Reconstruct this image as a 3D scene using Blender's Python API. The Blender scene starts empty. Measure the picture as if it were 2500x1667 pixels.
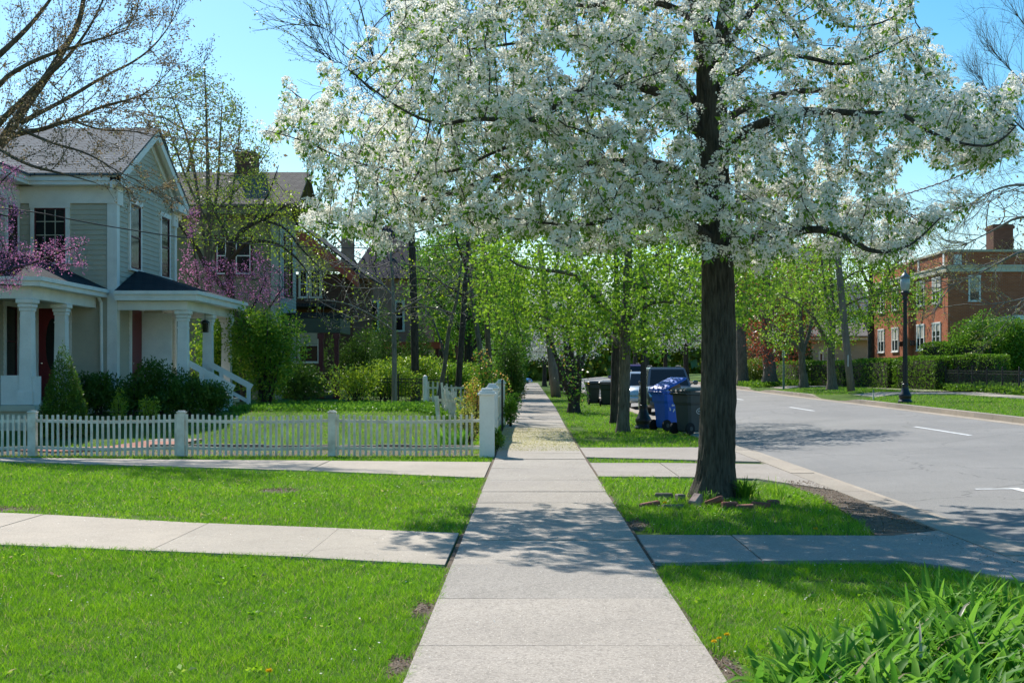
import bpy, math, random
import numpy as np
from mathutils import Vector, kdtree
R = math.radians
scn = bpy.context.scene
COL = scn.collection
F, CX, CY, EYE = 3000.0, 1218.0, 855.0, 1.55
def DX(x, Y): return (x-CX)*Y/F
def DZ(y, Y): return EYE+(CY-y)*Y/F
def W(x, y, Y): return Vector((DX(x, Y), Y, DZ(y, Y)))

def sm(t):
    t = max(0.0, min(1.0, t)); return t*t*(3-2*t)
KN, KF = 4.35, 12.6
def road_z(x, y):
    t = max(0, min(1, (x-KN)/(KF-KN)))
    return (1-t)*(-0.10)+t*(0.02+0.0067*min(max(y, 0), 110))+0.05*math.sin(math.pi*t)
def gz(x, y):
    if x < 4.4:
        return 0.5*sm((y-26.8)/9)*sm((-1.15-x)/2.2)
    if x < KF: return road_z(x, y)
    return road_z(KF, y)+0.15+0.14*sm((x-KF-.3)/2.5)+0.25*sm((x-19)/4)

# ---------------------------------------------------------------- linking
def tag(o, label=None, cat=None, group=None, kind=None):
    if label: o['label'] = label
    if cat: o['category'] = cat
    if group: o['group'] = group
    if kind: o['kind'] = kind
    return o
def empty(name, loc, label, cat, group=None, rz=0, kind=None):
    o = bpy.data.objects.new(name, None); COL.objects.link(o)
    o.location = loc; o.rotation_euler = (0, 0, rz); o.empty_display_size = .2
    return tag(o, label, cat, group, kind)
def link(name, me, parent=None, m=None):
    if m is not None:
        me.materials.clear(); me.materials.append(m)
    o = bpy.data.objects.new(name, me); COL.objects.link(o)
    if parent is not None:
        o.parent = parent
    return o
def kids(o): return [c for c in bpy.data.objects if c.parent == o]
def dup(root, loc, rz=0, label=None, scale=None):
    r = root.copy(); COL.objects.link(r); r.location = loc; r.rotation_euler = (0, 0, rz)
    if scale: r.scale = (scale,)*3
    if label: r['label'] = label
    for ch in kids(root):
        c = ch.copy(); COL.objects.link(c); c.parent = r
        for g in kids(ch):
            d = g.copy(); COL.objects.link(d); d.parent = c
    return r

# ---------------------------------------------------------------- mesh builder (world or local coordinates)
class MB:
    def __init__(s): s.v = []; s.f = []
    def add(s, vs, fs):
        b = len(s.v); s.v += [tuple(p) for p in vs]; s.f += [tuple(b+i for i in f) for f in fs]; return s
    def box(s, x0, x1, y0, y1, z0, z1, bev=0):
        if x0 > x1: x0, x1 = x1, x0
        if y0 > y1: y0, y1 = y1, y0
        if bev:
            b = min(bev, (x1-x0)/2.01, (y1-y0)/2.01, (z1-z0)/2.01)
            lv = [(z0, b), (z0+b, 0), (z1-b, 0), (z1, b)]
            vs = []
            for z, i in lv: vs += [(x0+i, y0+i, z), (x1-i, y0+i, z), (x1-i, y1-i, z), (x0+i, y1-i, z)]
            fs = [(3, 2, 1, 0), (12, 13, 14, 15)]
            for k in range(3):
                for j in range(4): a = k*4+j; c = k*4+(j+1) % 4; fs.append((a, c, c+4, a+4))
            return s.add(vs, fs)
        return s.add([(x0,y0,z0),(x1,y0,z0),(x1,y1,z0),(x0,y1,z0),(x0,y0,z1),(x1,y0,z1),(x1,y1,z1),(x0,y1,z1)],
              [(3,2,1,0),(4,5,6,7),(0,1,5,4),(1,2,6,5),(2,3,7,6),(3,0,4,7)])
    def obox(s, c, ax, ay, az):
        c, ax, ay, az = map(Vector, (c, ax, ay, az)); vs = []
        for k in (-1, 1):
            for i, j in ((-1,-1),(1,-1),(1,1),(-1,1)): vs.append(c+ax*i+ay*j+az*k)
        return s.add(vs, [(3,2,1,0),(4,5,6,7),(0,1,5,4),(1,2,6,5),(2,3,7,6),(3,0,4,7)])
    def bar(s, a, b, w, h=None, up=(0, 0, 1)):
        a, b = Vector(a), Vector(b); d = b-a; L = d.length; d.normalize()
        sx = d.cross(Vector(up));
        if sx.length < 1e-4: sx = d.cross(Vector((1, 0, 0)))
        sx.normalize(); uz = sx.cross(d)
        return s.obox((a+b)/2, d*L/2, sx*w/2, uz*(h or w)/2)
    def prism(s, poly, z0, z1):
        n = len(poly); zf = z0 if callable(z0) else (lambda x, y: z0); zt = z1 if callable(z1) else (lambda x, y: z1)
        vs = [(x, y, zf(x, y)) for x, y in poly]+[(x, y, zt(x, y)) for x, y in poly]
        return s.add(vs, [tuple(range(n-1, -1, -1)), tuple(range(n, 2*n))]+[(i, (i+1) % n, n+(i+1) % n, n+i) for i in range(n)])
    def tube(s, pts, rad, n=8, cap=True):
        pts = [Vector(p) for p in pts]; k = len(pts)
        if not hasattr(rad, '__len__'): rad = [rad]*k
        vs = []; ref = Vector((0.13, 0.97, 0.2)).normalized()
        for i, p in enumerate(pts):
            t = (pts[min(i+1, k-1)]-pts[max(i-1, 0)]).normalized()
            a = t.cross(ref)
            if a.length < .1: a = t.cross(Vector((1, 0, 0)))
            a.normalize(); b = t.cross(a)
            for j in range(n):
                th = 2*math.pi*j/n; vs.append(p+(a*math.cos(th)+b*math.sin(th))*rad[i])
        fs = [(i*n+j, i*n+(j+1) % n, (i+1)*n+(j+1) % n, (i+1)*n+j) for i in range(k-1) for j in range(n)]
        if cap: fs += [tuple(range(n-1, -1, -1)), tuple((k-1)*n+j for j in range(n))]
        return s.add(vs, fs)
    def lathe(s, c, prof, n=20):
        vs = []; c = Vector(c); k = len(prof)
        for r, z in prof:
            for j in range(n):
                th = 2*math.pi*j/n; vs.append(c+Vector((r*math.cos(th), r*math.sin(th), z)))
        fs = [(i*n+j, i*n+(j+1) % n, (i+1)*n+(j+1) % n, (i+1)*n+j) for i in range(k-1) for j in range(n)]
        fs += [tuple(range(n-1, -1, -1)), tuple((k-1)*n+j for j in range(n))]
        return s.add(vs, fs)
    def build(s, name, m, parent=None, smooth=False, off=None):
        me = bpy.data.meshes.new(name); top = parent
        while top is not None and top.parent is not None: top = top.parent
        o = Vector(off) if off is not None else (top.location.copy() if top is not None else Vector())
        me.from_pydata([(p[0]-o[0], p[1]-o[1], p[2]-o[2]) for p in s.v], [], s.f); me.update()
        if smooth: me.shade_smooth()
        ob = link(name, me, parent, m)
        if parent is None: ob.location = o
        return ob
class LB(MB):
    """same, but the coordinates are already local to the parent"""
    def build(s, name, m, parent=None, smooth=False):
        me = bpy.data.meshes.new(name); me.from_pydata(s.v, [], s.f); me.update()
        if smooth: me.shade_smooth()
        return link(name, me, parent, m)

def npmesh(name, V, quads=None, tris=None, attr=None, smooth=False):
    me = bpy.data.meshes.new(name)
    V = np.ascontiguousarray(V, dtype=np.float32).reshape(-1, 3)
    nq = 0 if quads is None else len(quads); nt = 0 if tris is None else len(tris)
    me.vertices.add(len(V)); me.vertices.foreach_set('co', V.ravel())
    idx = []; st = []
    if nq: idx.append(np.asarray(quads, dtype=np.int32).ravel()); st.append(np.arange(nq)*4)
    if nt: idx.append(np.asarray(tris, dtype=np.int32).ravel()); st.append(nq*4+np.arange(nt)*3)
    idx = np.concatenate(idx); st = np.concatenate(st).astype(np.int32)
    me.loops.add(len(idx)); me.loops.foreach_set('vertex_index', idx)
    me.polygons.add(nq+nt); me.polygons.foreach_set('loop_start', st)
    if smooth: me.polygons.foreach_set('use_smooth', np.ones(nq+nt, dtype=bool))
    me.update(calc_edges=True)
    if attr is not None:
        a = me.attributes.new('v', 'FLOAT', 'POINT'); a.data.foreach_set('value', np.asarray(attr, dtype=np.float32))
    return me
def unit(a): return a/np.maximum(np.linalg.norm(a, axis=-1, keepdims=True), 1e-9)
def leafmesh(name, C, D, L, Wd, rng, fold=.25, var=None):
    """one folded diamond per leaf: C bases, D directions, L lengths, Wd widths"""
    n = len(C); D = unit(D); S = unit(np.cross(D, unit(rng.normal(size=(n, 3)))+1e-4)); N = np.cross(S, D)
    L = np.broadcast_to(np.asarray(L, float), (n,))[:, None]; Wd = np.broadcast_to(np.asarray(Wd, float), (n,))[:, None]
    V = np.empty((n, 4, 3)); V[:, 0] = C
    V[:, 1] = C+D*L*.45+S*Wd*.5+N*L*fold*.4; V[:, 2] = C+D*L-N*L*fold*.3; V[:, 3] = C+D*L*.45-S*Wd*.5+N*L*fold*.4
    if var is None: var = rng.random(n)
    return V.reshape(-1, 3), np.arange(n*4).reshape(n, 4), np.repeat(var, 4)
def tubes(polys, sides=None):
    """vectorised tubes: list of (pts kx3, radii k, sides)"""
    bucket = {}
    for p, r, s in polys: bucket.setdefault((len(p), s), []).append((p, r))
    VV = []; QQ = []; b = 0
    for (k, s), L in bucket.items():
        P = np.array([[tuple(q) for q in p] for p, r in L], float); Rr = np.array([r for p, r in L], float); n = len(L)
        T = np.empty_like(P); T[:, 1:-1] = P[:, 2:]-P[:, :-2]; T[:, 0] = P[:, 1]-P[:, 0]; T[:, -1] = P[:, -1]-P[:, -2]
        T = unit(T); ref = unit(np.array([.31, .62, .12])); A = unit(np.cross(T, np.broadcast_to(ref, T.shape))+1e-6); B = np.cross(T, A)
        th = 2*np.pi*np.arange(s)/s
        V = P[:, :, None, :]+Rr[:, :, None, None]*(A[:, :, None, :]*np.cos(th)[None, None, :, None]+B[:, :, None, :]*np.sin(th)[None, None, :, None])
        i = np.arange(n)[:, None, None]*(k*s); j = np.arange(k-1)[None, :, None]*s; c = np.arange(s)[None, None, :]; c2 = (c+1) % s
        Q = np.stack([b+i+j+c, b+i+j+c2, b+i+j+s+c2, b+i+j+s+c], -1).reshape(-1, 4)
        VV.append(V.reshape(-1, 3)); QQ.append(Q); b += n*k*s
    return np.concatenate(VV), np.concatenate(QQ)
def inpoly(x, y, poly):
    x = np.asarray(x); y = np.asarray(y); c = np.zeros(x.shape, bool); n = len(poly)
    for i in range(n):
        x1, y1 = poly[i]; x2, y2 = poly[(i+1) % n]
        if y1 == y2: continue
        m = ((y1 > y) != (y2 > y)) & (x < (x2-x1)*(y-y1)/(y2-y1)+x1)
        c ^= m
    return c

# ---------------------------------------------------------------- materials
def newmat(name):
    m = bpy.data.materials.new(name); m.use_nodes = True; nt = m.node_tree; nt.nodes.clear()
    o = nt.nodes.new('ShaderNodeOutputMaterial'); return m, nt, o
def N(nt, t, **kw):
    n = nt.nodes.new(t)
    for k, v in kw.items():
        if k.startswith('i_'):
            n.inputs[k[2:].replace('_', ' ')].default_value = v
        else: setattr(n, k, v)
    return n
def c4(c): return (c[0], c[1], c[2], 1)
def pos(nt, scale=(1, 1, 1)):
    g = N(nt, 'ShaderNodeNewGeometry'); mp = N(nt, 'ShaderNodeMapping'); mp.inputs['Scale'].default_value = scale
    nt.links.new(g.outputs['Position'], mp.inputs['Vector']); return mp.outputs[0]
def ramp(nt, fac, stops):
    r = N(nt, 'ShaderNodeValToRGB'); nt.links.new(fac, r.inputs[0]); e = r.color_ramp.elements
    while len(e) < len(stops): e.new(.5)
    for el, (p, c) in zip(e, stops): el.position = p; el.color = c4(c) if hasattr(c, '__len__') else (c, c, c, 1)
    return r.outputs[0]
def mix(nt, a, b, fac, mode='MIX'):
    m = N(nt, 'ShaderNodeMix', data_type='RGBA', blend_type=mode)
    for sock, v in ((m.inputs[0], fac), (m.inputs[6], a), (m.inputs[7], b)):
        if isinstance(v, bpy.types.NodeSocket): nt.links.new(v, sock)
        else: sock.default_value = v if not hasattr(v, '__len__') else c4(v)
    return m.outputs[2]
def noise(nt, vec, sc, det=4, rough=.6):
    n = N(nt, 'ShaderNodeTexNoise'); n.inputs['Scale'].default_value = sc; n.inputs['Detail'].default_value = det; n.inputs['Roughness'].default_value = rough
    if vec is not None: nt.links.new(vec, n.inputs['Vector'])
    return n.outputs[0]
def bump(nt, h, st=.3, dist=.01):
    b = N(nt, 'ShaderNodeBump'); b.inputs['Strength'].default_value = st; b.inputs['Distance'].default_value = dist
    nt.links.new(h, b.inputs['Height']); return b.outputs[0]
def pbr(nt, out, col, rough=.7, nrm=None, metal=0, spec=.5, coat=0):
    p = N(nt, 'ShaderNodeBsdfPrincipled')
    if isinstance(col, bpy.types.NodeSocket): nt.links.new(col, p.inputs['Base Color'])
    else: p.inputs['Base Color'].default_value = c4(col)
    if isinstance(rough, bpy.types.NodeSocket): nt.links.new(rough, p.inputs['Roughness'])
    else: p.inputs['Roughness'].default_value = rough
    p.inputs['Metallic'].default_value = metal; p.inputs['Specular IOR Level'].default_value = spec; p.inputs['Coat Weight'].default_value = coat
    if nrm is not None: nt.links.new(nrm, p.inputs['Normal'])
    nt.links.new(p.outputs[0], out.inputs[0]); return p
def solid(name, c, rough=.6, var=.18, sc=3., metal=0, spec=.4, bmp=.0, coat=0, c2=None):
    m, nt, o = newmat(name); v = pos(nt)
    n1 = noise(nt, v, sc, 5); n2 = noise(nt, v, sc*14, 3)
    d = c2 or tuple(x*(1-var*1.6) for x in c); u = tuple(min(1, x*(1+var*.5)) for x in c)
    col = mix(nt, d, u, ramp(nt, n1, [(.3, 0), (.65, 1)])); col = mix(nt, col, tuple(x*.8 for x in c), ramp(nt, n2, [(.5, 0), (.8, .5)]))
    pbr(nt, o, col, rough, bump(nt, n2, bmp, .01) if bmp else None, metal, spec, coat); return m
def leafmat(name, c1, c2, tr=.45, gl=.05, tcol=None, rough=.4):
    m, nt, o = newmat(name); a = N(nt, 'ShaderNodeAttribute', attribute_name='v')
    col = mix(nt, c1, c2, a.outputs['Fac'])
    d = N(nt, 'ShaderNodeBsdfDiffuse'); t = N(nt, 'ShaderNodeBsdfTranslucent'); nt.links.new(col, d.inputs[0])
    if tcol:
        tc = mix(nt, col, tcol, 1, 'MULTIPLY'); nt.links.new(tc, t.inputs[0])
    else: nt.links.new(col, t.inputs[0])
    x = N(nt, 'ShaderNodeMixShader'); x.inputs[0].default_value = tr; nt.links.new(d.outputs[0], x.inputs[1]); nt.links.new(t.outputs[0], x.inputs[2])
    g = N(nt, 'ShaderNodeBsdfGlossy'); g.inputs['Roughness'].default_value = rough; g.inputs[0].default_value = (1, 1, 1, 1)
    y = N(nt, 'ShaderNodeMixShader'); y.inputs[0].default_value = gl; nt.links.new(x.outputs[0], y.inputs[1]); nt.links.new(g.outputs[0], y.inputs[2])
    nt.links.new(y.outputs[0], o.inputs[0]); return m
def barkmat(name, c1, c2, sx=14, sz=2.2, st=.9):
    m, nt, o = newmat(name); v = pos(nt, (sx, sx, sz)); n = noise(nt, v, 1.6, 6, .65); n2 = noise(nt, pos(nt), 2.2, 3)
    col = mix(nt, c1, c2, ramp(nt, n, [(.36, 0), (.62, 1)])); col = mix(nt, col, tuple(a*1.1+.01 for a in c2), ramp(nt, n2, [(.5, 0), (.75, .5)]))
    pbr(nt, o, col, .9, bump(nt, n, st, .02), spec=.2); return m

def concrete(name, c, stain=(.30, .27, .22), spk=1.0, yellow=False):
    m, nt, o = newmat(name); v = pos(nt)
    big = noise(nt, v, .55, 6); mid = noise(nt, v, 5, 5); fine = noise(nt, v, 48, 4, .7); fine2 = noise(nt, v, 85, 2, .5)
    col = mix(nt, tuple(x*.86 for x in c), tuple(min(1, x*1.08) for x in c), ramp(nt, big, [(.32, 0), (.68, 1)]))
    col = mix(nt, col, stain, ramp(nt, mid, [(.50, 0), (.75, .4)])); col = mix(nt, col, tuple(x*.72 for x in c), ramp(nt, noise(nt, pos(nt, (1, .6, 1)), 1.7, 7, .7), [(.52, 0), (.7, .55)]))
    col = mix(nt, col, tuple(x*.5 for x in c), ramp(nt, fine, [(.47, 0), (.66, .85*spk)]))
    col = mix(nt, col, tuple(min(1, x*1.7) for x in c), ramp(nt, fine2, [(.60, 0), (.70, .9*spk)]))
    if yellow:
        g = N(nt, 'ShaderNodeSeparateXYZ'); nt.links.new(v, g.inputs[0])
        yr = ramp(nt, N(nt, 'ShaderNodeMapRange').outputs[0], [(0, 0), (1, 1)])
        mr = [n for n in nt.nodes if n.type == 'MAP_RANGE'][-1]; mr.inputs['From Min'].default_value = 23; mr.inputs['From Max'].default_value = 41
        nt.links.new(g.outputs[1], mr.inputs['Value'])
        band = ramp(nt, mr.outputs[0], [(.12, 0), (.3, .75), (.5, .75), (.85, 0)])
        f = mix(nt, band, ramp(nt, noise(nt, v, 3.2, 6, .7), [(.3, .25), (.62, .8)]), 1, 'MULTIPLY')
        col = mix(nt, col, (.47, .42, .19), f)
    gg = N(nt, 'ShaderNodeNewGeometry'); isl = ramp(nt, gg.outputs['Random Per Island'], [(0, (.86, .86, .87)), (.5, (1, .99, .97)), (1, (1.06, 1.03, 1.0))]); col = mix(nt, col, isl, 1, 'MULTIPLY')
    crk = N(nt, 'ShaderNodeTexVoronoi', feature='DISTANCE_TO_EDGE'); crk.inputs['Scale'].default_value = .33; wv = noise(nt, v, 1.7, 5)
    vm = N(nt, 'ShaderNodeVectorMath', operation='ADD'); cb = N(nt, 'ShaderNodeCombineXYZ'); nt.links.new(wv, cb.inputs[0]); nt.links.new(wv, cb.inputs[1]); nt.links.new(v, vm.inputs[0]); nt.links.new(cb.outputs[0], vm.inputs[1]); nt.links.new(vm.outputs[0], crk.inputs['Vector'])
    col = mix(nt, col, tuple(x*.45 for x in c), ramp(nt, crk.outputs['Distance'], [(0, .35), (.004, 0)]))
    pbr(nt, o, col, .88, bump(nt, fine, .45, .005), spec=.25); return m
M = {}
M['walk'] = concrete('sidewalk_concrete', (.375, .335, .285), yellow=True)
M['drive'] = concrete('driveway_concrete', (.40, .35, .285), spk=.55)
M['apron'] = concrete('apron_concrete', (.34, .30, .26), spk=.8)
M['kerb'] = concrete('kerb_concrete', (.37, .32, .26), spk=.6)
def asphalt():
    m, nt, o = newmat('asphalt'); v = pos(nt); fine = noise(nt, v, 70, 2, .5); big = noise(nt, v, .35, 5); st = noise(nt, pos(nt, (1.6, .12, 1)), 1.2, 4)
    col = mix(nt, (.205, .195, .18), (.275, .26, .238), ramp(nt, big, [(.3, 0), (.7, 1)]))
    col = mix(nt, col, (.15, .147, .145), ramp(nt, st, [(.5, 0), (.8, .4)]))
    col = mix(nt, col, (.09, .09, .09), ramp(nt, fine, [(.5, 0), (.7, .8)])); col = mix(nt, col, (.42, .41, .39), ramp(nt, noise(nt, v, 150, 2), [(.62, 0), (.74, .7)]))
    vo = N(nt, 'ShaderNodeTexVoronoi', feature='DISTANCE_TO_EDGE'); vo.inputs['Scale'].default_value = .28
    wv = noise(nt, v, 1.2, 4); vm = N(nt, 'ShaderNodeVectorMath', operation='ADD'); nt.links.new(v, vm.inputs[0])
    cb = N(nt, 'ShaderNodeCombineXYZ'); nt.links.new(wv, cb.inputs[0]); nt.links.new(wv, cb.inputs[1]); nt.links.new(cb.outputs[0], vm.inputs[1]); nt.links.new(vm.outputs[0], vo.inputs['Vector'])
    col = mix(nt, col, (.06, .058, .055), ramp(nt, vo.outputs['Distance'], [(0, .55), (.007, 0)]))
    pbr(nt, o, col, .85, bump(nt, fine, .5, .006), spec=.3); return m
M['asphalt'] = asphalt()
def ground():
    m, nt, o = newmat('turf_soil'); v = pos(nt); a = noise(nt, v, 1.3, 6); b = noise(nt, v, 28, 4)
    col = mix(nt, (.055, .10, .018), (.085, .15, .022), ramp(nt, a, [(.3, 0), (.7, 1)])); col = mix(nt, col, (.10, .085, .045), ramp(nt, b, [(.52, 0), (.7, .7)]))
    pbr(nt, o, col, .95, bump(nt, b, .6, .03), spec=.1); return m
M['ground'] = ground()
M['soil'] = solid('bare_soil', (.13, .095, .065), .95, .4, 6, bmp=.8)
M['paint'] = solid('road_paint', (.72, .72, .70), .7, .25, 9)
M['bark'] = barkmat('pear_bark', (.030, .027, .020), (.092, .083, .064), 22, 3.0, .8)
M['bark_grey'] = barkmat('grey_bark', (.07, .06, .045), (.17, .15, .115), 16, 2.4, .7)
M['bark_dark'] = barkmat('dark_bark', (.025, .02, .016), (.075, .062, .05), 12, 2.)
M['bark_tan'] = barkmat('tan_twig_bark', (.07, .052, .035), (.16, .125, .085), 12, 2.)
M['bark_pale'] = barkmat('pale_bark', (.13, .115, .10), (.26, .235, .20), 9, 1.4, .5)
M['pole_wood'] = barkmat('weathered_pole', (.11, .095, .08), (.22, .195, .165), 20, .6, .5)
def grassmat(name, stops, tr, gl):
    m = leafmat(name, (0, 0, 0), (1, 1, 1), tr, gl, rough=.5); nt = m.node_tree; at = [n for n in nt.nodes if n.type == 'ATTRIBUTE'][0]; mx = [n for n in nt.nodes if n.type == 'MIX'][0]
    c = ramp(nt, at.outputs['Fac'], stops)
    big = noise(nt, pos(nt), .8, 4); c = mix(nt, c, (1.25, 1.08, .9), ramp(nt, big, [(.45, 0), (.7, .8)]), 'MULTIPLY')
    for l in list(mx.outputs[2].links): nt.links.new(c, l.to_socket)
    return m
GS = [(0, (.05, .15, .005)), (.35, (.15, .35, .008)), (.7, (.29, .52, .020)), (.88, (.42, .60, .05)), (.93, (.40, .36, .15)), (1, (.52, .45, .24))]
M['grass'] = grassmat('grass_blades', GS, .5, .02)
M['grass_far'] = grassmat('grass_far', [(q, tuple(x*.9+.01 for x in c)) for q, c in GS], .45, .015)
M['petal'] = leafmat('pear_petals', (.90, .88, .79), (.97, .95, .88), .47, .0)
M['pearleaf'] = leafmat('pear_leaves', (.09, .22, .015), (.24, .42, .03), .5, .022)
M['maple'] = leafmat('maple_leaves', (.045, .16, .012), (.38, .58, .04), .5, .022)
M['limegreen'] = leafmat('lime_leaves', (.20, .34, .02), (.42, .52, .022), .5, .05)
M['green'] = leafmat('mid_green_leaves', (.07, .20, .015), (.20, .38, .03), .42, .022)
M['olive'] = leafmat('olive_leaves', (.12, .18, .03), (.25, .33, .022), .42, .05)
M['darkgreen'] = leafmat('dark_evergreen', (.03, .09, .015), (.12, .22, .025), .25, .022)
M['hedge'] = leafmat('hedge_leaves', (.06, .16, .012), (.22, .38, .03), .42, .022)
M['russet'] = leafmat('russet_buds', (.17, .115, .06), (.30, .23, .12), .4, .04)
M['redleaf'] = leafmat('red_leaves', (.20, .03, .02), (.42, .10, .022), .5, .05)
M['redbud'] = leafmat('redbud_blossom', (.48, .14, .34), (.76, .32, .57), .45, .02)
M['yellowbud'] = leafmat('yellow_buds', (.40, .38, .06), (.55, .55, .14), .45, .03)
M['greywhite'] = leafmat('far_blossom', (.55, .57, .54), (.80, .82, .80), .45, .02)
M['daylily'] = leafmat('strap_leaves', (.07, .23, .02), (.24, .46, .05), .5, .012, rough=.5)
M['straw'] = leafmat('dry_straw', (.42, .36, .22), (.62, .56, .40), .3, .05)
M['litter'] = leafmat('leaf_litter', (.12, .075, .045), (.28, .19, .11), .15, .02)
M['dand'] = leafmat('dandelion_yellow', (.85, .50, .01), (.95, .70, .03), .3, .02)
M['pollen'] = leafmat('fallen_yellow_flowers', (.45, .42, .12), (.6, .56, .26), .3, .02)
M['orangeleaf'] = leafmat('orange_new_leaves', (.45, .20, .05), (.55, .42, .08), .5, .05)
M['white'] = solid('white_paint', (.82, .80, .76), .55, .08, 2)
M['fencew'] = solid('old_white_paint', (.74, .70, .61), .7, .14, 5, c2=(.52, .47, .38))
M['siding'] = solid('grey_green_siding', (.50, .465, .37), .65, .07, 1.5)
M['siding2'] = solid('pale_green_siding', (.34, .38, .32), .65, .08, 1.5)
M['olivewall'] = solid('olive_wall', (.22, .21, .125), .75, .1, 1.2)
M['cream'] = solid('cream_paint', (.62, .58, .46), .7, .08, 1.5)
M['creamwall'] = solid('pale_stucco', (.50, .47, .36), .8, .08, 1.2)
M['darkgreenp'] = solid('dark_green_paint', (.035, .06, .045), .5, .1)
M['burg'] = solid('burgundy_paint', (.09, .012, .018), .45, .15)
M['reddoor'] = solid('red_door_paint', (.16, .008, .012), .4, .1)
M['redtrim'] = solid('red_trim', (.42, .085, .045), .6, .12)
M['black'] = solid('black_paint', (.012, .013, .016), .42, .1, spec=.5)
M['iron'] = solid('black_iron', (.015, .015, .015), .5, .1)
M['glass'] = solid('window_glass', (.010, .012, .014), .12, .1, spec=.3)
M['curtain'] = solid('pale_blind', (.45, .43, .36), .8, .1)
M['grey'] = solid('grey_plastic', (.055, .062, .060), .5, .1)
M['bingreen'] = solid('dark_green_bin_plastic', (.018, .032, .028), .45, .1)
M['blue'] = solid('blue_plastic', (.015, .12, .60), .42, .06)
M['rubber'] = solid('rubber', (.012, .012, .012), .8, .1)
M['card'] = solid('cardboard', (.34, .22, .13), .8, .1)
M['stone'] = solid('edging_stone', (.20, .165, .135), .9, .3, 7, bmp=.5)
M['oldbrick'] = solid('loose_brick', (.26, .085, .055), .9, .35, 14, bmp=.7, c2=(.13, .085, .07))
M['wire'] = solid('cable', (.02, .02, .022), .5, .1)
M['galv'] = solid('galvanised_steel', (.13, .20, .16), .5, .1, metal=.2)
M['slate'] = solid('slate_blue_roof', (.010, .014, .036), .8, .15)
M['pewter'] = solid('chrome_trim', (.5, .5, .52), .2, .1, metal=.9)
M['orange'] = solid('amber_lens', (.9, .35, .02), .2, .05)
def shingle(name, c1, c2, cm, sc=1, zs=1.9):
    m, nt, o = newmat(name); g = N(nt, 'ShaderNodeNewGeometry'); s = N(nt, 'ShaderNodeSeparateXYZ'); nt.links.new(g.outputs['Position'], s.inputs[0])
    ad = N(nt, 'ShaderNodeMath', operation='ADD'); nt.links.new(s.outputs[0], ad.inputs[0]); nt.links.new(s.outputs[1], ad.inputs[1])
    mu = N(nt, 'ShaderNodeMath', operation='MULTIPLY'); nt.links.new(s.outputs[2], mu.inputs[0]); mu.inputs[1].default_value = zs
    cb = N(nt, 'ShaderNodeCombineXYZ'); nt.links.new(ad.outputs[0], cb.inputs[0]); nt.links.new(mu.outputs[0], cb.inputs[1])
    b = N(nt, 'ShaderNodeTexBrick'); nt.links.new(cb.outputs[0], b.inputs['Vector'])
    b.inputs['Scale'].default_value = sc; b.inputs['Color1'].default_value = c4(c1); b.inputs['Color2'].default_value = c4(c2); b.inputs['Mortar'].default_value = c4(cm)
    b.inputs['Brick Width'].default_value = .3; b.inputs['Row Height'].default_value = .13; b.inputs['Mortar Size'].default_value = .014; b.inputs['Mortar Smooth'].default_value = .3
    col = mix(nt, b.outputs[0], tuple(x*.7 for x in c1), ramp(nt, noise(nt, pos(nt), 1.1, 5), [(.4, 0), (.75, .5)]))
    pbr(nt, o, col, .85, bump(nt, b.outputs['Fac'], -.5, .01), spec=.08); return m, b
M['roof1'], _b = shingle('grey_shingles', (.205, .225, .24), (.145, .16, .172), (.024, .026, .028)); _b.inputs['Mortar Size'].default_value = .022
M['roof2'], _b = shingle('dark_shingles', (.045, .05, .055), (.03, .035, .04), (.012, .012, .014))
M['roof3'], _b = shingle('taupe_shingles', (.22, .19, .165), (.165, .14, .125), (.05, .045, .04))
M['brick'], _b = shingle('red_brick', (.47, .14, .06), (.36, .095, .042), (.34, .24, .18), zs=1); _b.inputs['Row Height'].default_value = .085; _b.inputs['Brick Width'].default_value = .24; _b.inputs['Mortar Size'].default_value = .009
M['brownbrick'], _b = shingle('brown_brick', (.15, .085, .06), (.115, .062, .045), (.07, .055, .05), zs=1); _b.inputs['Row Height'].default_value = .085; _b.inputs['Brick Width'].default_value = .24; _b.inputs['Mortar Size'].default_value = .009
M['pinkbrick'], _b = shingle('pink_brick', (.42, .20, .15), (.34, .15, .11), (.3, .24, .2), zs=1); _b.inputs['Row Height'].default_value = .085; _b.inputs['Brick Width'].default_value = .24
# ================================================================ camera, light, sky
cam = bpy.data.cameras.new('camera'); co = bpy.data.objects.new('camera', cam); COL.objects.link(co); scn.camera = co
co.location = (0, 0, EYE); co.rotation_euler = (R(90), 0, 0)
cam.sensor_width = 36; cam.lens = 36*F/2352; cam.shift_x = (1176-CX)/2352; cam.shift_y = (CY-784)/2352
cam.clip_start = .1; cam.clip_end = 3000
SUN_AZ, SUN_EL = R(27), R(46)          # azimuth left of straight ahead
w = bpy.data.worlds.new('World'); scn.world = w; w.use_nodes = True; wn = w.node_tree
sky = wn.nodes.new('ShaderNodeTexSky'); sky.sky_type = 'NISHITA'; sky.sun_disc = False
sky.sun_elevation = SUN_EL; sky.sun_rotation = -SUN_AZ; sky.air_density = 1.0; sky.dust_density = .6; sky.ozone_density = 1.6
bg = wn.nodes['Background']; hs = wn.nodes.new('ShaderNodeHueSaturation'); hs.inputs['Saturation'].default_value = 1.5; hs.inputs['Hue'].default_value = .487; wn.links.new(sky.outputs[0], hs.inputs['Color']); wn.links.new(hs.outputs[0], bg.inputs[0]); bg.inputs[1].default_value = .12
sd = Vector((-math.sin(SUN_AZ)*math.cos(SUN_EL), math.cos(SUN_AZ)*math.cos(SUN_EL), math.sin(SUN_EL)))
sun = bpy.data.lights.new('sun', 'SUN'); sun.energy = 4.9; sun.angle = R(.53); sun.color = (1, .955, .89)
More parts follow.
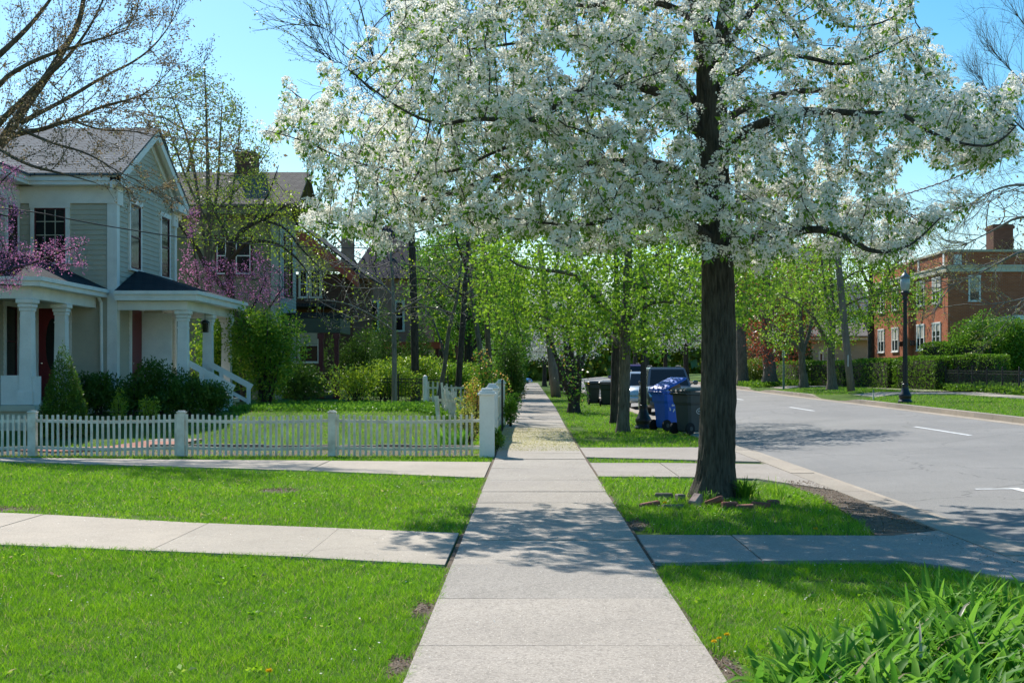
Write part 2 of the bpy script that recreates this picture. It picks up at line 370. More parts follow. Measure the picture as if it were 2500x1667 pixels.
so = bpy.data.objects.new('sun', sun); COL.objects.link(so); so.rotation_euler = (-sd).to_track_quat('-Z', 'Y').to_euler(); so.location = (-30, 40, 60)
scn.view_settings.view_transform = 'Standard'; scn.view_settings.look = 'None'; scn.view_settings.exposure = .50; scn.view_settings.gamma = 1
scn.render.engine = 'CYCLES'; cy = scn.cycles
cy.max_bounces = 7; cy.diffuse_bounces = 3; cy.glossy_bounces = 3; cy.transmission_bounces = 5; cy.transparent_max_bounces = 4
cy.caustics_reflective = False; cy.caustics_refractive = False; cy.use_adaptive_sampling = True; cy.adaptive_threshold = .02
cy.use_denoising = True; cy.sample_clamp_indirect = 6; cy.pixel_filter_type = 'BLACKMAN_HARRIS'

# ================================================================ ground sheet
def fbm(x, y):
    return .5*np.sin(1.7*x+.6*y+1)*np.sin(1.1*y-.4*x)+.3*np.sin(4.3*x-2.2*y)*np.sin(3.9*y+1.7*x)+.2*np.sin(9.1*x+5.3*y)*np.sin(8.3*y-4.2*x)
xs = [-900, -300, -120, -60, -40, -30, -24]+list(np.arange(-20, -3, .5))+list(np.arange(-3, 4.3, .25))+[4.33, 4.36, 5.5, 7, 8.5, 10, 11.5, 12.58, 12.62, 12.9, 13.3, 13.8, 14.5, 15.2, 16, 17, 18, 19, 20, 21, 22, 24, 30, 45, 60, 120, 300, 900]
ys = [-60, -10, 0, 3]+list(np.arange(4, 44, .5))+[46, 50, 55, 60, 66, 72, 80, 90, 100, 110, 140, 200, 400, 1500]
def ground_z(x, y):
    if 4.35 < x < 12.6: return road_z(x, y)-.06
    z = gz(x, y)-.022
    if x < 4.3 and not (-.8 < x < 1.15): z += .012*float(fbm(x*.8, y*.8))
    return z
g = MB(); g.v = [(x, y, ground_z(x, y)) for y in ys for x in xs]; nx = len(xs)
g.f = [(j*nx+i, j*nx+i+1, (j+1)*nx+i+1, (j+1)*nx+i) for j in range(len(ys)-1) for i in range(nx-1)]
tag(g.build('ground', M['ground'], smooth=True), kind='structure')
# ---- road
rx = [4.35, 4.8, 6, 7.5, 9, 10.5, 11.8, 12.6]; ry = [-20]+list(range(0, 200, 4))+[260, 400]
r_ = MB(); r_.v = [(x, y, road_z(x, y)) for y in ry for x in rx]; n = len(rx)
r_.f = [(j*n+i, j*n+i+1, (j+1)*n+i+1, (j+1)*n+i) for j in range(len(ry)-1) for i in range(n-1)]
tag(r_.build('road', M['asphalt']), kind='structure')
# ---- kerbs (concrete strips, joints every 3 m)
k = MB(); rng = random.Random(3)
y = -10
while y < 190:
    L = 3.0; dz = rng.uniform(-.004, .004)
    k.prism([(4.0, y+.008), (4.35, y+.008), (4.35, y+L-.008), (4.0, y+L-.008)], -.14, .010+dz)
    k.prism([(4.352, y+.008), (4.68, y+.008), (4.68, y+L-.008), (4.352, y+L-.008)], -.2, lambda x, yy: road_z(x, yy)+.006)
    y += L
tag(k.build('kerb_near_side', M['kerb']), kind='structure')
k = MB(); y = 16
def kf_drop(y): return .13*sm((y-51)/1.6)*sm((58.5-y)/1.6)+.13*sm((y-69.5)/1.6)*sm((75.5-y)/1.6)
while y < 190:
    L = 1.5
    k.prism([(12.57, y+.006), (12.80, y+.006), (12.80, y+L-.006), (12.57, y+L-.006)], lambda x, yy: road_z(12.6, yy)-.1, lambda x, yy: road_z(12.6, yy)+.15-kf_drop(yy))
    k.prism([(12.24, y+.006), (12.567, y+.006), (12.567, y+L-.006), (12.24, y+L-.006)], lambda x, yy: road_z(x, yy)-.1, lambda x, yy: road_z(x, yy)+.006)
    y += L
tag(k.build('kerb_far_side', M['kerb']), kind='structure')
# ---- markings
mk = MB()
def mark(poly): mk.add([(x, y, road_z(x, y)+.005) for x, y in poly], [tuple(range(len(poly)))])
for y0 in (29.0, 45, 60, 75, 90, 105): mark([(9.72, y0), (9.83, y0), (9.83, y0+4.2), (9.72, y0+4.2)])
mark([(6.0, 17.55), (6.42, 17.40), (6.42, 17.50), (6.0, 17.64)]); mark([(6.42, 16.95), (6.54, 16.95), (6.54, 17.52), (6.42, 17.52)])
tag(mk.build('road_markings', M['paint']), kind='structure')
# ---- sidewalk slabs
sw = MB(); rng = random.Random(8); joints = [3.0, 4.4, 5.82, 7.37, 8.92, 10.5, 12.05, 14.2, 15.5, 16.9, 18.75, 21.0, 23.2, 24.8, 26.4]
while joints[-1] < 190: joints.append(joints[-1]+1.52)
def WL(y): return -.63-(.10 if y > 24 else 0)*sm((y-24)/8)
def WR(y): return .98+.12*sm((y-30)/30)
for a, b in zip(joints, joints[1:]):
    dz = rng.uniform(-.004, .005); t = rng.uniform(-.003, .003); tx = rng.uniform(-.003, .003); q = .009 if b < 30 else .005
    sw.prism([(WL(a), a+q), (WR(a), a+q), (WR(b), b-q), (WL(b), b-q)], -.12, lambda x, y, a=a, dz=dz, t=t, tx=tx: .010+dz+t*(y-a)+tx*x)
tag(sw.build('sidewalk', M['walk']), kind='structure')
# joints filling
j = MB(); j.add([(-.67, 3, -.012), (1.02, 3, -.012), (1.10, 190, -.012), (-.76, 190, -.012)], [(0, 1, 2, 3)])
tag(j.build('sidewalk_bed', M['soil']), kind='structure')
def slab(mb, poly, z=.006, depth=.12): mb.prism(poly, lambda x, y: gz(x, y)+z-depth, lambda x, y: gz(x, y)+z)
# near cross path (left) and its apron (right)
d = MB()
P1b = [(-.66, 10.52), (-1.9, 10.95), (-3.3, 11.35), (-5.3, 11.9), (-8.5, 12.9), (-14, 14.3)]
P1t = [(-.66, 12.6), (-1.9, 12.98), (-3.3, 13.4), (-5.3, 14.25), (-8.5, 15.2), (-14, 16.8)]
def lerp(p, q, t): return (p[0]+(q[0]-p[0])*t, p[1]+(q[1]-p[1])*t)
for i in range(5):
    (a, b), (c, e) = (P1b[i], P1b[i+1]), (P1t[i], P1t[i+1]); gp = .006
    gx = .012 if i in (0, 2, 3) else 0
    d.prism([(a[0]-(.03 if i == 0 else gx), a[1]), (c[0]-(.03 if i == 0 else gx), c[1]), (e[0], e[1]), (b[0], b[1])][::-1], -.12, .004+.002*(i % 2))
tag(d.build('cross_path', M['drive']), kind='structure')
a = MB()
slab(a, [(1.015, 10.62), (1.9, 10.7), (1.9, 12.41), (1.015, 12.45)], .006)
slab(a, [(1.915, 10.7), (2.6, 10.75), (3.05, 10.72), (3.38, 10.35), (3.55, 9.8), (3.985, 9.0), (3.985, 12.75), (3.42, 12.35), (1.915, 12.41)], .009)
tag(a.build('near_apron', M['apron']), kind='structure')
a = MB()
P2b = [(-.66, 19.2), (-3.5, 20.6), (-6.4, 21.7), (-10.5, 23.2)]; P2t = [(-.66, 22.55), (-3.5, 22.9), (-6.4, 23.2), (-10.5, 24.0)]
for i in range(3): a.prism([(P2b[i][0]-.02, P2b[i][1]), (P2t[i][0]-.02, P2t[i][1]), P2t[i+1], P2b[i+1]][::-1], -.12, .005+.002*(i % 2))
tag(a.build('fence_side_path', M['drive']), kind='structure')
a = MB()
slab(a, [(1.02, 19.45), (2.2, 19.35), (2.2, 22.3), (1.02, 22.35)]); slab(a, [(2.215, 19.35), (3.3, 19.0), (3.985, 17.2), (3.985, 22.0), (2.215, 22.3)], .009)
slab(a, [(1.02, 23.85), (3.985, 22.6), (3.985, 27.6), (3.4, 26.95), (1.02, 26.85)], .008)
tag(a.build('second_apron', M['apron']), kind='structure')
# worn soil strip along the kerb
s_ = MB(); s_.add([(x, y, gz(x, y)-.006) for x, y in [(3.3, 12.42), (3.995, 12.7), (3.995, 19.0), (3.6, 18.6), (3.62, 16.4), (3.52, 14.7)]], [tuple(range(6))])
tag(s_.build('worn_soil_strip', M['soil']), kind='structure')
# far pavement, drive aprons
fw = MB(); y = 28
while y < 70:
    fw.prism([(17.4, y+.006), (18.9, y+.006), (18.9, y+1.49), (17.4, y+1.49)], lambda x, yy: gz(x, yy)-.1, lambda x, yy: gz(x, yy)+.012); y += 1.5
tag(fw.build('far_sidewalk', M['drive']), kind='structure')
fa = MB(); fa.prism([(12.81, 52.2), (12.81, 57.6), (15, 56.4), (24, 56.4), (24, 53.4), (15, 53.4)], lambda x, y: gz(x, y)-.1, lambda x, y: gz(min(x, 19), y)+.02-(.12 if x < 13 else 0))
fa.prism([(12.81, 70), (12.81, 75), (14.5, 74), (22, 74), (22, 71), (14.5, 71)], lambda x, y: gz(x, y)-.1, lambda x, y: gz(min(x, 19), y)+.02-(.12 if x < 13 else 0))
tag(fa.build('far_drive_aprons', M['drive']), kind='structure')
# garden edging, brick path, soil bed behind the fence
bd = MB(); bd.add([(x, y, gz(x, y)-.010) for x, y in [(-10.5, 24.3), (-.95, 24.3), (-.95, 26.4), (-10.5, 26.4)]], [(0, 1, 2, 3)])
tag(bd.build('soil_bed', M['soil']), kind='structure')
bp = MB(); bp.prism([(-9.2, 25.2), (-7.5, 26.6), (-7.2, 28.8), (-8.2, 28.8), (-8.7, 27), (-10.2, 25.8)], lambda x, y: gz(x, y)-.05, lambda x, y: gz(x, y)+.03)
tag(bp.build('brick_path', M['pinkbrick']), kind='structure')
rng = random.Random(5); x = -7.7; first = None; i = 0
while x < -1.2:
    L = rng.uniform(.55, .95)
    if i < 9:
        e = MB(); e.box(x, x+L-.02, 26.42+rng.uniform(-.03, .03), 26.60, -.03, .085+rng.uniform(-.012, .012), bev=.012)
        tag(e.build('edging_stone', M['stone'], off=(x, 26.5, 0)), 'long brown edging stone of the lawn border, %s from the white corner pillar' % ['tenth', 'ninth', 'eighth', 'seventh', 'sixth', 'fifth', 'fourth', 'third', 'second', 'nearest'][i], 'edging stone', 'edging stones behind the picket fence')
    x += L; i += 1

# ================================================================ grass
def lawn(name, label, poly, zfun, dens0, ref=7.0, power=1.6, hgt=.05, wid=.0035, seed=1, bald=(), m='grass', ymax=None, edge=.07):
    rg = np.random.default_rng(seed); P = np.array(poly); x0, y0 = P.min(0); x1, y1 = P.max(0)
    Xs = []; ny = int(max(1, (y1-y0)/1.0))
    for k in range(ny):
        ya, yb = y0+(y1-y0)*k/ny, y0+(y1-y0)*(k+1)/ny; ym = (ya+yb)/2
        xa, xb = max(x0, -.43*yb-.6), min(x1, .40*yb+.6)
        if xb <= xa: continue
        nb = int(dens0*min(1.6, (ref/ym)**power)*(xb-xa)*(yb-ya)); Xs.append(np.stack([rg.uniform(xa, xb, nb), rg.uniform(ya, yb, nb)], 1))
    X = np.concatenate(Xs); wob = np.stack([fbm(X[:, 0]*5, X[:, 1]*5)+.6*fbm(X[:, 0]*19, X[:, 1]*19), fbm(X[:, 1]*5+3, X[:, 0]*5)+.6*fbm(X[:, 1]*17, X[:, 0]*17)], 1)*edge
    X = X[inpoly(X[:, 0]+wob[:, 0], X[:, 1]+wob[:, 1], poly)]
    for bx, by, brx, bry in bald:
        q = ((X[:, 0]-bx)/brx)**2+((X[:, 1]-by)/bry)**2; X = X[q+.5*rg.random(len(X))+.35*fbm(X[:, 0]*9, X[:, 1]*9) > .9]
    n = len(X); sc = np.clip(X[:, 1]/ref, .8, 6)**.75
    cl = .5+.5*fbm(X[:, 0]*1.9, X[:, 1]*1.9); cl2 = .5+.5*fbm(X[:, 0]*11, X[:, 1]*11)
    X = X[rg.random(n) < .45+.7*cl2]; n = len(X); sc = np.clip(X[:, 1]/ref, .8, 6)**.75
    cl = .5+.5*fbm(X[:, 0]*1.9, X[:, 1]*1.9); cl2 = .5+.5*fbm(X[:, 0]*11, X[:, 1]*11)
    h = hgt*(.45+.6*rg.random(n))*(.5+.55*cl+.55*cl2); wd = wid*sc*(.7+.6*rg.random(n))
    z = np.array([zfun(a, b) for a, b in X])-.02
    az = rg.uniform(0, 2*np.pi, n); ln = h*rg.uniform(.3, 1.5, n); la = rg.uniform(0, 2*np.pi, n)
    S = np.stack([np.cos(az), np.sin(az), 0*az], 1)*wd[:, None]/2; Ld = np.stack([np.cos(la), np.sin(la), 0*la], 1)*ln[:, None]
    B = np.stack([X[:, 0], X[:, 1], z], 1); V = np.empty((n, 5, 3))
    V[:, 0] = B-S; V[:, 1] = B+S; up = np.stack([0*h, 0*h, h*.6], 1); V[:, 2] = B+S*.8+up+Ld*.35; V[:, 3] = B-S*.8+up+Ld*.35
    V[:, 4] = B+np.stack([0*h, 0*h, h], 1)+Ld
    i = np.arange(n)[:, None]*5; pa = .5+.5*fbm(X[:, 0]*.7+2, X[:, 1]*.7); va = np.clip(.42*rg.random(n)+.22*cl+.18*cl2+.16*pa-.05, 0, .9); va = np.where(rg.random(n) < .05+.10*(pa > .8), rg.uniform(.92, 1, n), va)
    me = npmesh(name, V, i+np.array([[0, 1, 2, 3]]), i+np.array([[3, 2, 4]]), np.repeat(va, 5))
    return tag(link(name, me, None, M[m]), label, None, None, 'stuff')
lawn('lawn_grass', 'bright green lawn in the bottom left corner', [(-6, 4.5), (-.61, 4.5), (-.61, 10.40), (-.95, 10.60), (-1.9, 11.0), (-3.3, 11.40), (-6, 12.12)], gz, 9000, hgt=.05, wid=.0032, seed=2, bald=[(-.70, 8.6, .11, .36), (-.70, 6.95, .10, .32), (-3.1, 8.3, .16, .08)])
lawn('lawn_grass', 'lawn strip between the two cross paths', [(-.64, 12.57), (-1.9, 12.94), (-3.3, 13.36), (-5.3, 14.2), (-10, 15.6), (-10, 22.9), (-6.4, 21.6), (-3.5, 20.5), (-.62, 19.15)], gz, 7000, hgt=.05, seed=3, bald=[(-3.3, 17.3, .35, .45), (-6.3, 14.9, .8, .35), (-1.3, 18.7, .3, .25), (-4.5, 14.1, 1.2, .12)])
lawn('lawn_grass', 'narrow grass strip at the foot of the picket fence', [(-.66, 22.65), (-3.5, 23.0), (-10.5, 23.9), (-10.5, 24.6), (-.66, 24.4)], gz, 6500, hgt=.055, seed=4)
lawn('lawn_grass', 'garden lawn behind the picket fence', [(-10.5, 26.2), (-1.0, 26.2), (-1.0, 36.5), (-4, 35.6), (-8, 35.4), (-8.2, 31), (-9, 29)], gz, 3600, hgt=.055, seed=5)
lawn('lawn_grass', 'thin weeds in the soil at the picket fence', [(-10, 24.6), (-1.0, 24.6), (-1.0, 26.4), (-10, 26.4)], gz, 1500, hgt=.05, seed=15)
lawn('lawn_grass', 'grass corner in the bottom right with tall leafy clump', [(.96, 4.5), (4.0, 4.5), (3.99, 8.6), (3.6, 9.7), (3.38, 10.25), (3.05, 10.65), (1.9, 10.62), (1.15, 10.55), (.96, 10.2)], gz, 9000, hgt=.05, wid=.0032, seed=6, bald=[(1.05, 6.9, .12, .4), (1.3, 8.1, .12, .09), (2.3, 9.7, .5, .12)])
lawn('lawn_grass', 'grass plot around the blossoming street tree', [(.965, 13.6), (1.15, 12.8), (1.45, 12.45), (3.3, 12.45), (3.5, 14.6), (3.62, 16.4), (3.5, 17.6), (2.9, 18.9), (1.4, 19.3), (.965, 19.35)], gz, 5400, hgt=.065, seed=7, bald=[(1.1, 13.4, .2, .5), (2.3, 16.3, .5, .5), (2.0, 13.5, .3, .12), (1.03, 16, .06, .6)])
lawn('lawn_grass', 'grass sliver between the two apron slabs', [(1.05, 22.45), (2.5, 22.4), (3.6, 22.55), (2.5, 23.1), (1.05, 23.75)], gz, 4500, hgt=.05, seed=8)
lawn('lawn_grass', 'grass verge beside the far part of the sidewalk', [(1.05, 26.95), (3.4, 27.05), (3.95, 27.7), (3.95, 110), (1.15, 110), (1.12, 40)], gz, 4200, hgt=.06, seed=9, bald=[(1.6, 30.5, .5, 1.4), (1.3, 36, .25, 2)])
lawn('lawn_grass', 'weedy strip between sidewalk and white board fence', [(-1.2, 25.0), (-.78, 25.0), (-.80, 40), (-.85, 110), (-2.2, 110), (-2.2, 46), (-1.1, 42)], gz, 4200, hgt=.08, seed=10)
lawn('lawn_grass', 'lawn on the far side of the road', [(12.85, 27), (17.3, 27), (17.3, 52), (15, 52.8), (12.85, 51.8)], gz, 5200, ref=7, hgt=.06, seed=11, m='grass_far')
lawn('lawn_grass', 'lawn beyond the drive opening across the road', [(12.85, 58), (15, 57), (19, 57), (19, 70.5), (12.85, 69.5)], gz, 5200, hgt=.07, seed=12, m='grass_far')
lawn('lawn_grass', 'farthest lawn across the road', [(12.85, 75.5), (22, 75.5), (22, 105), (12.85, 105)], gz, 5000, hgt=.09, seed=13, m='grass_far')
lawn('lawn_grass', 'grass beyond the far pavement', [(18.95, 28), (24, 28), (24, 53), (18.95, 53)], gz, 4500, hgt=.07, seed=14, m='grass_far')
# litter, fallen flowers
def scatter(name, label, poly, n, size, m, seed, zo=.014, zf=gz):
    rg = np.random.default_rng(seed); P = np.array(poly); a, b = P.min(0), P.max(0); X = rg.uniform(a, b, (n*3, 2)); X = X[inpoly(X[:, 0], X[:, 1], poly)][:n]
    Z = np.array([zf(p[0], p[1]) for p in X])+zo; D = rg.normal(size=(len(X), 3)); D[:, 2] = np.abs(D[:, 2])*.15
    V, Q, A = leafmesh(name, np.stack([X[:, 0], X[:, 1], Z], 1), D, size*rg.uniform(.5, 1.5, len(X)), size*rg.uniform(.3, .8, len(X)), rg)
    return tag(link(name, npmesh(name, V, Q, None, A), None, M[m]), label, None, None, 'stuff')
scatter('leaf_litter', 'brown leaf litter on the bare strip by the kerb', [(3.35, 12.5), (3.97, 12.9), (3.97, 18.6), (3.6, 18.6)], 1300, .02, 'litter', 1)
scatter('leaf_litter', 'debris along the edge of the apron', [(3.6, 10.0), (3.97, 10.0), (3.97, 12.4), (3.6, 12.4)], 120, .014, 'litter', 2)
scatter('fallen_flowers', 'yellow fallen maple flowers on the sidewalk', [(-.66, 25.5), (.98, 25.5), (1.0, 36), (-.7, 36)], 5200, .022, 'pollen', 3, .02)
scatter('fallen_petals', 'white petals scattered on the lawns', [(-5, 5), (3.9, 5), (3.9, 20), (-6, 20)], 900, .014, 'petal', 4, .03)

def weeds(label, poly, n, seed, m='green'):
    rg = np.random.default_rng(seed); P = np.array(poly); a, b = P.min(0), P.max(0); X = rg.uniform(a, b, (n*3, 2)); X = X[inpoly(X[:, 0], X[:, 1], poly)][:n]; k = 9
    az = rg.uniform(0, 2*np.pi, (len(X), k)); C = np.repeat(np.stack([X[:, 0], X[:, 1], np.full(len(X), .012)], 1), k, 0)+rg.normal(size=(len(X)*k, 3))*[.02, .02, .004]; D = np.stack([np.cos(az).ravel(), np.sin(az).ravel(), rg.uniform(.15, .7, len(X)*k)], 1)
    s = rg.uniform(.025, .06, len(C)); V, Q, A = leafmesh('f', C, D, s, s*.5, rg); tag(link('lawn_weeds', npmesh('lawn_weeds', V, Q, None, A), None, M[m]), label, kind='stuff')
weeds('small broad-leaved weeds in the bottom left lawn', [(-4.5, 5), (-.72, 5), (-.72, 10.3), (-5, 11.2)], 30, 1, 'grass'); weeds('broad-leaved weeds in the middle lawn', [(-7, 14.8), (-.8, 12.9), (-.8, 19), (-7, 21)], 40, 2, 'grass'); weeds('weeds in the bottom right grass corner', [(1.05, 5), (3.9, 5), (3.6, 9.5), (1.1, 10.3)], 20, 3, 'grass'); weeds('weeds round the pear tree', [(1.15, 12.7), (3.4, 12.7), (3.5, 18), (1.2, 19)], 25, 4, 'grass')

for i, (lab, cx_, cy_, rx_, ry_) in enumerate([('bare soil spot on the left sidewalk edge', -.71, 8.6, .09, .34), ('nearest bare soil spot on the left sidewalk edge', -.70, 6.95, .08, .30), ('bare soil spot right of the sidewalk by the dandelions', 1.05, 6.9, .10, .36), ('worn soil at the corner of the pear plot', 1.12, 13.35, .18, .5), ('worn soil spot in the middle lawn', -3.3, 17.3, .32, .4), ('shaded worn soil spot at the left of the middle lawn', -6.1, 14.9, .7, .32), ('soil and roots round the pear trunk', 2.3, 16.2, .55, .5)]):
    q = [(cx_+rx_*math.cos(k*R(20))*(.45+.75*random.Random(i*40+k).random()), cy_+ry_*math.sin(k*R(20))*(.45+.75*random.Random(i*40+k).random())) for k in range(18)]
    q = [(min(x, -.64) if cx_ < -.6 and cx_ > -1 else (max(x, .985) if .9 < cx_ < 1.2 else x), y) for x, y in q]
    b = MB(); b.add([(cx_ if not (.9 < cx_ < 1.2) else 1.05, cy_, .006)]+[(x, y, -.02) for x, y in q], [(0, k+1, (k+1) % 18+1) for k in range(18)]); tag(b.build('soil_patch', M['soil'], smooth=True, off=(cx_, cy_, 0)), kind='structure')
    scatter('leaf_litter', 'crumbs and dry bits on the '+lab, q, int(260*rx_*ry_*10)+60, .016, 'litter', 40+i, .004)
# ================================================================ trees grown towards points sampled inside a crown volume
def put_mesh(name, V, Q, A, m, parent, base, smooth=False):
    V = np.asarray(V)-np.array(base); return link(name, npmesh(name, V, Q, None, A, smooth), parent, m)
def colonize(starts, att, infl, kill, step, iters, rnd, droop=0.0, mom=.35):
    P = [Vector(p) for p in starts]; par = [-1]*len(P); att = [Vector(a) for a in att]; alive = list(range(len(att)))
    for it in range(iters):
        if not alive: break
        kd = kdtree.KDTree(len(P))
        for i, p in enumerate(P): kd.insert(p, i)
        kd.balance(); acc = {}; nxt = []
        for a in alive:
            _, i, d = kd.find(att[a])
            if d < kill: continue
            nxt.append(a)
            if d < infl: acc.setdefault(i, Vector((0, 0, 0))); acc[i] += (att[a]-P[i]).normalized()
        alive = nxt
        if not acc: break
        grew = 0
        for i, v in acc.items():
            if v.length < 1e-3: continue
            v = v.normalized()
            if par[i] >= 0: v = v+(P[i]-P[par[i]]).normalized()*mom
            v = (v+Vector((rnd.gauss(0, .16), rnd.gauss(0, .16), rnd.gauss(0, .16)-droop))).normalized()
            q = P[i]+v*step
            P.append(q); par.append(i); grew += 1
        if grew == 0: break
    return P, par
def sprout(starts, srad, rnd, count, L, step, levels=3, spread=.75, up=.25, wob=.10, kids_=3, minlen=.3):
    """side shoots that leave each bough at an angle and fork again, mostly forward and upward"""
    P = list(starts); par = [-1]*len(P)
    def tang(i):
        d = None
        if i+1 < len(starts) and 1e-3 < (starts[i+1]-starts[i]).length < step*2.2: d = starts[i+1]-starts[i]
        elif i > 0: d = starts[i]-starts[i-1]
        return (d or Vector((0, 0, 1))).normalized()
    def grow(i, d, L, lv):
        n = max(2, int(L/step)); kp = sorted(rnd.uniform(.15, .95) for _ in range(kids_ if lv < levels else 0)); t = 0
        for k in range(n):
            d = (d+Vector((rnd.gauss(0, wob), rnd.gauss(0, wob), rnd.gauss(0, wob)+up*.12))).normalized(); P.append(P[i]+d*step); par.append(i); i = len(P)-1; t = (k+1)/n
            while kp and kp[0] <= t:
                kp.pop(0); s = Vector((rnd.gauss(0, 1), rnd.gauss(0, 1), rnd.gauss(0, 1))); s = (s-d*s.dot(d)).normalized()
                if L*.55 > minlen: grow(i, (d+s*rnd.uniform(.5, 1)*spread).normalized(), L*rnd.uniform(.4, .7), lv+1)
    w_ = [1/(.02+r) for r in srad]; idx = rnd.choices(range(len(starts)), w_, k=count)
    for i in idx:
        d = tang(i); s = Vector((rnd.gauss(0, 1), rnd.gauss(0, 1), rnd.gauss(0, 1))); s = (s-d*s.dot(d)).normalized(); grow(i, (d*.8+s*rnd.uniform(.5, 1)*spread+Vector((0, 0, up))).normalized(), L*rnd.uniform(.5, 1.1), 1)
    return P, par
def resample(pts, rad, step):
    out = []; ro = []
    for (a, b), (ra, rb) in zip(zip(pts, pts[1:]), zip(rad, rad[1:])):
        n = max(1, int((b-a).length/step))
        for k in range(n): out.append(a.lerp(b, k/n)); ro.append(ra+(rb-ra)*k/n)
    out.append(pts[-1]); ro.append(rad[-1]); return out, ro
def smooth_line(pts, rad, it=2):
    for _ in range(it):
        q = [pts[0]]; r = [rad[0]]
        for (a, b), (ra, rb) in zip(zip(pts, pts[1:]), zip(rad, rad[1:])):
            q += [a.lerp(b, .25), a.lerp(b, .75)]; r += [ra*.75+rb*.25, ra*.25+rb*.75]
        q.append(pts[-1]); r.append(rad[-1]); pts, rad = q, r
    return pts, rad
def poly_bbox(poly): xs = [p[0] for p in poly]; ys = [p[1] for p in poly]; return min(xs), max(xs), min(ys), max(ys)
def sc_tree(name, label, cat, Y, trunk, limbs, polys, n_att, hd, leaf, seed=1, mom=.35, gap=None, shoots=None, bark='bark_grey', infl=1.6, kill=.3, step=.2, iters=60, minr=.006,
            holes=(), group=None, zmin=None, trunk_mesh=None, maxtwig=.05, thick=1.0, edge_depth=.25, twig_bark=None, starts_min_r=0.0, crown='foliage', keepout=None, droop=0.0):
    """trunk/limbs: [(x,y,dY,r),...] picture-measured points placed at their own distance; polys [(polygon, weight)] give the crown's extent at distance Y"""
    rnd = random.Random(seed); rg = np.random.default_rng(seed)
    base = W(trunk[0][0], trunk[0][1], Y+trunk[0][2]); base = Vector((base.x, base.y, min(base.z, gz(base.x, base.y)+.6) if zmin is None else zmin))
    root = empty(name, base, label, cat, group)
    tb = []; starts = []; srad = []
    def line(L): return [W(x, y, Y+d) for x, y, d, r in L], [r for x, y, d, r in L]
    p, r = line(trunk); p[0] = base.copy()-Vector((0, 0, .1)); p2, r2 = smooth_line(p, r)
    if trunk_mesh is None:
        tb.append((p2, r2, 12))
        if r[0] > .06: tb.append(([base-Vector((0, 0, .1)), base+Vector((0, 0, r[0]*.9)), base+Vector((0, 0, r[0]*3))], [r[0]*1.45, r[0]*1.12, r[0]*.9], 12))
    a, b = resample(p2, r2, step)
    for q, rr in zip(a, b):
        if q.z-base.z > .45*(a[-1].z-base.z) or rr < .4*r[0]: starts.append(q); srad.append(rr)
    for L in limbs:
        p, r = line(L); p2, r2 = smooth_line(p, r)
        jit = []
        for q in p2: jit.append(q)
        tb.append((jit, r2, 8)); a, b = resample(p2, r2, step)
        for q, rr in zip(a, b): starts.append(q); srad.append(rr)
    # attractors
    att = []; tw = sum(w for _, w in polys)
    for poly, wgt in polys:
        x0, x1, y0, y1 = poly_bbox(poly); m = int(n_att*wgt/tw); cnt = 0; cxm = (x0+x1)/2; cym = (y0+y1)/2; guard = 0
        while cnt < m and guard < 40:
            guard += 1
            X = rg.uniform(x0, x1, m*2); Yy = rg.uniform(y0, y1, m*2); ok = inpoly(X, Yy, poly)
            for h, keep in holes: ok &= ~(inpoly(X, Yy, h) & (rg.random(len(X)) > keep))
            X, Yy = X[ok][:m-cnt], Yy[ok][:m-cnt]; cnt += len(X)
            e = np.sqrt(np.maximum(edge_depth**2, 1-((X-cxm)/(.5*(x1-x0)+1e-6))**2*.85)); dp = rg.uniform(-1, 1, len(X))*hd*e
            for x, y, d in zip(X, Yy, dp): att.append(W(x, y, Y+d))
    if gap is not None:
        A3 = np.array([tuple(q) for q in att]); gf = fbm(A3[:, 0]*gap[0]+A3[:, 1]*.5, A3[:, 2]*gap[0]*1.15-A3[:, 1]*.7); att = [q for q, g_, u in zip(att, gf, rg.random(len(att))) if g_ > gap[1] or u < .08]
    if keepout is not None: att = [q for q in att if not keepout(q)]
    if shoots: P, par = sprout(starts, srad, rnd, step=step, **shoots)
    else: P, par = colonize(starts, att, infl, kill, step, iters, rnd, droop, mom)
    n = len(P); ns = len(starts); cnt = [0]*n; ch = [[] for _ in range(n)]
    for i in range(n-1, ns-1, -1): ch[par[i]].append(i)
    rad = [0.0]*n
    for i in range(n-1, ns-1, -1):
        rad[i] = minr if not ch[i] else min(maxtwig, sum(rad[c]**2.4 for c in ch[i])**(1/2.4)*1.0)
    tw = []
    for i in range(ns, n):
        pp = par[i]; r0 = rad[i] if pp < ns else min(rad[pp], rad[i]*1.3)
        tw.append((P[pp], P[i], r0*thick, rad[i]*thick))
    V, Q = tubes(tb); trk = put_mesh('trunk', V, Q, None, M[bark], root, base, True) if trunk_mesh is None else trunk_mesh(root, base, tb)
    if tw:
        V, Q = tubes([((a, b), (ra, rb), 4 if ra > .012 else 3) for a, b, ra, rb in tw]); put_mesh('crown', V, Q, None, M[twig_bark or bark], root, base)  # twigs alone, as separate tapered pieces
    # leaves
    pts = np.array([tuple(P[i]) for i in range(ns, n) if rad[i] < leaf.get('maxr', .02)]); dr = np.array([tuple(P[i]-P[par[i]]) for i in range(ns, n) if rad[i] < leaf.get('maxr', .02)])
    if len(pts): leaf['fn'](root, base, pts, unit(dr), rg, leaf, crown)
    return root
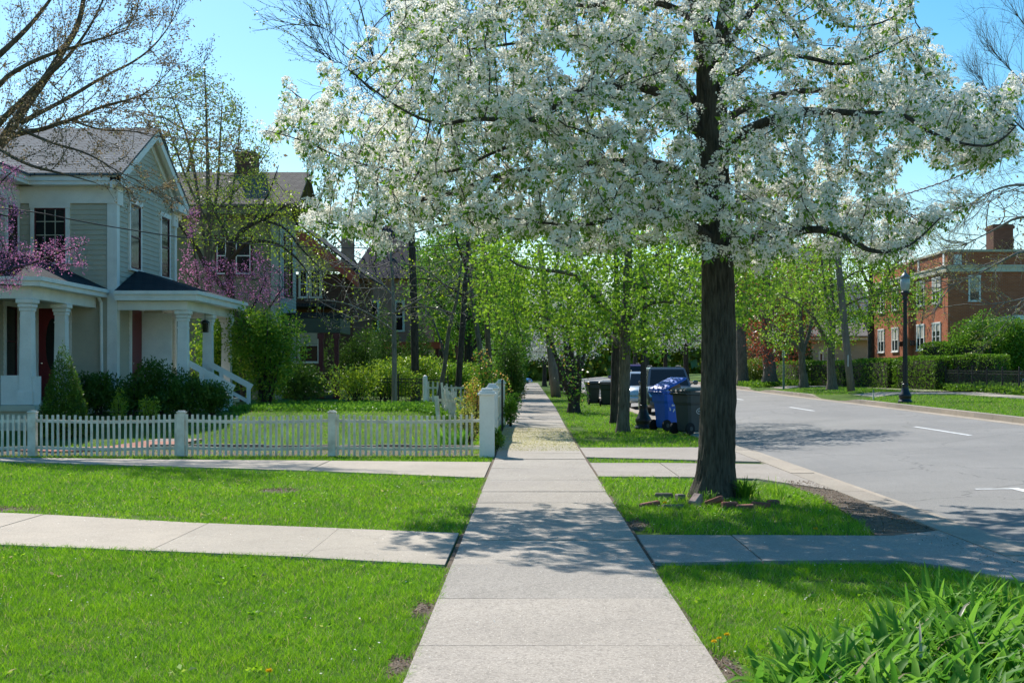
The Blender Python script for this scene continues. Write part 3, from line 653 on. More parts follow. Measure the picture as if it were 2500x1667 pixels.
def leaves_fn(root, base, pts, dr, rg, L, crown):
    """clumps of separate leaves at the twigs"""
    for k, sp in enumerate(L['sets']):
        keep = rg.random(len(pts)) < sp.get('p', 1.0); p = pts[keep]; d = dr[keep]
        if len(p) == 0: continue
        n = sp['n']; C = np.repeat(p, n, 0)+rg.normal(size=(len(p)*n, 3))*sp['spread']
        D = np.repeat(d, n, 0)*.5+rg.normal(size=(len(p)*n, 3))*.8+np.array([0, 0, sp.get('dz', -.2)])
        var = np.clip(.6*rg.random(len(C))+.4*np.repeat(rg.random(len(p)), n), 0, 1); s = sp['size']*rg.uniform(.55, 1.25, len(C))
        V, Q, A = leafmesh('f', C, D, s, s*sp.get('w', .6), rg, var=var)
        put_mesh(sp.get('name', crown), V, Q, A, M[sp['m']], root, base)  # on budding trees this part holds the buds
def LF(*sets, maxr=.02): return dict(fn=leaves_fn, sets=list(sets), maxr=maxr)
def blossom_fn(root, base, pts, dr, rg, L, crown):
    """flower heads: small domes of petals, with drooping green leaves under them"""
    n0 = len(pts); rep = L.get('rep', 1); idx = np.repeat(np.arange(n0)[rg.random(n0) < L['p']], rep)
    c = pts[idx]+rg.normal(size=(len(idx), 3))*L['off']; m = len(c); k = L['k']; Rr = L['R']*rg.uniform(.6, 1.3, m)
    up = unit(rg.normal(size=(m, 3))*.55+np.array([0, 0, .9])); nrm = unit(rg.normal(size=(m, k, 3))+up[:, None, :]*.9)
    C = c[:, None, :]+nrm*Rr[:, None, None]*rg.uniform(.86, 1.04, (m, k, 1))
    tdir = unit(np.cross(nrm, rg.normal(size=(m, k, 3)))+nrm*.15)
    sz = L['ps']*rg.uniform(.7, 1.3, (m, k)); V, Q, A = leafmesh('f', (C-tdir*sz[..., None]*.5).reshape(-1, 3), tdir.reshape(-1, 3), sz.ravel(), sz.ravel()*.85, rg, fold=.15, var=rg.random(m*k))
    put_mesh('blossom', V, Q, A, M[L.get('pm', 'petal')], root, base)
    kl = L['kl']; d = unit(rg.normal(size=(m, kl, 3))*.7+np.array([0, 0, -.75])); C = c[:, None, :]+d*Rr[:, None, None]*.5
    sz = L['ls']*rg.uniform(.6, 1.3, (m, kl)); keep = (rg.random(m) < .92); C = C[keep].reshape(-1, 3); d = d[keep].reshape(-1, 3); sz = sz[keep].ravel()
    V, Q, A = leafmesh('f', C, d, sz, sz*.48, rg, var=np.clip(rg.random(len(C)), 0, 1)); put_mesh('foliage', V, Q, A, M[L.get('lm', 'pearleaf')], root, base)

# ---------------------------------------------------------------- the big blossoming pear
PY = 16.3
def pear_trunk(root, base, tb):
    pts, rad, _ = tb[0] if tb else (None, None, None)
    return None
def ridged(lines, seed=3):
    """bark with real ridges: displaced rings"""
    V = []; Q = []; b = 0; rg = np.random.default_rng(seed); S = 96
    pts, rad = lines; P = [pts[0]]; Rr = [rad[0]]; a, r = resample(pts, rad, .05); k = len(a)
    for i in range(k):
        c = a[i]; z = c.z; th = 2*np.pi*np.arange(S)/S
        flare = 1+.33*max(0, 1-(z-0)/.45)**2*(1+.35*np.sin(th*5+1))
        ridge = .055*np.abs(np.sin(th*13+1.4*np.sin(z*3.1)+.9*np.sin(th*3+z*1.7)))**.7+.03*np.sin(th*29+2.5*np.sin(z*5+th*2))+.02*np.sin(z*23+th*7)*np.sin(th*17+z*9)
        lump = .04*np.sin(th*3+z*1.3)+.03*np.sin(th*2-z*2.1)
        rr = r[i]*flare*(.97+ridge+lump)
        V.append(np.stack([c.x+rr*np.cos(th), c.y+rr*np.sin(th), np.full(S, z)+.0*th], 1))
    V = np.concatenate(V); j = np.arange(k-1)[:, None]*S; c = np.arange(S)[None]; c2 = (c+1) % S
    return V, np.stack([j+c, j+c2, j+S+c2, j+S+c], -1).reshape(-1, 4)
tr_main = [(1640, 1143, 0, .238), (1645, 1060, 0, .232), (1649, 900, 0, .215), (1650, 740, 0, .198), (1649, 600, 0, .190), (1643, 420, 0, .185), (1636, 300, 0, .182), (1635, 200, 0, .178), (1622, 100, .05, .135), (1600, 0, .1, .115), (1585, -130, .15, .09), (1560, -300, .2, .06)]
limbs = [
 [(1640, 190, 0, .14), (1656, 100, -.1, .115), (1672, 0, -.15, .10), (1690, -150, -.3, .07), (1700, -320, -.3, .04)],
 [(1650, 345, 0, .10), (1690, 315, -.3, .08), (1742, 288, -.7, .066), (1822, 256, -1.1, .055), (1905, 256, -1.4, .040), (1990, 262, -1.6, .032), (2072, 259, -1.7, .026), (2123, 298, -1.8, .022), (2190, 327, -1.9, .017), (2270, 339, -2.0, .013), (2310, 315, -2.0, .012), (2335, 288, -2.0, .007)],
 [(1650, 290, 0, .07), (1672, 270, -.1, .055), (1726, 240, .3, .045), (1784, 218, .6, .04), (1870, 205, .9, .035), (2008, 211, 1.1, .026), (2110, 256, 1.2, .02), (2200, 300, 1.2, .012)],
 [(1645, 215, 0, .06), (1700, 160, -.6, .04), (1764, 122, -1.0, .03), (1854, 131, -1.2, .025), (1940, 155, -1.4, .018), (2030, 118, -1.6, .011), (2095, 80, -1.5, .006)],
 [(1660, 120, 0, .05), (1730, 20, .4, .035), (1771, -20, .5, .028), (1806, 38, .5, .02), (1838, 96, .5, .012)],
 [(1680, -60, -.2, .05), (1800, -40, -.8, .035), (1870, 0, -1.1, .025), (1905, 32, -1.2, .02), (1925, 64, -1.3, .015), (2020, 60, -1.3, .01), (2095, 10, -1.3, .007)],
 [(1652, 590, 0, .085), (1700, 560, -.4, .06), (1760, 538, -.9, .052), (1831, 530, -1.3, .048), (1890, 525, -1.5, .042), (1944, 544, -1.6, .036), (2005, 583, -1.7, .025), (2090, 570, -1.7, .014), (2160, 500, -1.7, .008)],
 [(1648, 500, 0, .07), (1690, 470, .4, .045), (1732, 451, .9, .04), (1790, 442, 1.2, .036), (1877, 467, 1.5, .028), (1960, 500, 1.6, .018), (2060, 480, 1.6, .01)],
 [(1640, 470, 0, .10), (1600, 430, .1, .085), (1540, 385, .3, .075), (1480, 375, .4, .07), (1400, 375, .5, .066), (1298, 384, .5, .062), (1228, 391, .4, .06), (1170, 404, .3, .057), (1106, 416, .2, .052), (1074, 439, .2, .048), (994, 448, .1, .04), (927, 472, 0, .03), (870, 505, 0, .02), (790, 520, -.1, .012), (700, 505, -.1, .008)],
 [(1640, 345, 0, .08), (1610, 310, 0, .07), (1520, 205, -.4, .06), (1400, 195, -.9, .052), (1330, 211, -1.2, .048), (1279, 237, -1.4, .042), (1244, 269, -1.5, .038), (1202, 282, -1.6, .032), (1100, 270, -1.7, .024), (1000, 290, -1.8, .018), (900, 240, -1.8, .012), (800, 160, -1.8, .008)],
 [(1400, 375, .5, .045), (1330, 320, 1.0, .035), (1240, 310, 1.3, .028), (1120, 330, 1.5, .022), (960, 330, 1.6, .018), (860, 290, 1.6, .014), (740, 262, 1.5, .01), (650, 195, 1.4, .007)],
 [(1630, 280, 0, .06), (1560, 180, .5, .045), (1480, 110, .9, .035), (1324, 80, 1.2, .028), (1180, 100, 1.3, .02), (1040, 120, 1.3, .014), (930, 70, 1.3, .01), (885, -10, 1.3, .006)],
 [(1610, 60, .1, .05), (1540, 10, -.4, .04), (1440, 0, -.8, .03), (1330, 20, -1.1, .022), (1220, -20, -1.2, .014)],
 [(1228, 391, .4, .03), (1196, 330, 0, .024), (1130, 350, -.4, .02), (1040, 400, -.7, .018), (908, 394, -1.0, .014), (800, 370, -1.1, .01), (690, 320, -1.2, .007), (610, 300, -1.2, .005)],
 [(1645, 560, 0, .06), (1600, 520, -.4, .05), (1520, 480, -.8, .04), (1430, 500, -1.1, .03), (1330, 520, -1.3, .02), (1230, 510, -1.4, .012)],
 [(1170, 404, .3, .03), (1120, 470, .6, .022), (1060, 510, .8, .016), (960, 530, .9, .01), (870, 560, .9, .006)],
]
sil = [(640, 178), (668, 188), (700, 232), (745, 250), (752, 150), (775, 132), (790, 150), (795, 240), (850, 250), (872, 190), (880, 120), (905, 80), (885, -60), (1200, -160), (2080, -160), (2110, 5), (2070, 60), (2205, 75), (2200, 105), (2110, 150), (2200, 150), (2190, 210), (2260, 215), (2352, 160), (2352, 250), (2300, 300), (2250, 380), (2190, 400), (2120, 370), (2060, 400), (2090, 440), (2080, 490), (2230, 450), (2225, 480), (2150, 540), (2130, 585), (2060, 615), (1990, 620), (1900, 590), (1800, 600), (1730, 625), (1680, 610), (1600, 570), (1520, 560), (1450, 565), (1380, 600), (1310, 580), (1270, 560), (1200, 540), (1100, 560), (1040, 525), (960, 545), (880, 590), (850, 570), (830, 540), (760, 540), (700, 510), (700, 495), (790, 470), (730, 420), (680, 400), (700, 345), (600, 320), (596, 300), (700, 300), (690, 270), (655, 215)]
holes = [([(1750, 30), (1960, 30), (1960, 100), (1760, 120)], .45), ([(1760, 0), (2120, -160), (2120, 60), (1960, 90)], .6), ([(2070, 400), (2130, 360), (2180, 420), (2150, 470), (2080, 470)], .1), ([(2060, 60), (2220, 120), (2200, 60), (2120, 0)], .35), ([(2120, 130), (2250, 130), (2240, 210), (2150, 220)], .5),
         ([(1700, 140), (1900, 140), (1900, 215), (1700, 215)], .7), ([(2120, 330), (2250, 340), (2180, 400), (2060, 400)], .45), ([(1640, 20), (1760, 20), (1760, 120), (1690, 140)], .25), ([(1600, 165), (1672, 165), (1672, 380), (1606, 380)], .12), ([(1680, 330), (2352, 330), (2352, 640), (1680, 640)], .6), ([(600, 100), (900, 100), (870, 330), (600, 330)], .8), ([(720, 400), (850, 400), (850, 480), (720, 480)], .5), ([(1690, -160), (2352, -160), (2352, 330), (1690, 330)], .42)]
def pear_keep(q):      # keep the trunk's camera side open between the lower boughs
    return abs(q.x-2.28) < .3 and abs(q.y-PY) < 1.2 and 4.0 < q.z < 5.4
def mk_trunk(root, base, tb):
    V, Q = ridged(smooth_line([W(x, y, PY+d) for x, y, d, r in tr_main], [r for x, y, d, r in tr_main], 1)); put_mesh('trunk', V, Q, None, M['bark'], root, base, True)
    V, Q = tubes(tb); put_mesh('limbs', V, Q, None, M['bark'], root, base, True)
pear = sc_tree('blossoming_pear_tree', 'big pear tree covered in white blossom with thick dark trunk beside the sidewalk', 'tree', PY, tr_main, limbs, [(sil, 1), ([(1900, 190), (2100, 190), (2330, 190), (2350, 330), (2270, 390), (2150, 385), (2050, 320), (1900, 310)], .10)], 13500, 2.5,
    dict(fn=blossom_fn, p=.46, rep=2, off=.045, k=66, R=.077, ps=.024, kl=4, ls=.074, maxr=.018), seed=11, bark='bark', infl=1.3, kill=.15, step=.11, iters=70, minr=.0042, maxtwig=.03,
    holes=holes, zmin=0.0, trunk_mesh=mk_trunk, edge_depth=.3, keepout=pear_keep, gap=(1.9, -.17))
# ================================================================ building helpers. plane 'S' faces the camera (-Y), 'E' faces +X, 'W' faces -X
def pt(pl, a, d, z, p):
    return (a, p-d, z) if pl == 'S' else ((p+d, a, z) if pl == 'E' else (p-d, a, z))
def pbx(mb, pl, a0, a1, z0, z1, p, d0, d1, bev=0):
    A = pt(pl, a0, d0, z0, p); B = pt(pl, a1, d1, z1, p); return mb.box(A[0], B[0], A[1], B[1], A[2], B[2], bev)
def siding(mb, pl, rng_fn, z0, z1, p, course=.137, depth=.022):
    z = z0
    while z < z1-.01:
        zt = min(z+course, z1); a0, a1 = rng_fn(z); b0, b1 = rng_fn(zt)
        if a1-a0 > .02:
            vs = [pt(pl, a0, 0, z, p), pt(pl, a1, 0, z, p), pt(pl, a1, depth, z, p), pt(pl, a0, depth, z, p), pt(pl, b0, .003, zt, p), pt(pl, b1, .003, zt, p), pt(pl, b1, 0, zt, p), pt(pl, b0, 0, zt, p)]
            mb.add(vs, [(0, 1, 2, 3), (3, 2, 5, 4), (0, 3, 4, 7), (1, 6, 5, 2), (0, 7, 6, 1)])
        z = zt
def window(parent, pl, a0, a1, z0, z1, p, trim='white', sash='burg', nx=2, nz=2, fw=.11, glass='glass', mid=True, label=None, blind=0, sill=True, sw=.04, muntin=None):
    f = MB(); t = fw
    pbx(f, pl, a0, a0+t, z0, z1-t-.002, p, .0, .06); pbx(f, pl, a1-t, a1, z0, z1-t-.002, p, .0, .06); pbx(f, pl, a0-.02, a1+.02, z1-t, z1+.02, p, .0, .075)
    if sill: pbx(f, pl, a0-.04, a1+.04, z0-.06, z0-.002, p, 0, .10)
    w_ = f.build('window', M[trim], parent)
    if label: w_['label'] = label
    g = MB(); pbx(g, pl, a0+t, a1-t, z0, z1-t, p, .0, .024); g.build('pane', M[glass], w_)
    s = MB(); b0, b1, y0, y1 = a0+t, a1-t, z0, z1-t
    pbx(s, pl, b0, b0+sw, y0, y1, p, .024, .05); pbx(s, pl, b1-sw, b1, y0, y1, p, .024, .05); pbx(s, pl, b0+sw, b1-sw, y1-sw, y1, p, .024, .05); pbx(s, pl, b0+sw, b1-sw, y0, y0+sw*1.3, p, .024, .05)
    if mid: pbx(s, pl, b0+sw, b1-sw, (y0+y1)/2-.02, (y0+y1)/2+.02, p, .024, .052)
    s.build('sash', M[sash], w_)
    q = MB()
    for i in range(1, nx): a = b0+(b1-b0)*i/nx; pbx(q, pl, a-.012, a+.012, y0+sw*1.4, y1-sw-.002, p, .0245, .040)
    for i in range(1, nz):
        z = y0+(y1-y0)*i/nz
        if mid and abs(z-(y0+y1)/2) < .05: continue
        pbx(q, pl, b0+sw+.002, b1-sw-.002, z-.012, z+.012, p, .0242, .038)
    if q.v: q.build('muntin', M[muntin or sash], w_)
    if blind:
        c = MB(); pbx(c, pl, b0+sw+.01, b1-sw-.01, y1-sw-blind*(y1-y0), y1-sw-.01, p, .0241, .030); c.build('blind', M['curtain'], w_)
    return w_
def column(parent, x, y, z0, z1, w=.30, m='white'):
    c = MB(); h = w/2
    c.box(x-h*1.18, x+h*1.18, y-h*1.18, y+h*1.18, z0, z0+.32, .012)
    b = len(c.v); c.v += [(x+i*h*1.0, y+j*h*1.0, z0+.32) for i, j in ((-1,-1),(1,-1),(1,1),(-1,1))]+[(x+i*h*.86, y+j*h*.86, z1-.30) for i, j in ((-1,-1),(1,-1),(1,1),(-1,1))]
    c.f += [(b, b+1, b+5, b+4), (b+1, b+2, b+6, b+5), (b+2, b+3, b+7, b+6), (b+3, b, b+4, b+7)]
    c.box(x-h*.95, x+h*.95, y-h*.95, y+h*.95, z1-.50, z1-.46); c.box(x-h*1.0, x+h*1.0, y-h*1.0, y+h*1.0, z1-.30, z1-.22, .01)
    c.box(x-h*1.15, x+h*1.15, y-h*1.15, y+h*1.15, z1-.22, z1-.12, .02); c.box(x-h*1.38, x+h*1.38, y-h*1.38, y+h*1.38, z1-.12, z1, .02)
    return c.build('column', M[m], parent)
def gable_roof(mb, ax, a0, a1, p0, p1, ze, zr, th=.09):
    """ridge along ax ('x' or 'y') from a0 to a1, eaves at p0 and p1"""
    pm = (p0+p1)/2
    def q(a, p, z): return (a, p, z) if ax == 'x' else (p, a, z)
    for e in (p0, p1):
        vs = [q(a0, e, ze), q(a1, e, ze), q(a1, pm, zr), q(a0, pm, zr)]; vs += [(v[0], v[1], v[2]-th) for v in vs]
        mb.add(vs, [(0, 1, 2, 3), (7, 6, 5, 4), (0, 4, 5, 1), (1, 5, 6, 2), (3, 2, 6, 7), (0, 3, 7, 4)])
# ================================================================ house 1 (grey-green clapboard)
H = empty('clapboard_house', (-14, 38.6, .4), 'grey-green clapboard house with white trim, porches and red doors behind the picket fence', 'house')
XE, YS, YN = -11.3, 35.6, 41.6; YM = 38.6; XWg = -13.95
wl = MB(); siding(wl, 'S', lambda z: (XWg, XE-.20), .5, 6.15, YS); wl.box(-20, XE-.01, YS+.002, YN, .3, 6.8)
def gr(z):
    if z < 6.55: return (YS+.20, YN-.2)
    t = (z-6.55)/(8.5-6.55); return (YS+(YM-YS)*t+.02, YN-(YN-YM)*t-.02)
siding(wl, 'E', gr, .5, 8.45, XE)
wl.add([(XE-.01, YS, 6.6), (XE-.01, YN, 6.6), (XE-.01, YM, 8.5), (-20, YS, 6.6), (-20, YN, 6.6), (-20, YM, 8.5)], [(0, 1, 2), (0, 2, 5, 3), (1, 4, 5, 2)])
wl.box(-20, XWg-.01, 28.5, YS-.002, .3, 6.8); siding(wl, 'E', lambda z: (28.5, YS), .5, 6.15, XWg)
wl.build('wall', M['siding'], H)
def one(name, m, parent, *calls):
    for c in calls:
        q = MB(); c(q); q.build(name, M[m], parent)
one('corner_board', 'white', H, lambda q: (pbx(q, 'S', XE-.22, XE, .45, 6.15, YS, 0, .045), pbx(q, 'E', YS-.045, YS+.20, .45, 6.12, XE, .002, .047)), lambda q: pbx(q, 'E', YN-.20, YN, .45, 6.15, XE, .0, .047))
one('frieze', 'white', H, lambda q: (pbx(q, 'S', XWg+.072, XE+.07, 6.15, 6.60, YS, .0, .07), pbx(q, 'E', YS-.06, YS+.42, 6.12, 6.60, XE, .005, .075)), lambda q: pbx(q, 'E', YN-.42, YN+.05, 6.15, 6.60, XE, .005, .075), lambda q: pbx(q, 'E', 28.5, YS-.07, 6.15, 6.60, XWg, .0, .07))
one('cornice', 'white', H, lambda q: (q.box(XWg+.45, XE+.27, YS-.46, YS-.07, 6.60, 6.70), q.box(XWg+.47, XE+.29, YS-.50, YS-.071, 6.702, 6.86), q.box(XE+.0755, XE+.268, YS-.07, YS+.62, 6.60, 6.70), q.box(XE+.0756, XE+.288, YS-.0705, YS+.66, 6.702, 6.80)), lambda q: q.box(XE+.08, XE+.29, YN-.62, YN+.42, 6.60, 6.86), lambda q: (q.box(XWg+.0705, XWg+.45, 28.4, YS-.46, 6.60, 6.70), q.box(XWg+.071, XWg+.48, 28.4, YS-.5, 6.702, 6.86)))
# rake boards
rk = MB(); ez, rz_ = 6.86, 8.70
for e, s in ((YS-.5, 1), (YN+.5, -1)):
    for x0, x1, up, dn in ((XE+.185, XE+.305, .02, -.26), (XE+.002, XE+.184, -.06, -.13), (XE+.001, XE+.06, -.13, -.42)):
        a = (e, ez); b = (YM, rz_); vs = []
        for x in (x0, x1):
            for (yy, zz) in (a, b): vs += [(x, yy, zz+up), (x, yy, zz+dn)]
        rk.add(vs, [(0, 1, 3, 2), (4, 6, 7, 5), (0, 2, 6, 4), (1, 5, 7, 3), (0, 4, 5, 1), (2, 3, 7, 6)])
rk.build('rake_board', M['white'], H)
rf = MB(); gable_roof(rf, 'x', -20, XE+.33, YS-.55, YN+.55, 6.90, 8.76, .07)
rf.build('roof', M['roof1'], H)
rf = MB(); gable_roof(rf, 'y', 28.0, YM, -20.5, XWg+.53, 6.88, 8.74, .07); rf.build('wing_roof', M['roof1'], H)
window(H, 'S', DX(71, YS), DX(161, YS), 4.55, 6.13, YS, nx=3, nz=4, mid=False, muntin='siding')
window(H, 'E', 34.65, 35.52, 4.55, 6.13, XWg, nx=1, nz=1); window(H, 'E', 34.55, 35.5, 1.45, 3.42, XWg, nx=1, nz=1)
window(H, 'E', 36.67, 37.85, 4.48, 6.42, XE, nx=1, nz=1); window(H, 'E', 39.75, 40.85, 4.48, 6.42, XE, nx=1, nz=1)
window(H, 'E', 40.0, 41.0, 1.8, 3.5, XE, nx=1, nz=1)
def door(parent, pl, a0, a1, z0, z1, p, oval=True, label=None, storm=False):
    f = MB(); t = .13
    pbx(f, pl, a0, a0+t, z0, z1-t-.002, p, 0, .06); pbx(f, pl, a1-t, a1, z0, z1-t-.002, p, 0, .06); pbx(f, pl, a0-.02, a1+.02, z1-t, z1+.03, p, 0, .075)
    w_ = f.build('door', M['white'], parent)
    if label: w_['label'] = label
    l = MB(); pbx(l, pl, a0+t, a1-t, z0, z1-t, p, 0, .035); l.build('leaf', M['reddoor'], w_)
    am = (a0+a1)/2; hw = (a1-a0-2*t)/2
    if oval:
        o = MB(); vs = [pt(pl, am+hw*.48*math.cos(k*R(15)), .036, (z0+z1)/2+.2+(z1-z0)*.27*math.sin(k*R(15)), p) for k in range(24)]+[pt(pl, am+hw*.48*math.cos(k*R(15)), .046, (z0+z1)/2+.2+(z1-z0)*.27*math.sin(k*R(15)), p) for k in range(24)]
        o.add(vs, [tuple(range(24, 48)), tuple(range(23, -1, -1))]+[(k, (k+1) % 24, 24+(k+1) % 24, 24+k) for k in range(24)]); o.build('oval_pane', M['glass'], w_)
    kn = MB(); c = Vector(pt(pl, a0+t+.09, .06, z0+1.0, p)); kn.lathe(c-Vector((0, 0, .03)), [(.005, 0), (.03, .015), (.03, .045), (.005, .06)], 10); kn.build('handle', M['pewter'], w_)
    return w_
door(H, 'S', DX(79, YS), DX(165, YS), .80, 3.42, YS, label='dark red front door with a tall oval pane')
dd = door(H, 'E', 36.75, 38.0, .80, 3.46, XE, oval=False, label='narrow red side door on the right porch')
sd_ = MB(); sd_.obox((XE+.45, 37.95, 2.05), (.42, .05, 0), (.004, -.03, 0), (0, 0, 1.22)); sd_.build('storm_door', M['white'], dd)
# down pipe
dp = MB(); dp.tube([(XE-.38, YS-.33, 3.62), (XE-.36, YS-.12, 3.45), (XE-.34, YS-.10, .6)], .045, 8); dp.build('downpipe', M['white'], H)
# right porch
pf = MB(); pf.box(XE+.05, -9.2, YS-.1, 41.3, .62, .75); pf.box(XE+.07, -9.3, YS-.02, 41.2, .3, .618); pf.build('porch_floor', M['white'], H)
er = MB(); E0, E1, X1 = 35.3, 41.5, -9.0
def hip(mb, x0, x1, y0, y1, z, yt0, yt1, zt, th=.06):
    vs = [(x0, y0, z), (x1, y0, z), (x1, y1, z), (x0, y1, z), (x0+.0, yt0, zt), (x0+.0, yt1, zt)]
    mb.add(vs, [(0, 1, 4), (1, 2, 5, 4), (2, 3, 5), (0, 3, 2, 1)])
hip(er, XE+.05, X1, E0, E1, 3.76, 37.4, 39.4, 4.47); er.build('porch_roof', M['roof2'], H)
be = MB()
def ring(mb, x0, x1, y0, y1, z0, z1, t):   # three outer sides of a porch beam
    mb.box(x0, x1, y0, y0+t, z0, z1); mb.box(x1-t, x1, y0+t+.001, y1-t-.001, z0, z1); mb.box(x0, x1, y1-t, y1, z0, z1)
ring(be, XE+.05, X1+.03, E0-.03, E1+.03, 3.66, 3.757, .5); ring(be, XE+.05, X1-.03, E0+.03, E1-.03, 3.50, 3.659, .45); ring(be, XE+.05, X1-.35, E0+.30, E1-.30, 3.25, 3.499, .25)
be.build('porch_beam', M['white'], H)
cl = MB(); cl.box(XE+.05, X1-.6, E0+.56, E1-.56, 3.44, 3.48); cl.build('porch_ceiling', M['white'], H)
for y in (35.85, 38.6, 40.95): column(H, -9.52, y, .75, 3.25, .29)
# steps and rails
st = MB()
for i in range(3): st.box(-9.19+.3*i, -9.19+.3*(i+1)-.002, 36.3, 38.3, .3, .62-.12*i)
st.build('porch_steps', M['white'], H)
for yy in (35.95, 38.25):
    r2 = MB(); r2.bar((-9.4, yy, 1.80), (-8.15, yy, 1.12), .06, .16); r2.bar((-9.4, yy, 1.32), (-8.3, yy, .72), .05, .10)
    for q in (-9.05, -8.25): r2.box(q-.05, q+.05, yy-.05, yy+.05, .5, 1.72-(q+9.25)*.55)
    r2.build('stair_rail', M['white'], H)
# left porch
hp = MB(); hip(hp, XWg+.09, -11.46, 30.6, 35.55, 3.80, 35.5, 35.5, 4.62); vs = [(XWg+.09, 30.6, 3.80), (-11.46, 30.6, 3.80), (-11.46, 35.55, 3.80), (-13.2, 35.55, 4.62), (XWg+.09, 35.55, 4.62), (XWg+.09, 33.2, 4.62), (-13.2, 33.2, 4.62)]
hp = MB(); hp.add(vs, [(0, 1, 6, 5), (1, 2, 3, 6), (5, 6, 3, 4), (0, 5, 4)]); hp.build('porch_roof', M['roof2'], H)
be = MB()
for x1, y0, z0, z1, t in ((-11.44, 30.56, 3.70, 3.798, .5), (-11.50, 30.62, 3.58, 3.699, .42), (-11.80, 30.90, 3.30, 3.579, .25)):
    be.box(XWg+.09, x1, y0, y0+t, z0, z1); be.box(x1-t, x1, y0+t+.001, 35.5, z0, z1)
be.build('porch_beam', M['white'], H)
cl = MB(); cl.box(XWg+.09, -12.1, 31.2, 35.52, 3.44, 3.50); cl.build('porch_ceiling', M['cream'], H)
for y in (31.05, 33.3): column(H, -11.95, y, .78, 3.30, .30)
pf = MB(); pf.box(XWg+.05, -11.6, 30.6, 35.55, .64, .77); pf.box(XWg+.05, -11.7, 30.7, 35.5, .1, .638); pf.build('porch_floor', M['cream'], H)
pn = MB(); pn.box(-12.55, -12.12, 30.95, 31.03, .78, 1.48); pn.box(-11.80, -11.62, 30.95, 31.03, .78, 1.46); pn.build('rail_panel', M['white'], H)
# objects on the porches
bx = empty('storage_box', (-12.9, 30.95, .77), 'low white box with a slotted front on the left porch', 'box'); b = MB(); b.box(-13.6, -12.58, 30.75, 31.2, .775, 1.36, .02); b.build('body', M['white'], bx)
b = MB(); b.box(-13.62, -12.56, 30.72, 31.22, 1.362, 1.43, .02); b.build('lid', M['white'], bx); b = MB(); b.box(-12.92, -12.74, 30.742, 30.752, 1.12, 1.18); b.build('slot', M['black'], bx); b = MB(); b.box(-13.0, -12.68, 30.735, 30.7495, 1.02, 1.075); b.build('slot_frame', M['white'], bx)
lv = empty('louvered_shutter', (XE+.4, 40.2, .75), 'slatted cream shutter leaning on the wall of the right porch', 'shutter')
b = MB(); p0 = Vector((XE+.55, 39.75, .77)); up = Vector((-.42, .22, 1.25)); sd2 = Vector((.06, .48, 0)); nn = up.cross(sd2).normalized()*.02
for s in (0, 1): b.bar(p0+sd2*s, p0+sd2*s+up, .05, .05)
for s in (0, .5, 1): b.bar(p0+up*s, p0+up*s+sd2, .05, .05)
b.build('frame', M['cream'], lv); b = MB()
for i in range(1, 16):
    if i != 8: b.bar(p0+up*(i/16), p0+up*(i/16)+sd2, .05, .02)
b.build('slats', M['cream'], lv)
ln = empty('porch_lantern', (-9.4, 38.0, 2.75), 'black hanging lantern under the right porch roof', 'lantern'); LX = DX(471, 37.6)
b = MB(); b.tube([(LX, 37.6, 3.3), (LX, 37.6, 3.05)], .008, 6); b.lathe((LX, 37.6, 2.98), [(.13, 0), (.14, .01), (.05, .08), (.01, .09)], 6); b.lathe((LX, 37.6, 2.70), [(.10, 0), (.10, .02), (.02, .021)], 6)
for k in range(6): b.bar((LX+.09*math.cos(k*R(60)), 37.6+.09*math.sin(k*R(60)), 2.71), (LX+.125*math.cos(k*R(60)), 37.6+.125*math.sin(k*R(60)), 2.98), .012)
b.build('frame', M['iron'], ln); b = MB(); b.lathe((LX, 37.6, 2.722), [(.075, 0), (.10, .25)], 6); b.build('glass', M['glass'], ln)

# ================================================================ house 2 (olive, grey roof)
H2 = empty('olive_house', (-13, 55, .6), 'olive-sided two-storey house with grey shingle roof and chimney, half hidden by the gnarled tree', 'house')
b = MB(); b.box(-20, -10.02, 52, 55.7, .3, 8.0); b.build('wall', M['olivewall'], H2)
b = MB(); siding(b, 'E', lambda z: (52.3, 55.7), .5, 7.9, -10.0); b.add([(-10.01, 52, 7.9), (-10.01, 55.7, 7.9), (-10.01, 53.85, 9.5)], [(0, 1, 2)]); b.build('side_wall', M['siding2'], H2)
b = MB(); pbx(b, 'S', -10.32, -9.97, .4, 7.9, 52, 0, .06); pbx(b, 'E', 51.94, 52.3, .4, 7.9, -10.0, .001, .06); b.build('corner_board', M['siding2'], H2)
b = MB(); gable_roof(b, 'x', -20, -9.1, 51.2, 56.5, 8.15, 9.8, .1); b.build('roof', M['roof3'], H2)
b = MB(); b.box(-20, -9.5, 51.3, 52, 7.78, 8.04); 
b.add([(-9.2, 51.3, 8.02), (-9.2, 56.4, 8.02), (-9.2, 53.85, 9.64), (-9.97, 51.3, 7.99), (-9.97, 56.4, 7.99), (-9.97, 53.85, 9.64)], [(0, 1, 4, 3), (0, 3, 5, 2), (1, 2, 5, 4), (3, 4, 5)]); b.build('eaves', M['olivewall'], H2)
b = MB(); b.box(DX(546, 54), DX(592, 54), 53.5, 54.3, 9.0, 10.6); b.box(DX(546, 54)-.06, DX(592, 54)+.06, 53.44, 54.36, 10.42, 10.54); b.build('chimney', M['brownbrick'], H2)
window(H2, 'S', DX(538, 52), DX(580, 52), DZ(630, 52), DZ(541, 52), 52, nx=1, nz=1, sash='white', trim='burg', fw=.07); window(H2, 'S', DX(494, 52), DX(524, 52), DZ(630, 52), DZ(541, 52), 52, nx=1, nz=1, sash='white', trim='burg', fw=.07)
window(H2, 'S', DX(560, 52), DX(600, 52), 1.6, 3.6, 52, nx=1, nz=1, trim='burg', sash='burg')
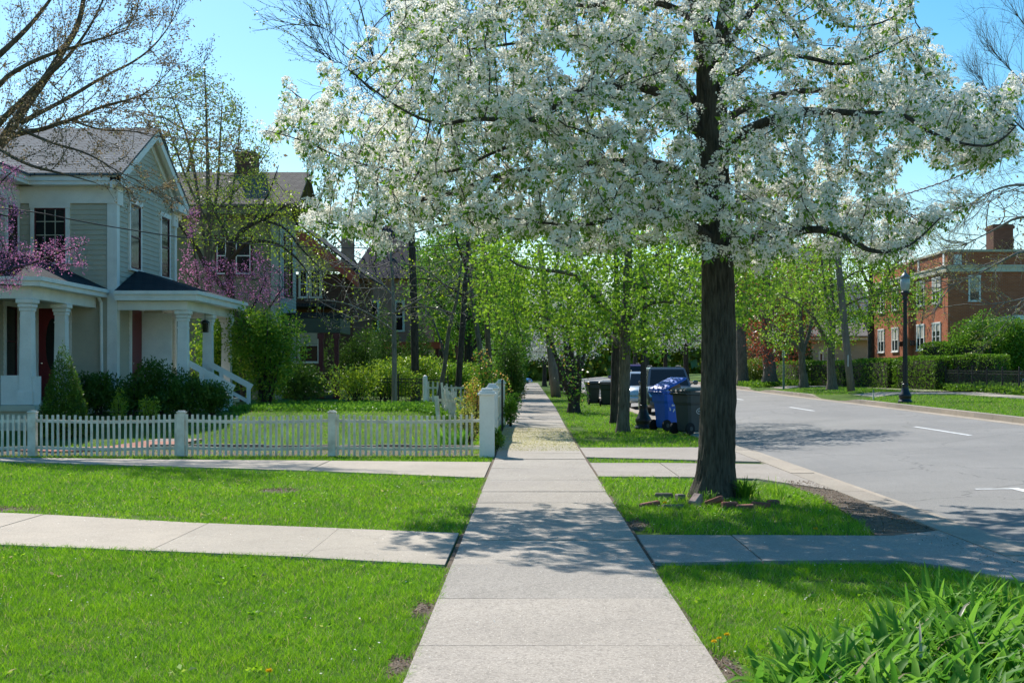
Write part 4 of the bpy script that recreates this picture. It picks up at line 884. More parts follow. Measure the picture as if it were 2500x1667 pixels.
window(H2, 'E', 53.0, 54.7, DZ(680, 54), DZ(543, 54), -10.0, nx=2, nz=1, trim='burg', sash='burg', fw=.14)
b = MB(); b.box(-10.0+.05, -7.6, 52.6, 55.6, 3.75, 3.95); b.build('porch_roof', M['roof2'], H2); b = MB(); b.box(-9.9, -7.65, 52.62, 52.9, 3.15, 3.74); b.box(-7.95, -7.65, 52.91, 55.5, 3.15, 3.74); b.build('porch_beam', M['darkgreenp'], H2)
for x, y in ((-8.45, 52.76), (-7.82, 52.76), (-9.9+.1, 52.76)):
    b = MB(); b.box(x-.09, x+.09, y-.09, y+.09, .5, 3.14); b.box(x-.13, x+.13, y-.13, y+.13, 2.9, 3.13); b.box(x-.13, x+.13, y-.13, y+.13, .5, .9); b.build('porch_post', M['burg'], H2)
b = MB(); b.box(-9.9, -7.7, 52.65, 55.5, .5, .75); b.build('porch_floor', M['darkgreenp'], H2)
# ================================================================ house 3 (brown brick, cream gable with red rake)
H3 = empty('brown_brick_house', (-11, 68, .6), 'brown brick house with a cream gable and broad red roof edge', 'house')
b = MB(); b.box(-16.5, DX(812, 66), 66, 74, .3, 6.5); b.build('wall', M['brownbrick'], H3)
xr = DX(826, 66); xl = xr-8.6; xm = (xr+xl)/2; ze3 = DZ(628, 66); zr3 = ze3+3.4
b = MB(); b.add([(xl+.3, 65.95, ze3+.1), (xr-.6, 65.95, ze3+.1), (xm, 65.95, zr3-.2), (xl+.3, 66.3, ze3+.1), (xr-.6, 66.3, ze3+.1), (xm, 66.3, zr3-.2)], [(0, 1, 2), (3, 5, 4), (0, 3, 4, 1), (1, 4, 5, 2), (2, 5, 3, 0)]); b.build('gable', M['cream'], H3)
b = MB(); gable_roof(b, 'y', 65.1, 75, xl-.25, xr+.25, ze3-.02, zr3+.1, .1); b.build('roof', M['roof2'], H3)
b = MB()
for xa, s in ((xl, 1), (xr, -1)):
    vs = []
    for y in (65.0, 65.7): vs += [(xa, y, ze3-.10), (xm, y, zr3-.06), (xm, y, zr3-.72), (xa-.0, y, ze3-.72)]
    b.add(vs, [(0, 1, 2, 3), (7, 6, 5, 4), (0, 4, 5, 1), (3, 2, 6, 7), (0, 3, 7, 4), (1, 5, 6, 2)])
b.build('rake_board', M['redtrim'], H3)
window(H3, 'S', DX(686, 66), DX(708, 66), DZ(683, 66), DZ(618, 66), 66, nx=1, nz=1, trim='cream', sash='white', fw=.06); window(H3, 'S', DX(710, 66), DX(740, 66), DZ(683, 66), DZ(616, 66), 66, nx=3, nz=3, trim='cream', sash='cream', fw=.10)
window(H3, 'S', DX(684, 66), DX(735, 66), DZ(832, 66), DZ(750, 66), 66, nx=1, nz=1, trim='cream', sash='white', fw=.08, blind=.45)
b = MB(); b.box(DX(650, 64), DX(760, 64), 63.6, 66, DZ(705, 64), DZ(697, 64)); b.build('porch_roof', M['roof2'], H3)
# ================================================================ house 4 (navy roof, pink brick)
H4 = empty('pink_brick_house', (-8, 90, .6), 'pinkish brick house with a steep navy blue roof behind the thin trunks', 'house')
Y4 = 88
b = MB(); b.box(-16, DX(975, Y4), Y4, Y4+9, .3, DZ(640, Y4)); b.build('wall', M['pinkbrick'], H4)
b = MB(); zz = DZ(640, Y4); xa, xb, zt = DX(800, Y4), DX(982, Y4), DZ(500, Y4); b.add([(xa, Y4-.6, zz), (xb, Y4-.6, zz), (xb, Y4+9.5, zz), (xa, Y4+9.5, zz), ((xa+xb)/2-.6, Y4+4, zt), ((xa+xb)/2+.6, Y4+4, zt)], [(0, 1, 5, 4), (1, 2, 5), (2, 3, 4, 5), (3, 0, 4), (3, 2, 1, 0)]); b.build('roof', M['slate'], H4)
b = MB(); b.box(DX(786, Y4), DX(812, Y4), Y4-.5, Y4+.5, 4, DZ(500, Y4)); b.build('chimney', M['pinkbrick'], H4)
b = MB(); b.box(DX(880, Y4-3), DX(1010, Y4-3), Y4-3, Y4-.1, DZ(800, Y4-3), DZ(785, Y4-3)); b.build('porch_roof', M['redtrim'], H4)
for x in (885, 945, 1004):
    b = MB(); xx = DX(x, Y4-2.8); b.box(xx-.12, xx+.12, Y4-2.95, Y4-2.7, .5, DZ(800, Y4-3)); b.build('porch_post', M['burg'], H4)
window(H4, 'S', DX(846, Y4), DX(872, Y4), DZ(760, Y4), DZ(690, Y4), Y4, trim='cream', sash='white', nx=1); window(H4, 'S', DX(905, Y4), DX(930, Y4), DZ(760, Y4), DZ(690, Y4), Y4, trim='cream', sash='white', nx=1)

# ================================================================ brick building across the road
H5 = empty('brick_apartment_building', (30, 90, 1), 'two-storey flat-roofed red brick building across the road with white windows', 'building')
XB, YB, YL = 25.9, 81.0, 98.6; ZT = 9.14
b = MB(); b.box(XB, 48, YB, YL, .8, ZT-.12); b.build('wall', M['brick'], H5)
b = MB(); b.box(XB-.16, XB-.001, YB-.16, YL+.1, 7.78, 8.10); b.box(XB-.001, 48.1, YB-.16, YB-.001, 7.78, 8.10); b.box(XB-.22, XB-.002, YB-.22, YL+.1, 8.101, 8.2); b.box(XB-.002, 48.1, YB-.22, YB-.002, 8.101, 8.2); b.build('stone_band', M['cream'], H5)
b = MB(); b.box(XB-.10, 48.1, YB-.10, YL+.1, ZT-.119, ZT+.02); b.build('coping', M['creamwall'], H5)
for y in (81.6, 86.9, 90.4, 95.6):
    b = MB(); b.box(XB-.05, XB-.001, y, y+.30, 8.21, ZT-.13); b.build('parapet_panel', M['white'], H5)
b = MB(); b.box(XB+.35, XB+.85, YB-.05, YB-.001, 8.21, ZT-.3); b.build('parapet_panel', M['white'], H5)
b = MB(); b.box(XB-.35, XB-.001, 88.3, 89.6, .8, 7.77); b.box(XB-.35, XB-.223, 88.2, 89.7, 8.21, ZT-.13); b.build('pier', M['brick'], H5)
for yc in (83.2, 86.6, 92.6, 96.3):
    for z0, z1 in ((3.02, 4.72), (5.95, 7.58)):
        w_ = window(H5, 'W', yc-.85, yc+.85, z0, z1, XB, trim='white', sash='white', nx=1, nz=1, fw=.07, sw=.07, glass='glass', blind=.45 if (yc+z0) % 2 > 1 else .25)
        q = MB(); pbx(q, 'W', yc-.06, yc+.06, z0+.05, z1-.1, XB, .053, .075); q.build('mullion', M['white'], w_)
for z0, z1 in ((3.0, 4.7), (5.98, 7.55)): window(H5, 'S', DX(2224, YB), DX(2252, YB), z0, z1, YB, trim='white', sash='white', nx=1, nz=1, fw=.06, blind=.6)
for yc in (90.6, 88.0):
    b = MB(); b.box(XB-.30, XB-.02, yc-.10, yc+.10, 3.35, 3.7, .03); l_ = b.build('wall_lamp', M['black'], H5); b = MB(); b.box(XB-.27, XB-.05, yc-.07, yc+.07, 3.40, 3.5); b.build('amber_glass', M['orange'], l_)
b = MB(); b.box(30.5, 31.8, 86, 87.4, ZT, 11.3); b.box(30.43, 31.87, 85.93, 87.47, 11.0, 11.2); b.build('chimney', M['brownbrick'], H5)  # darker brick puts the chimney's shaded side into its colour
b = MB(); b.box(28.8, 34, 77.6, 80.99, 4.55, 4.95); b.build('porch_roof', M['white'], H5)
for x in (29.5, 32.2):
    b = MB(); b.box(x-.2, x+.2, 77.8, 78.2, .9, 4.54); b.build('porch_post', M['white'], H5)
# pale low house
H6 = empty('pale_low_house', (23, 115, 1), 'pale stucco house with grey roof and white porch columns left of the brick building', 'house')
b = MB(); b.box(DX(1838, 112), DX(2012, 112)+3, 112, 122, .8, DZ(776, 112)); b.build('wall', M['creamwall'], H6)
b = MB(); b.box(DX(1830, 111.2), 33, 111.2, 122.5, DZ(780, 111), DZ(771, 111)); b.build('eaves', M['white'], H6)
b = MB(); gable_roof(b, 'x', DX(1828, 111), 33.5, 111, 123, DZ(771, 111), DZ(735, 111), .1); b.build('roof', M['roof3'], H6)
b = MB(); b.box(DX(1800, 104), DX(1850, 104), 104, 111.19, DZ(798, 104), DZ(786, 104)); b.build('porch_roof', M['white'], H6)
for x in (1815, 1834):
    b = MB(); b.lathe((DX(x, 104.4), 104.4, 1.0), [(.3, 0), (.3, .2), (.2, .25), (.17, DZ(798, 104.4)-1.3), (.26, DZ(798, 104.4)-1.1), (.26, DZ(798, 104.4)-1.0)], 12); b.build('porch_column', M['white'], H6)
window(H6, 'S', DX(1938, 112), DX(1955, 112), 1.6, 3.1, 112, trim='white', sash='white', nx=1); window(H6, 'S', DX(1880, 112), DX(1892, 112), 1.6, 3.3, 112, trim='white', sash='white', nx=1)
b = MB(); b.lathe((DX(1926, 111.9), 111.9, DZ(795, 112)), [(.02, 0), (.28, .02), (.28, .25), (.02, .28)], 12); b.build('wall_disc', M['redtrim'], H6)
H7 = empty('tall_grey_roofed_house', (22, 140, 1), 'tall pale house with lavender-grey roof rising behind the red and green maples', 'house')
b = MB(); b.box(DX(1800, 135), DX(2000, 135), 135, 145, .8, DZ(715, 135)); b.build('wall', M['white'], H7)
b = MB(); gable_roof(b, 'x', DX(1790, 134), DX(2012, 134), 134, 146, DZ(715, 134), DZ(640, 134), .1); b.build('roof', M['roof1'], H7)
for x in (1830, 1880, 1940, 1975): window(H7, 'S', DX(x, 135), DX(x+15, 135), DZ(770, 135), DZ(725, 135), 135, trim='white', sash='white', nx=1)
# ================================================================ white picket fence
def ordw(i): return ['first', 'second', 'third', 'fourth', 'fifth', 'sixth'][i]
FY = 24.2
pf = empty('picket_fence', (-5.5, FY, 0), 'low white picket fence with square tops running across the garden front', 'fence')
rng = random.Random(4); posts = [DX(75, FY), DX(417, FY), DX(763, FY), -.92]; posts = [2*posts[0]-posts[1]]+posts
def railz(x):
    for a, b in zip(posts, posts[1:]):
        if a <= x <= b: t = (x-a)/(b-a); return .66-.028*math.sin(math.pi*t)
    return .66
xs_ = -10.6; n = 0; pk = []
while xs_ < -1.0:
    if min(abs(xs_-p) for p in posts) > .10: pk.append(xs_)
    xs_ += .1035
for i, x in enumerate(pk):
    b = MB(); dz = rng.uniform(-.012, .012); h = railz(x)+.115+dz; tl = rng.uniform(-.006, .006)+(.02 if rng.random() < .04 else 0); z0 = rng.uniform(.0, .02); wd = .0215
    vs = []
    for zz, t, ww in ((z0, 0, wd), (h-.004, tl, wd), (h, tl, wd*.8)):
        for i2, j2 in ((-1, -1), (1, -1), (1, 1), (-1, 1)): vs.append((x+i2*ww+t, FY-.03+j2*.010*ww/wd, zz))
    b.add(vs, [(3, 2, 1, 0), (8, 9, 10, 11)]+[(k*4+j, k*4+(j+1) % 4, k*4+4+(j+1) % 4, k*4+4+j) for k in range(2) for j in range(4)])
    b.build('picket', M['fencew'], pf)
for z in (0, -.50):
    b = MB(); q = [posts[0]+(posts[-1]-posts[0])*k/60 for k in range(61)]
    for a, c in zip(q, q[1:]):
        if z and rng.random() < 0: continue
        b.bar((a, FY, railz(a)+z), (c+.001, FY, railz(c)+z), .045, .055)
    b.build('rail', M['fencew'], pf)
for x in posts[:-1]:
    b = MB(); b.box(x-.07, x+.07, FY-.07, FY+.07, 0, .80, .008); b.box(x-.082, x+.082, FY-.082, FY+.082, .801, .825, .006); b.box(x-.06, x+.06, FY-.06, FY+.06, .826, .845, .008); b.build('post', M['fencew'], pf)
# pillars and board fence along the sidewalk
def pillar(x, y, w, h, label):
    p = empty('fence_pillar', (x, y, 0), label, 'pillar', 'square white fence pillars'); b = MB(); b.box(x-w/2, x+w/2, y-w/2, y+w/2, -.02, h-.13, .008); b.build('shaft', M['white'], p)
    b = MB(); b.box(x-w/2-.035, x+w/2+.035, y-w/2-.035, y+w/2+.035, h-.129, h-.085, .008); b.box(x-w/2-.0, x+w/2+.0, y-w/2-.0, y+w/2+.0, h-.084, h-.045, .008); b.box(x-w/2+.03, x+w/2-.03, y-w/2+.03, y+w/2-.03, h-.044, h, .012); b.build('cap', M['white'], p)
    return p
pillar(-.80, 24.15, .27, 1.26, 'stout white corner pillar where the picket fence meets the sidewalk')
pillar(-.86, 29.6, .24, 1.30, 'second white pillar along the sidewalk, just behind the corner pillar')
pillar(-.88, 39.0, .24, 1.34, 'farthest white pillar of the board fence beside the sidewalk')
for (ya, yb, lab) in ((24.4, 29.4, 'white board fence panel between the corner pillar and second pillar'), (29.8, 38.8, 'weathered white board fence panel between second and farthest pillar')):
    f = empty('board_fence', (-.88, ya, 0), lab, 'fence', 'white board fence panels'); n = int((yb-ya)/.14)
    for i in range(n):
        y = ya+(i+.5)*(yb-ya)/n; t = (i+.5)/n; h = .98+.10*abs(2*t-1)**2+.03*(i % 2); b = MB(); b.box(-.89, -.868, y-.062, y+.062, .04, h, .004); b.build('board', M['fencew'], f)
    b = MB()
    for z in (.25, .85): b.box(-.865, -.83, ya, yb, z, z+.07)
    b.build('rail', M['fencew'], f)
ip = empty('iron_post', (-.75, 34.7, 0), 'thin dark rusty post standing against the white board fence', 'post'); b = MB(); b.box(-.77, -.72, 34.65, 34.7, 0, 1.32); b.build('shaft', M['iron'], ip); b = MB(); b.lathe((-.745, 34.675, 1.321), [(.03, 0), (.035, .02), (.01, .05)], 10); b.build('cap', M['iron'], ip)
# leaning old pickets of the neighbour's side fence
of = empty('weathered_fence', (-2.5, 36.4, .3), 'crooked weathered picket fence behind the garden, left of the corner pillar', 'fence'); rng = random.Random(12)
for i in range(17):
    y = 35.6+.22*i; x = -2.05+.0*i-(i*.035); b = MB(); z = gz(x, y); tx, ty = rng.uniform(-.07, .07), rng.uniform(-.07, .07); h = rng.uniform(.72, .9)
    b.bar((x, y, z-.02), (x+tx, y+ty, z+h), .07, .02, up=(0, 1, 0)); b.build('picket', M['fencew'], of)
b = MB(); b.bar((-2.04, 35.5, gz(-2, 35.5)+.62), (-2.65, 39.4, gz(-2.65, 39)+.66), .04, .08); b.bar((-2.04, 35.5, gz(-2, 35.5)+.2), (-2.65, 39.4, gz(-2.65, 39)+.22), .04, .08); b.build('rail', M['fencew'], of)
b = MB(); b.bar((-2.35, 33.6, gz(-2.3, 33.6)), (-2.42, 33.62, gz(-2.3, 33.6)+.72), .09); b.bar((-2.42, 33.6, gz(-2.3, 33.6)+.62), (-2.05, 35.5, gz(-2, 35.5)+.60), .05, .07); b.build('post', M['fencew'], of)
wf = empty('small_picket_fence', (-3.6, 44, .5), 'short white picket fence with a round-topped post at the back of the garden', 'fence')
for i in range(9):
    x = DX(984, 44)+i*.155; b = MB(); z = gz(x, 44); b.box(x-.03, x+.03, 43.99, 44.01, z, z+.75); b.build('picket', M['fencew'], wf)
b = MB(); x = DX(980, 44); b.lathe((x-.05, 44, gz(x, 44)), [(.08, 0), (.08, .85), (.06, .93), (.01, .96)], 12); b.build('post', M['white'], wf)
b = MB(); b.box(x, x+1.3, 44.012, 44.04, gz(x, 44)+.5, gz(x, 44)+.56); b.box(x, x+1.3, 44.012, 44.04, gz(x, 44)+.15, gz(x, 44)+.21); b.build('rail', M['fencew'], wf)
def iron_fence(label, p0, p1, h, n, panel=2.2, zf=gz, step=.12, name='iron_fence'):
    p0, p1 = Vector(p0), Vector(p1); f = empty(name, (p0.x, p0.y, zf(p0.x, p0.y)), label, 'fence'); L = (p1-p0).length; d = (p1-p0)/L; k = max(1, round(L/panel))
    for i in range(k+1):
        q = p0+d*(L*i/k); z = zf(q.x, q.y); b = MB(); b.bar((q.x, q.y, z), (q.x, q.y, z+h*1.1), .05); b.lathe((q.x, q.y, z+h*1.1), [(.03, 0), (.035, .03), (.01, .07)], 8); b.build('post', M['iron'], f)
    for i in range(k):
        b = MB(); a, c = p0+d*(L*i/k), p0+d*(L*(i+1)/k); m_ = int((c-a).length/step)
        for j in range(1, m_):
            q = a.lerp(c, j/m_); z = zf(q.x, q.y); b.bar((q.x, q.y, z+.05), (q.x, q.y, z+h+(.04 if j % 2 else 0)), .014)
        for hh in (.1, h-.14, h-.03): b.bar((a.x, a.y, zf(a.x, a.y)+hh), (c.x, c.y, zf(c.x, c.y)+hh), .018, .03)
        b.build('panel', M['iron'], f)
iron_fence('thin black iron fence between the garden trees', (-6.4, 46, 0), (-2.9, 46, 0), .85, 0)
iron_fence('black iron railing with scrolled panels beyond the far pavement', (19.4, 61, 0), (19.4, 50, 0), .95, 0, 1.8, step=.11)

# ================================================================ lamp posts
def lamp(x, y, label, rz=0):
    z = gz(x, y); L = empty('street_lamp', (x, y, z), label, 'street lamp', 'black street lamps')
    b = LB(); b.lathe((0, 0, -.05), [(.25, 0), (.25, .09), (.235, .12), (.20, .15), (.20, .21), (.225, .25), (.225, .31), (.20, .36), (.15, .44), (.12, .55), (.105, .62), (.115, .65), (.115, .69), (.09, .72)], 16); b.build('base', M['black'], L, True)
    b = LB()
    prof = [(.088, .66), (.082, 1.2), (.074, 2.4), (.066, 3.5), (.066, 3.62)]
    vs = []; n = 32
    for r, zz in prof:
        for j in range(n): th = 2*math.pi*j/n; rr = r*(1 if j % 2 else .86); vs.append((rr*math.cos(th), rr*math.sin(th), zz))
    b.add(vs, [(i*n+j, i*n+(j+1) % n, (i+1)*n+(j+1) % n, (i+1)*n+j) for i in range(len(prof)-1) for j in range(n)]); b.build('pole', M['black'], L)
    b = LB(); b.lathe((0, 0, 3.6), [(.07, 0), (.11, .05), (.08, .1), (.10, .18), (.155, .26), (.16, .30), (.12, .33)], 16); b.build('collar', M['black'], L, True)
    b = LB(); b.lathe((0, 0, 3.90), [(.10, 0), (.145, .12), (.17, .28), (.165, .42), (.14, .50)], 16); b.build('globe', M['frost'], L, True)
    b = LB(); b.lathe((0, 0, 4.40), [(.175, 0), (.18, .02), (.12, .10), (.07, .16), (.025, .20), (.03, .25), (.008, .30)], 16); b.build('cap', M['frost'] if 0 else M['galvl'], L, True)
    return L
m, nt, o = newmat('frosted_globe'); pbr(nt, o, (.33, .37, .36), .15, spec=.6); M['frost'] = m
M['galvl'] = solid('pale_cap', (.16, .18, .19), .4, .05)
lamp(DX(1478, 35.8), 35.8, 'black street lamp on the near verge, in front of the parked cars')
l2 = lamp(DX(2079, 46.2), 46.2, 'black street lamp with pale globe on the lawn across the road')
l3 = dup(l2, (DX(1690, 84), 84, gz(DX(1690, 84), 84)), 0, 'distant black street lamp just right of the big pear trunk')
# utility pole, sign post, stakes, wires
up_ = empty('utility_pole', (DX(1955, 57), 57, gz(14, 57)), 'tall weathered wooden utility pole leaning left across the road', 'utility pole')
b = MB(); b.tube([W(1955, 898, 57), W(1943, 780, 57), W(1925, 600, 57), W(1905, 400, 57), W(1890, 250, 57)], [.165, .155, .14, .125, .11], 14); b.build('shaft', M['pole_wood'], up_, True)
b = MB(); b.box(DX(1955, 57)-.19, DX(1955, 57)-.165, 56.82, 56.84, 1.8, 2.3); b.build('tag_plate', M['white'], up_)
lp = empty('grey_utility_pole', (DX(1277, 81.7), 81.7, 0), 'grey wooden pole leaning left beside the far sidewalk', 'utility pole')
b = MB(); b.tube([W(1277.5, 913, 81.7), W(1271, 850, 81.7), W(1264, 790, 81.7), W(1250, 660, 81.7), W(1240, 560, 81.7)], [.32, .29, .26, .22, .2], 14); b.build('shaft', M['pole_wood'], lp, True)
b = MB(); b.bar(W(1236, 585, 81.6), W(1262, 583, 81.6), .12, .15); b.build('crossarm', M['pole_wood'], lp)
sp = empty('sign_post', (DX(1800, 69), 69, .8), 'thin green steel sign post at the kerb across the road', 'post'); b = MB(); x = DX(1800, 69); b.box(x-.05, x+.05, 68.97, 69.03, .6, DZ(806, 69)); b.build('post', M['galv'], sp)
b = MB(); b.box(x-.02, x+.02, 68.6, 69.35, DZ(820, 69), DZ(806, 69)+.05); b.build('sign_plate', M['galv'], sp)
sk = empty('survey_stake', (DX(2006, 50), 50, gz(13.1, 50)), 'small pale wooden stake in the lawn across the road', 'stake'); x = DX(2006, 50); z = gz(x, 50); b = MB(); b.box(x-.025, x+.025, 49.98, 50.02, z-.02, z+.27); b.build('stake', M['cream'], sk); b = MB(); b.box(x-.026, x+.026, 49.975, 50.025, z+.271, z+.37); b.build('painted_tip', M['limep'] if 'limep' in M else M['galv'], sk)
def cable(name, label, pts, r, tw=0):
    b = MB(); P = [W(*p) for p in pts]; P2, _ = smooth_line(P, [r]*len(P), 3); b.tube(P2, r, 6)
    if tw:
        Q = []
        n = int(sum((a-c).length for a, c in zip(P2, P2[1:]))/tw); a, _ = resample(P2, [r]*len(P2), tw/4)
        for i, q in enumerate(a): th = i*math.pi/2; Q.append(q+Vector((0, math.cos(th), math.sin(th)))*r*1.6)
        b.tube(Q, r*.8, 4)
    tag(b.build(name, M['wire'], None, True, off=P[0]), label, 'cable')
cable('service_wire', 'thin wire sagging across the fronts of the houses on the left', [(-120, 468, 30), (60, 482, 31), (200, 512, 32), (412, 546, 34), (600, 563, 37), (820, 571, 40), (1000, 566, 43), (1260, 545, 47), (1500, 500, 52), (1700, 450, 58)], .014)
cable('service_wire', 'twisted service cable crossing the sky at the right edge', [(1905, 520, 57), (2056, 453, 52), (2165, 420, 48), (2260, 380, 45), (2352, 335, 42), (2500, 260, 38)], .022, .5)
cable('service_wire', 'pale guy wire running up to the leaning utility pole', [(1943, 715, 57), (1900, 680, 60), (1860, 640, 63)], .02)

# ================================================================ wheeled bins
def wheeled_bin(name, label, x, y, rz, m, lid_open=0, mark_='recycle', dark=None):
    z = gz(x, y) if x < 4.35 else road_z(x, y)
    B = empty(name, (x, y, z), label, 'wheeled bin', 'wheeled bins at the kerb', rz)
    # body: tapered, narrower at the base and set back over the wheels; local -y is the back with wheels and hinge
    b = LB(); secs = [(.22, -.20, .24, .06), (.24, -.24, .27, .10), (.275, -.30, .33, .72), (.30, -.34, .37, .80), (.315, -.355, .39, .98), (.345, -.385, .42, 1.00), (.345, -.385, .42, 1.06)]
    def rr(hw, y0, y1, zz):
        c = .06; return [(-hw+c, y0, zz), (hw-c, y0, zz), (hw, y0+c, zz), (hw, y1-c, zz), (hw-c, y1, zz), (-hw+c, y1, zz), (-hw, y1-c, zz), (-hw, y0+c, zz)]
    vs = [];
    for s_ in secs: vs += rr(*s_)
    n = 8; b.add(vs, [tuple(range(7, -1, -1)), tuple(range(48, 56))]+[(i*n+j, i*n+(j+1) % n, (i+1)*n+(j+1) % n, (i+1)*n+j) for i in range(len(secs)-1) for j in range(n)])
    b.box(-.12, .12, -.30, -.24, .72, .95, .01); b.build('body', M[m], B)
    a = lid_open; hy, hz = -.40, 1.075; ca, sa = math.cos(a), math.sin(a)
    def tr(px, py, pz): py -= hy; pz -= hz; return (px, hy+py*ca-pz*sa, hz+py*sa+pz*ca)
    b = LB(); vs = []
    for hw, y0, y1, zz in ((.36, -.40, .45, 1.065), (.365, -.41, .46, 1.085), (.34, -.38, .42, 1.115), (.22, -.26, .30, 1.145)): vs += rr(hw, y0, y1, zz)
    vs = [tr(*v) for v in vs]; b.add(vs, [tuple(range(7, -1, -1)), tuple(range(24, 32))]+[(i*n+j, i*n+(j+1) % n, (i+1)*n+(j+1) % n, (i+1)*n+j) for i in range(3) for j in range(n)]); b.build('lid', M[m], B)
    b = LB(); b.tube([(-.27, -.44, 1.03), (.27, -.44, 1.03)], .018, 8)
    for s in (-.27, 0, .27): b.bar((s, -.36, .99), (s, -.44, 1.03), .03)
    b.build('handle', M[m], B)
    for s in (-1, 1):
        b = LB(); c = Vector((s*.27, -.27, .15)); vs = []
        for dx_, r in ((-.035, .12), (-.03, .148), (.03, .148), (.035, .12)):
            for j in range(20): th = j*R(18); vs.append((c.x+dx_, c.y+r*math.cos(th), c.z+r*math.sin(th)))
        b.add(vs, [tuple(range(19, -1, -1)), tuple(range(60, 80))]+[(i*20+j, i*20+(j+1) % 20, (i+1)*20+(j+1) % 20, (i+1)*20+j) for i in range(3) for j in range(20)]); w_ = b.build('wheel', M['rubber'], B)
        b = LB(); b.tube([(c.x+s*.036, c.y, c.z), (c.x+s*.046, c.y, c.z)], .055, 12); b.build('hub', M['grey'], w_)
    b = LB()   # printed emblem on the wheel side
    def em(px, pz, yoff=-.004):
        hw = .24+.055*(pz-.10)/.62; return (hw+.012, px+(-.10 if mark_ == 'recycle' else .06), pz)
    if mark_ == 'recycle':
        for k in range(3):
            th = k*R(120)+R(90); c0 = Vector((.0, 0, .60))
            def q(ang, r): return em(c0.x+r*math.cos(ang), c0.z+r*math.sin(ang))
            b.add([q(th-.75, .075), q(th-.1, .062), q(th-.1, .10), q(th-.75, .115)], [(0, 1, 2, 3)]); b.add([q(th-.1, .045), q(th+.38, .085), q(th-.1, .125)], [(0, 1, 2)])
    else:
        for k in range(28):
            a0, a1 = k*R(360/28), (k+1)*R(360/28)
            b.add([em(.13*math.cos(a0), .58+.075*math.sin(a0)), em(.13*math.cos(a1), .58+.075*math.sin(a1)), em(.115*math.cos(a1), .58+.062*math.sin(a1)), em(.115*math.cos(a0), .58+.062*math.sin(a0))], [(0, 1, 2, 3)])
        for k in range(7): b.add([em(-.075+k*.022, .565), em(-.062+k*.022, .565), em(-.062+k*.022, .60-.006*(k % 2)), em(-.075+k*.022, .60-.006*(k % 2))], [(0, 1, 2, 3)])
    b.build('printed_emblem', M['white'], B)
    return B
wheeled_bin('recycling_bin', 'blue wheeled recycling bin with its lid propped half open', DX(1534, 34.9), 34.9, R(-55), 'blue', R(22))
wheeled_bin('rubbish_bin', 'dark grey wheeled bin partly behind the pear trunk, beside the blue bin', DX(1584, 32.9), 32.9, R(-50), 'grey', R(3), 'oval')
wheeled_bin('rubbish_bin', 'dark green wheeled bin with a white oval mark, left of the maple trunks', DX(1394, 60), 60, R(-8), 'bingreen', R(4), 'oval')
wheeled_bin('rubbish_bin', 'dark bin half hidden behind the ivy-grown stems', DX(1362, 63), 63, R(12), 'bingreen', 0, 'oval')
cb = MB(); cb.obox((DX(1540, 34.9)+.12, 35.0, 1.13), (.13, .03, .03), (-.03, .10, 0), (-.05, 0, .16)); tag(cb.build('cardboard_piece', M['card'], off=(DX(1540, 34.9)+.12, 35, 1.1)), 'brown cardboard sticking out under the blue bin lid', 'cardboard')

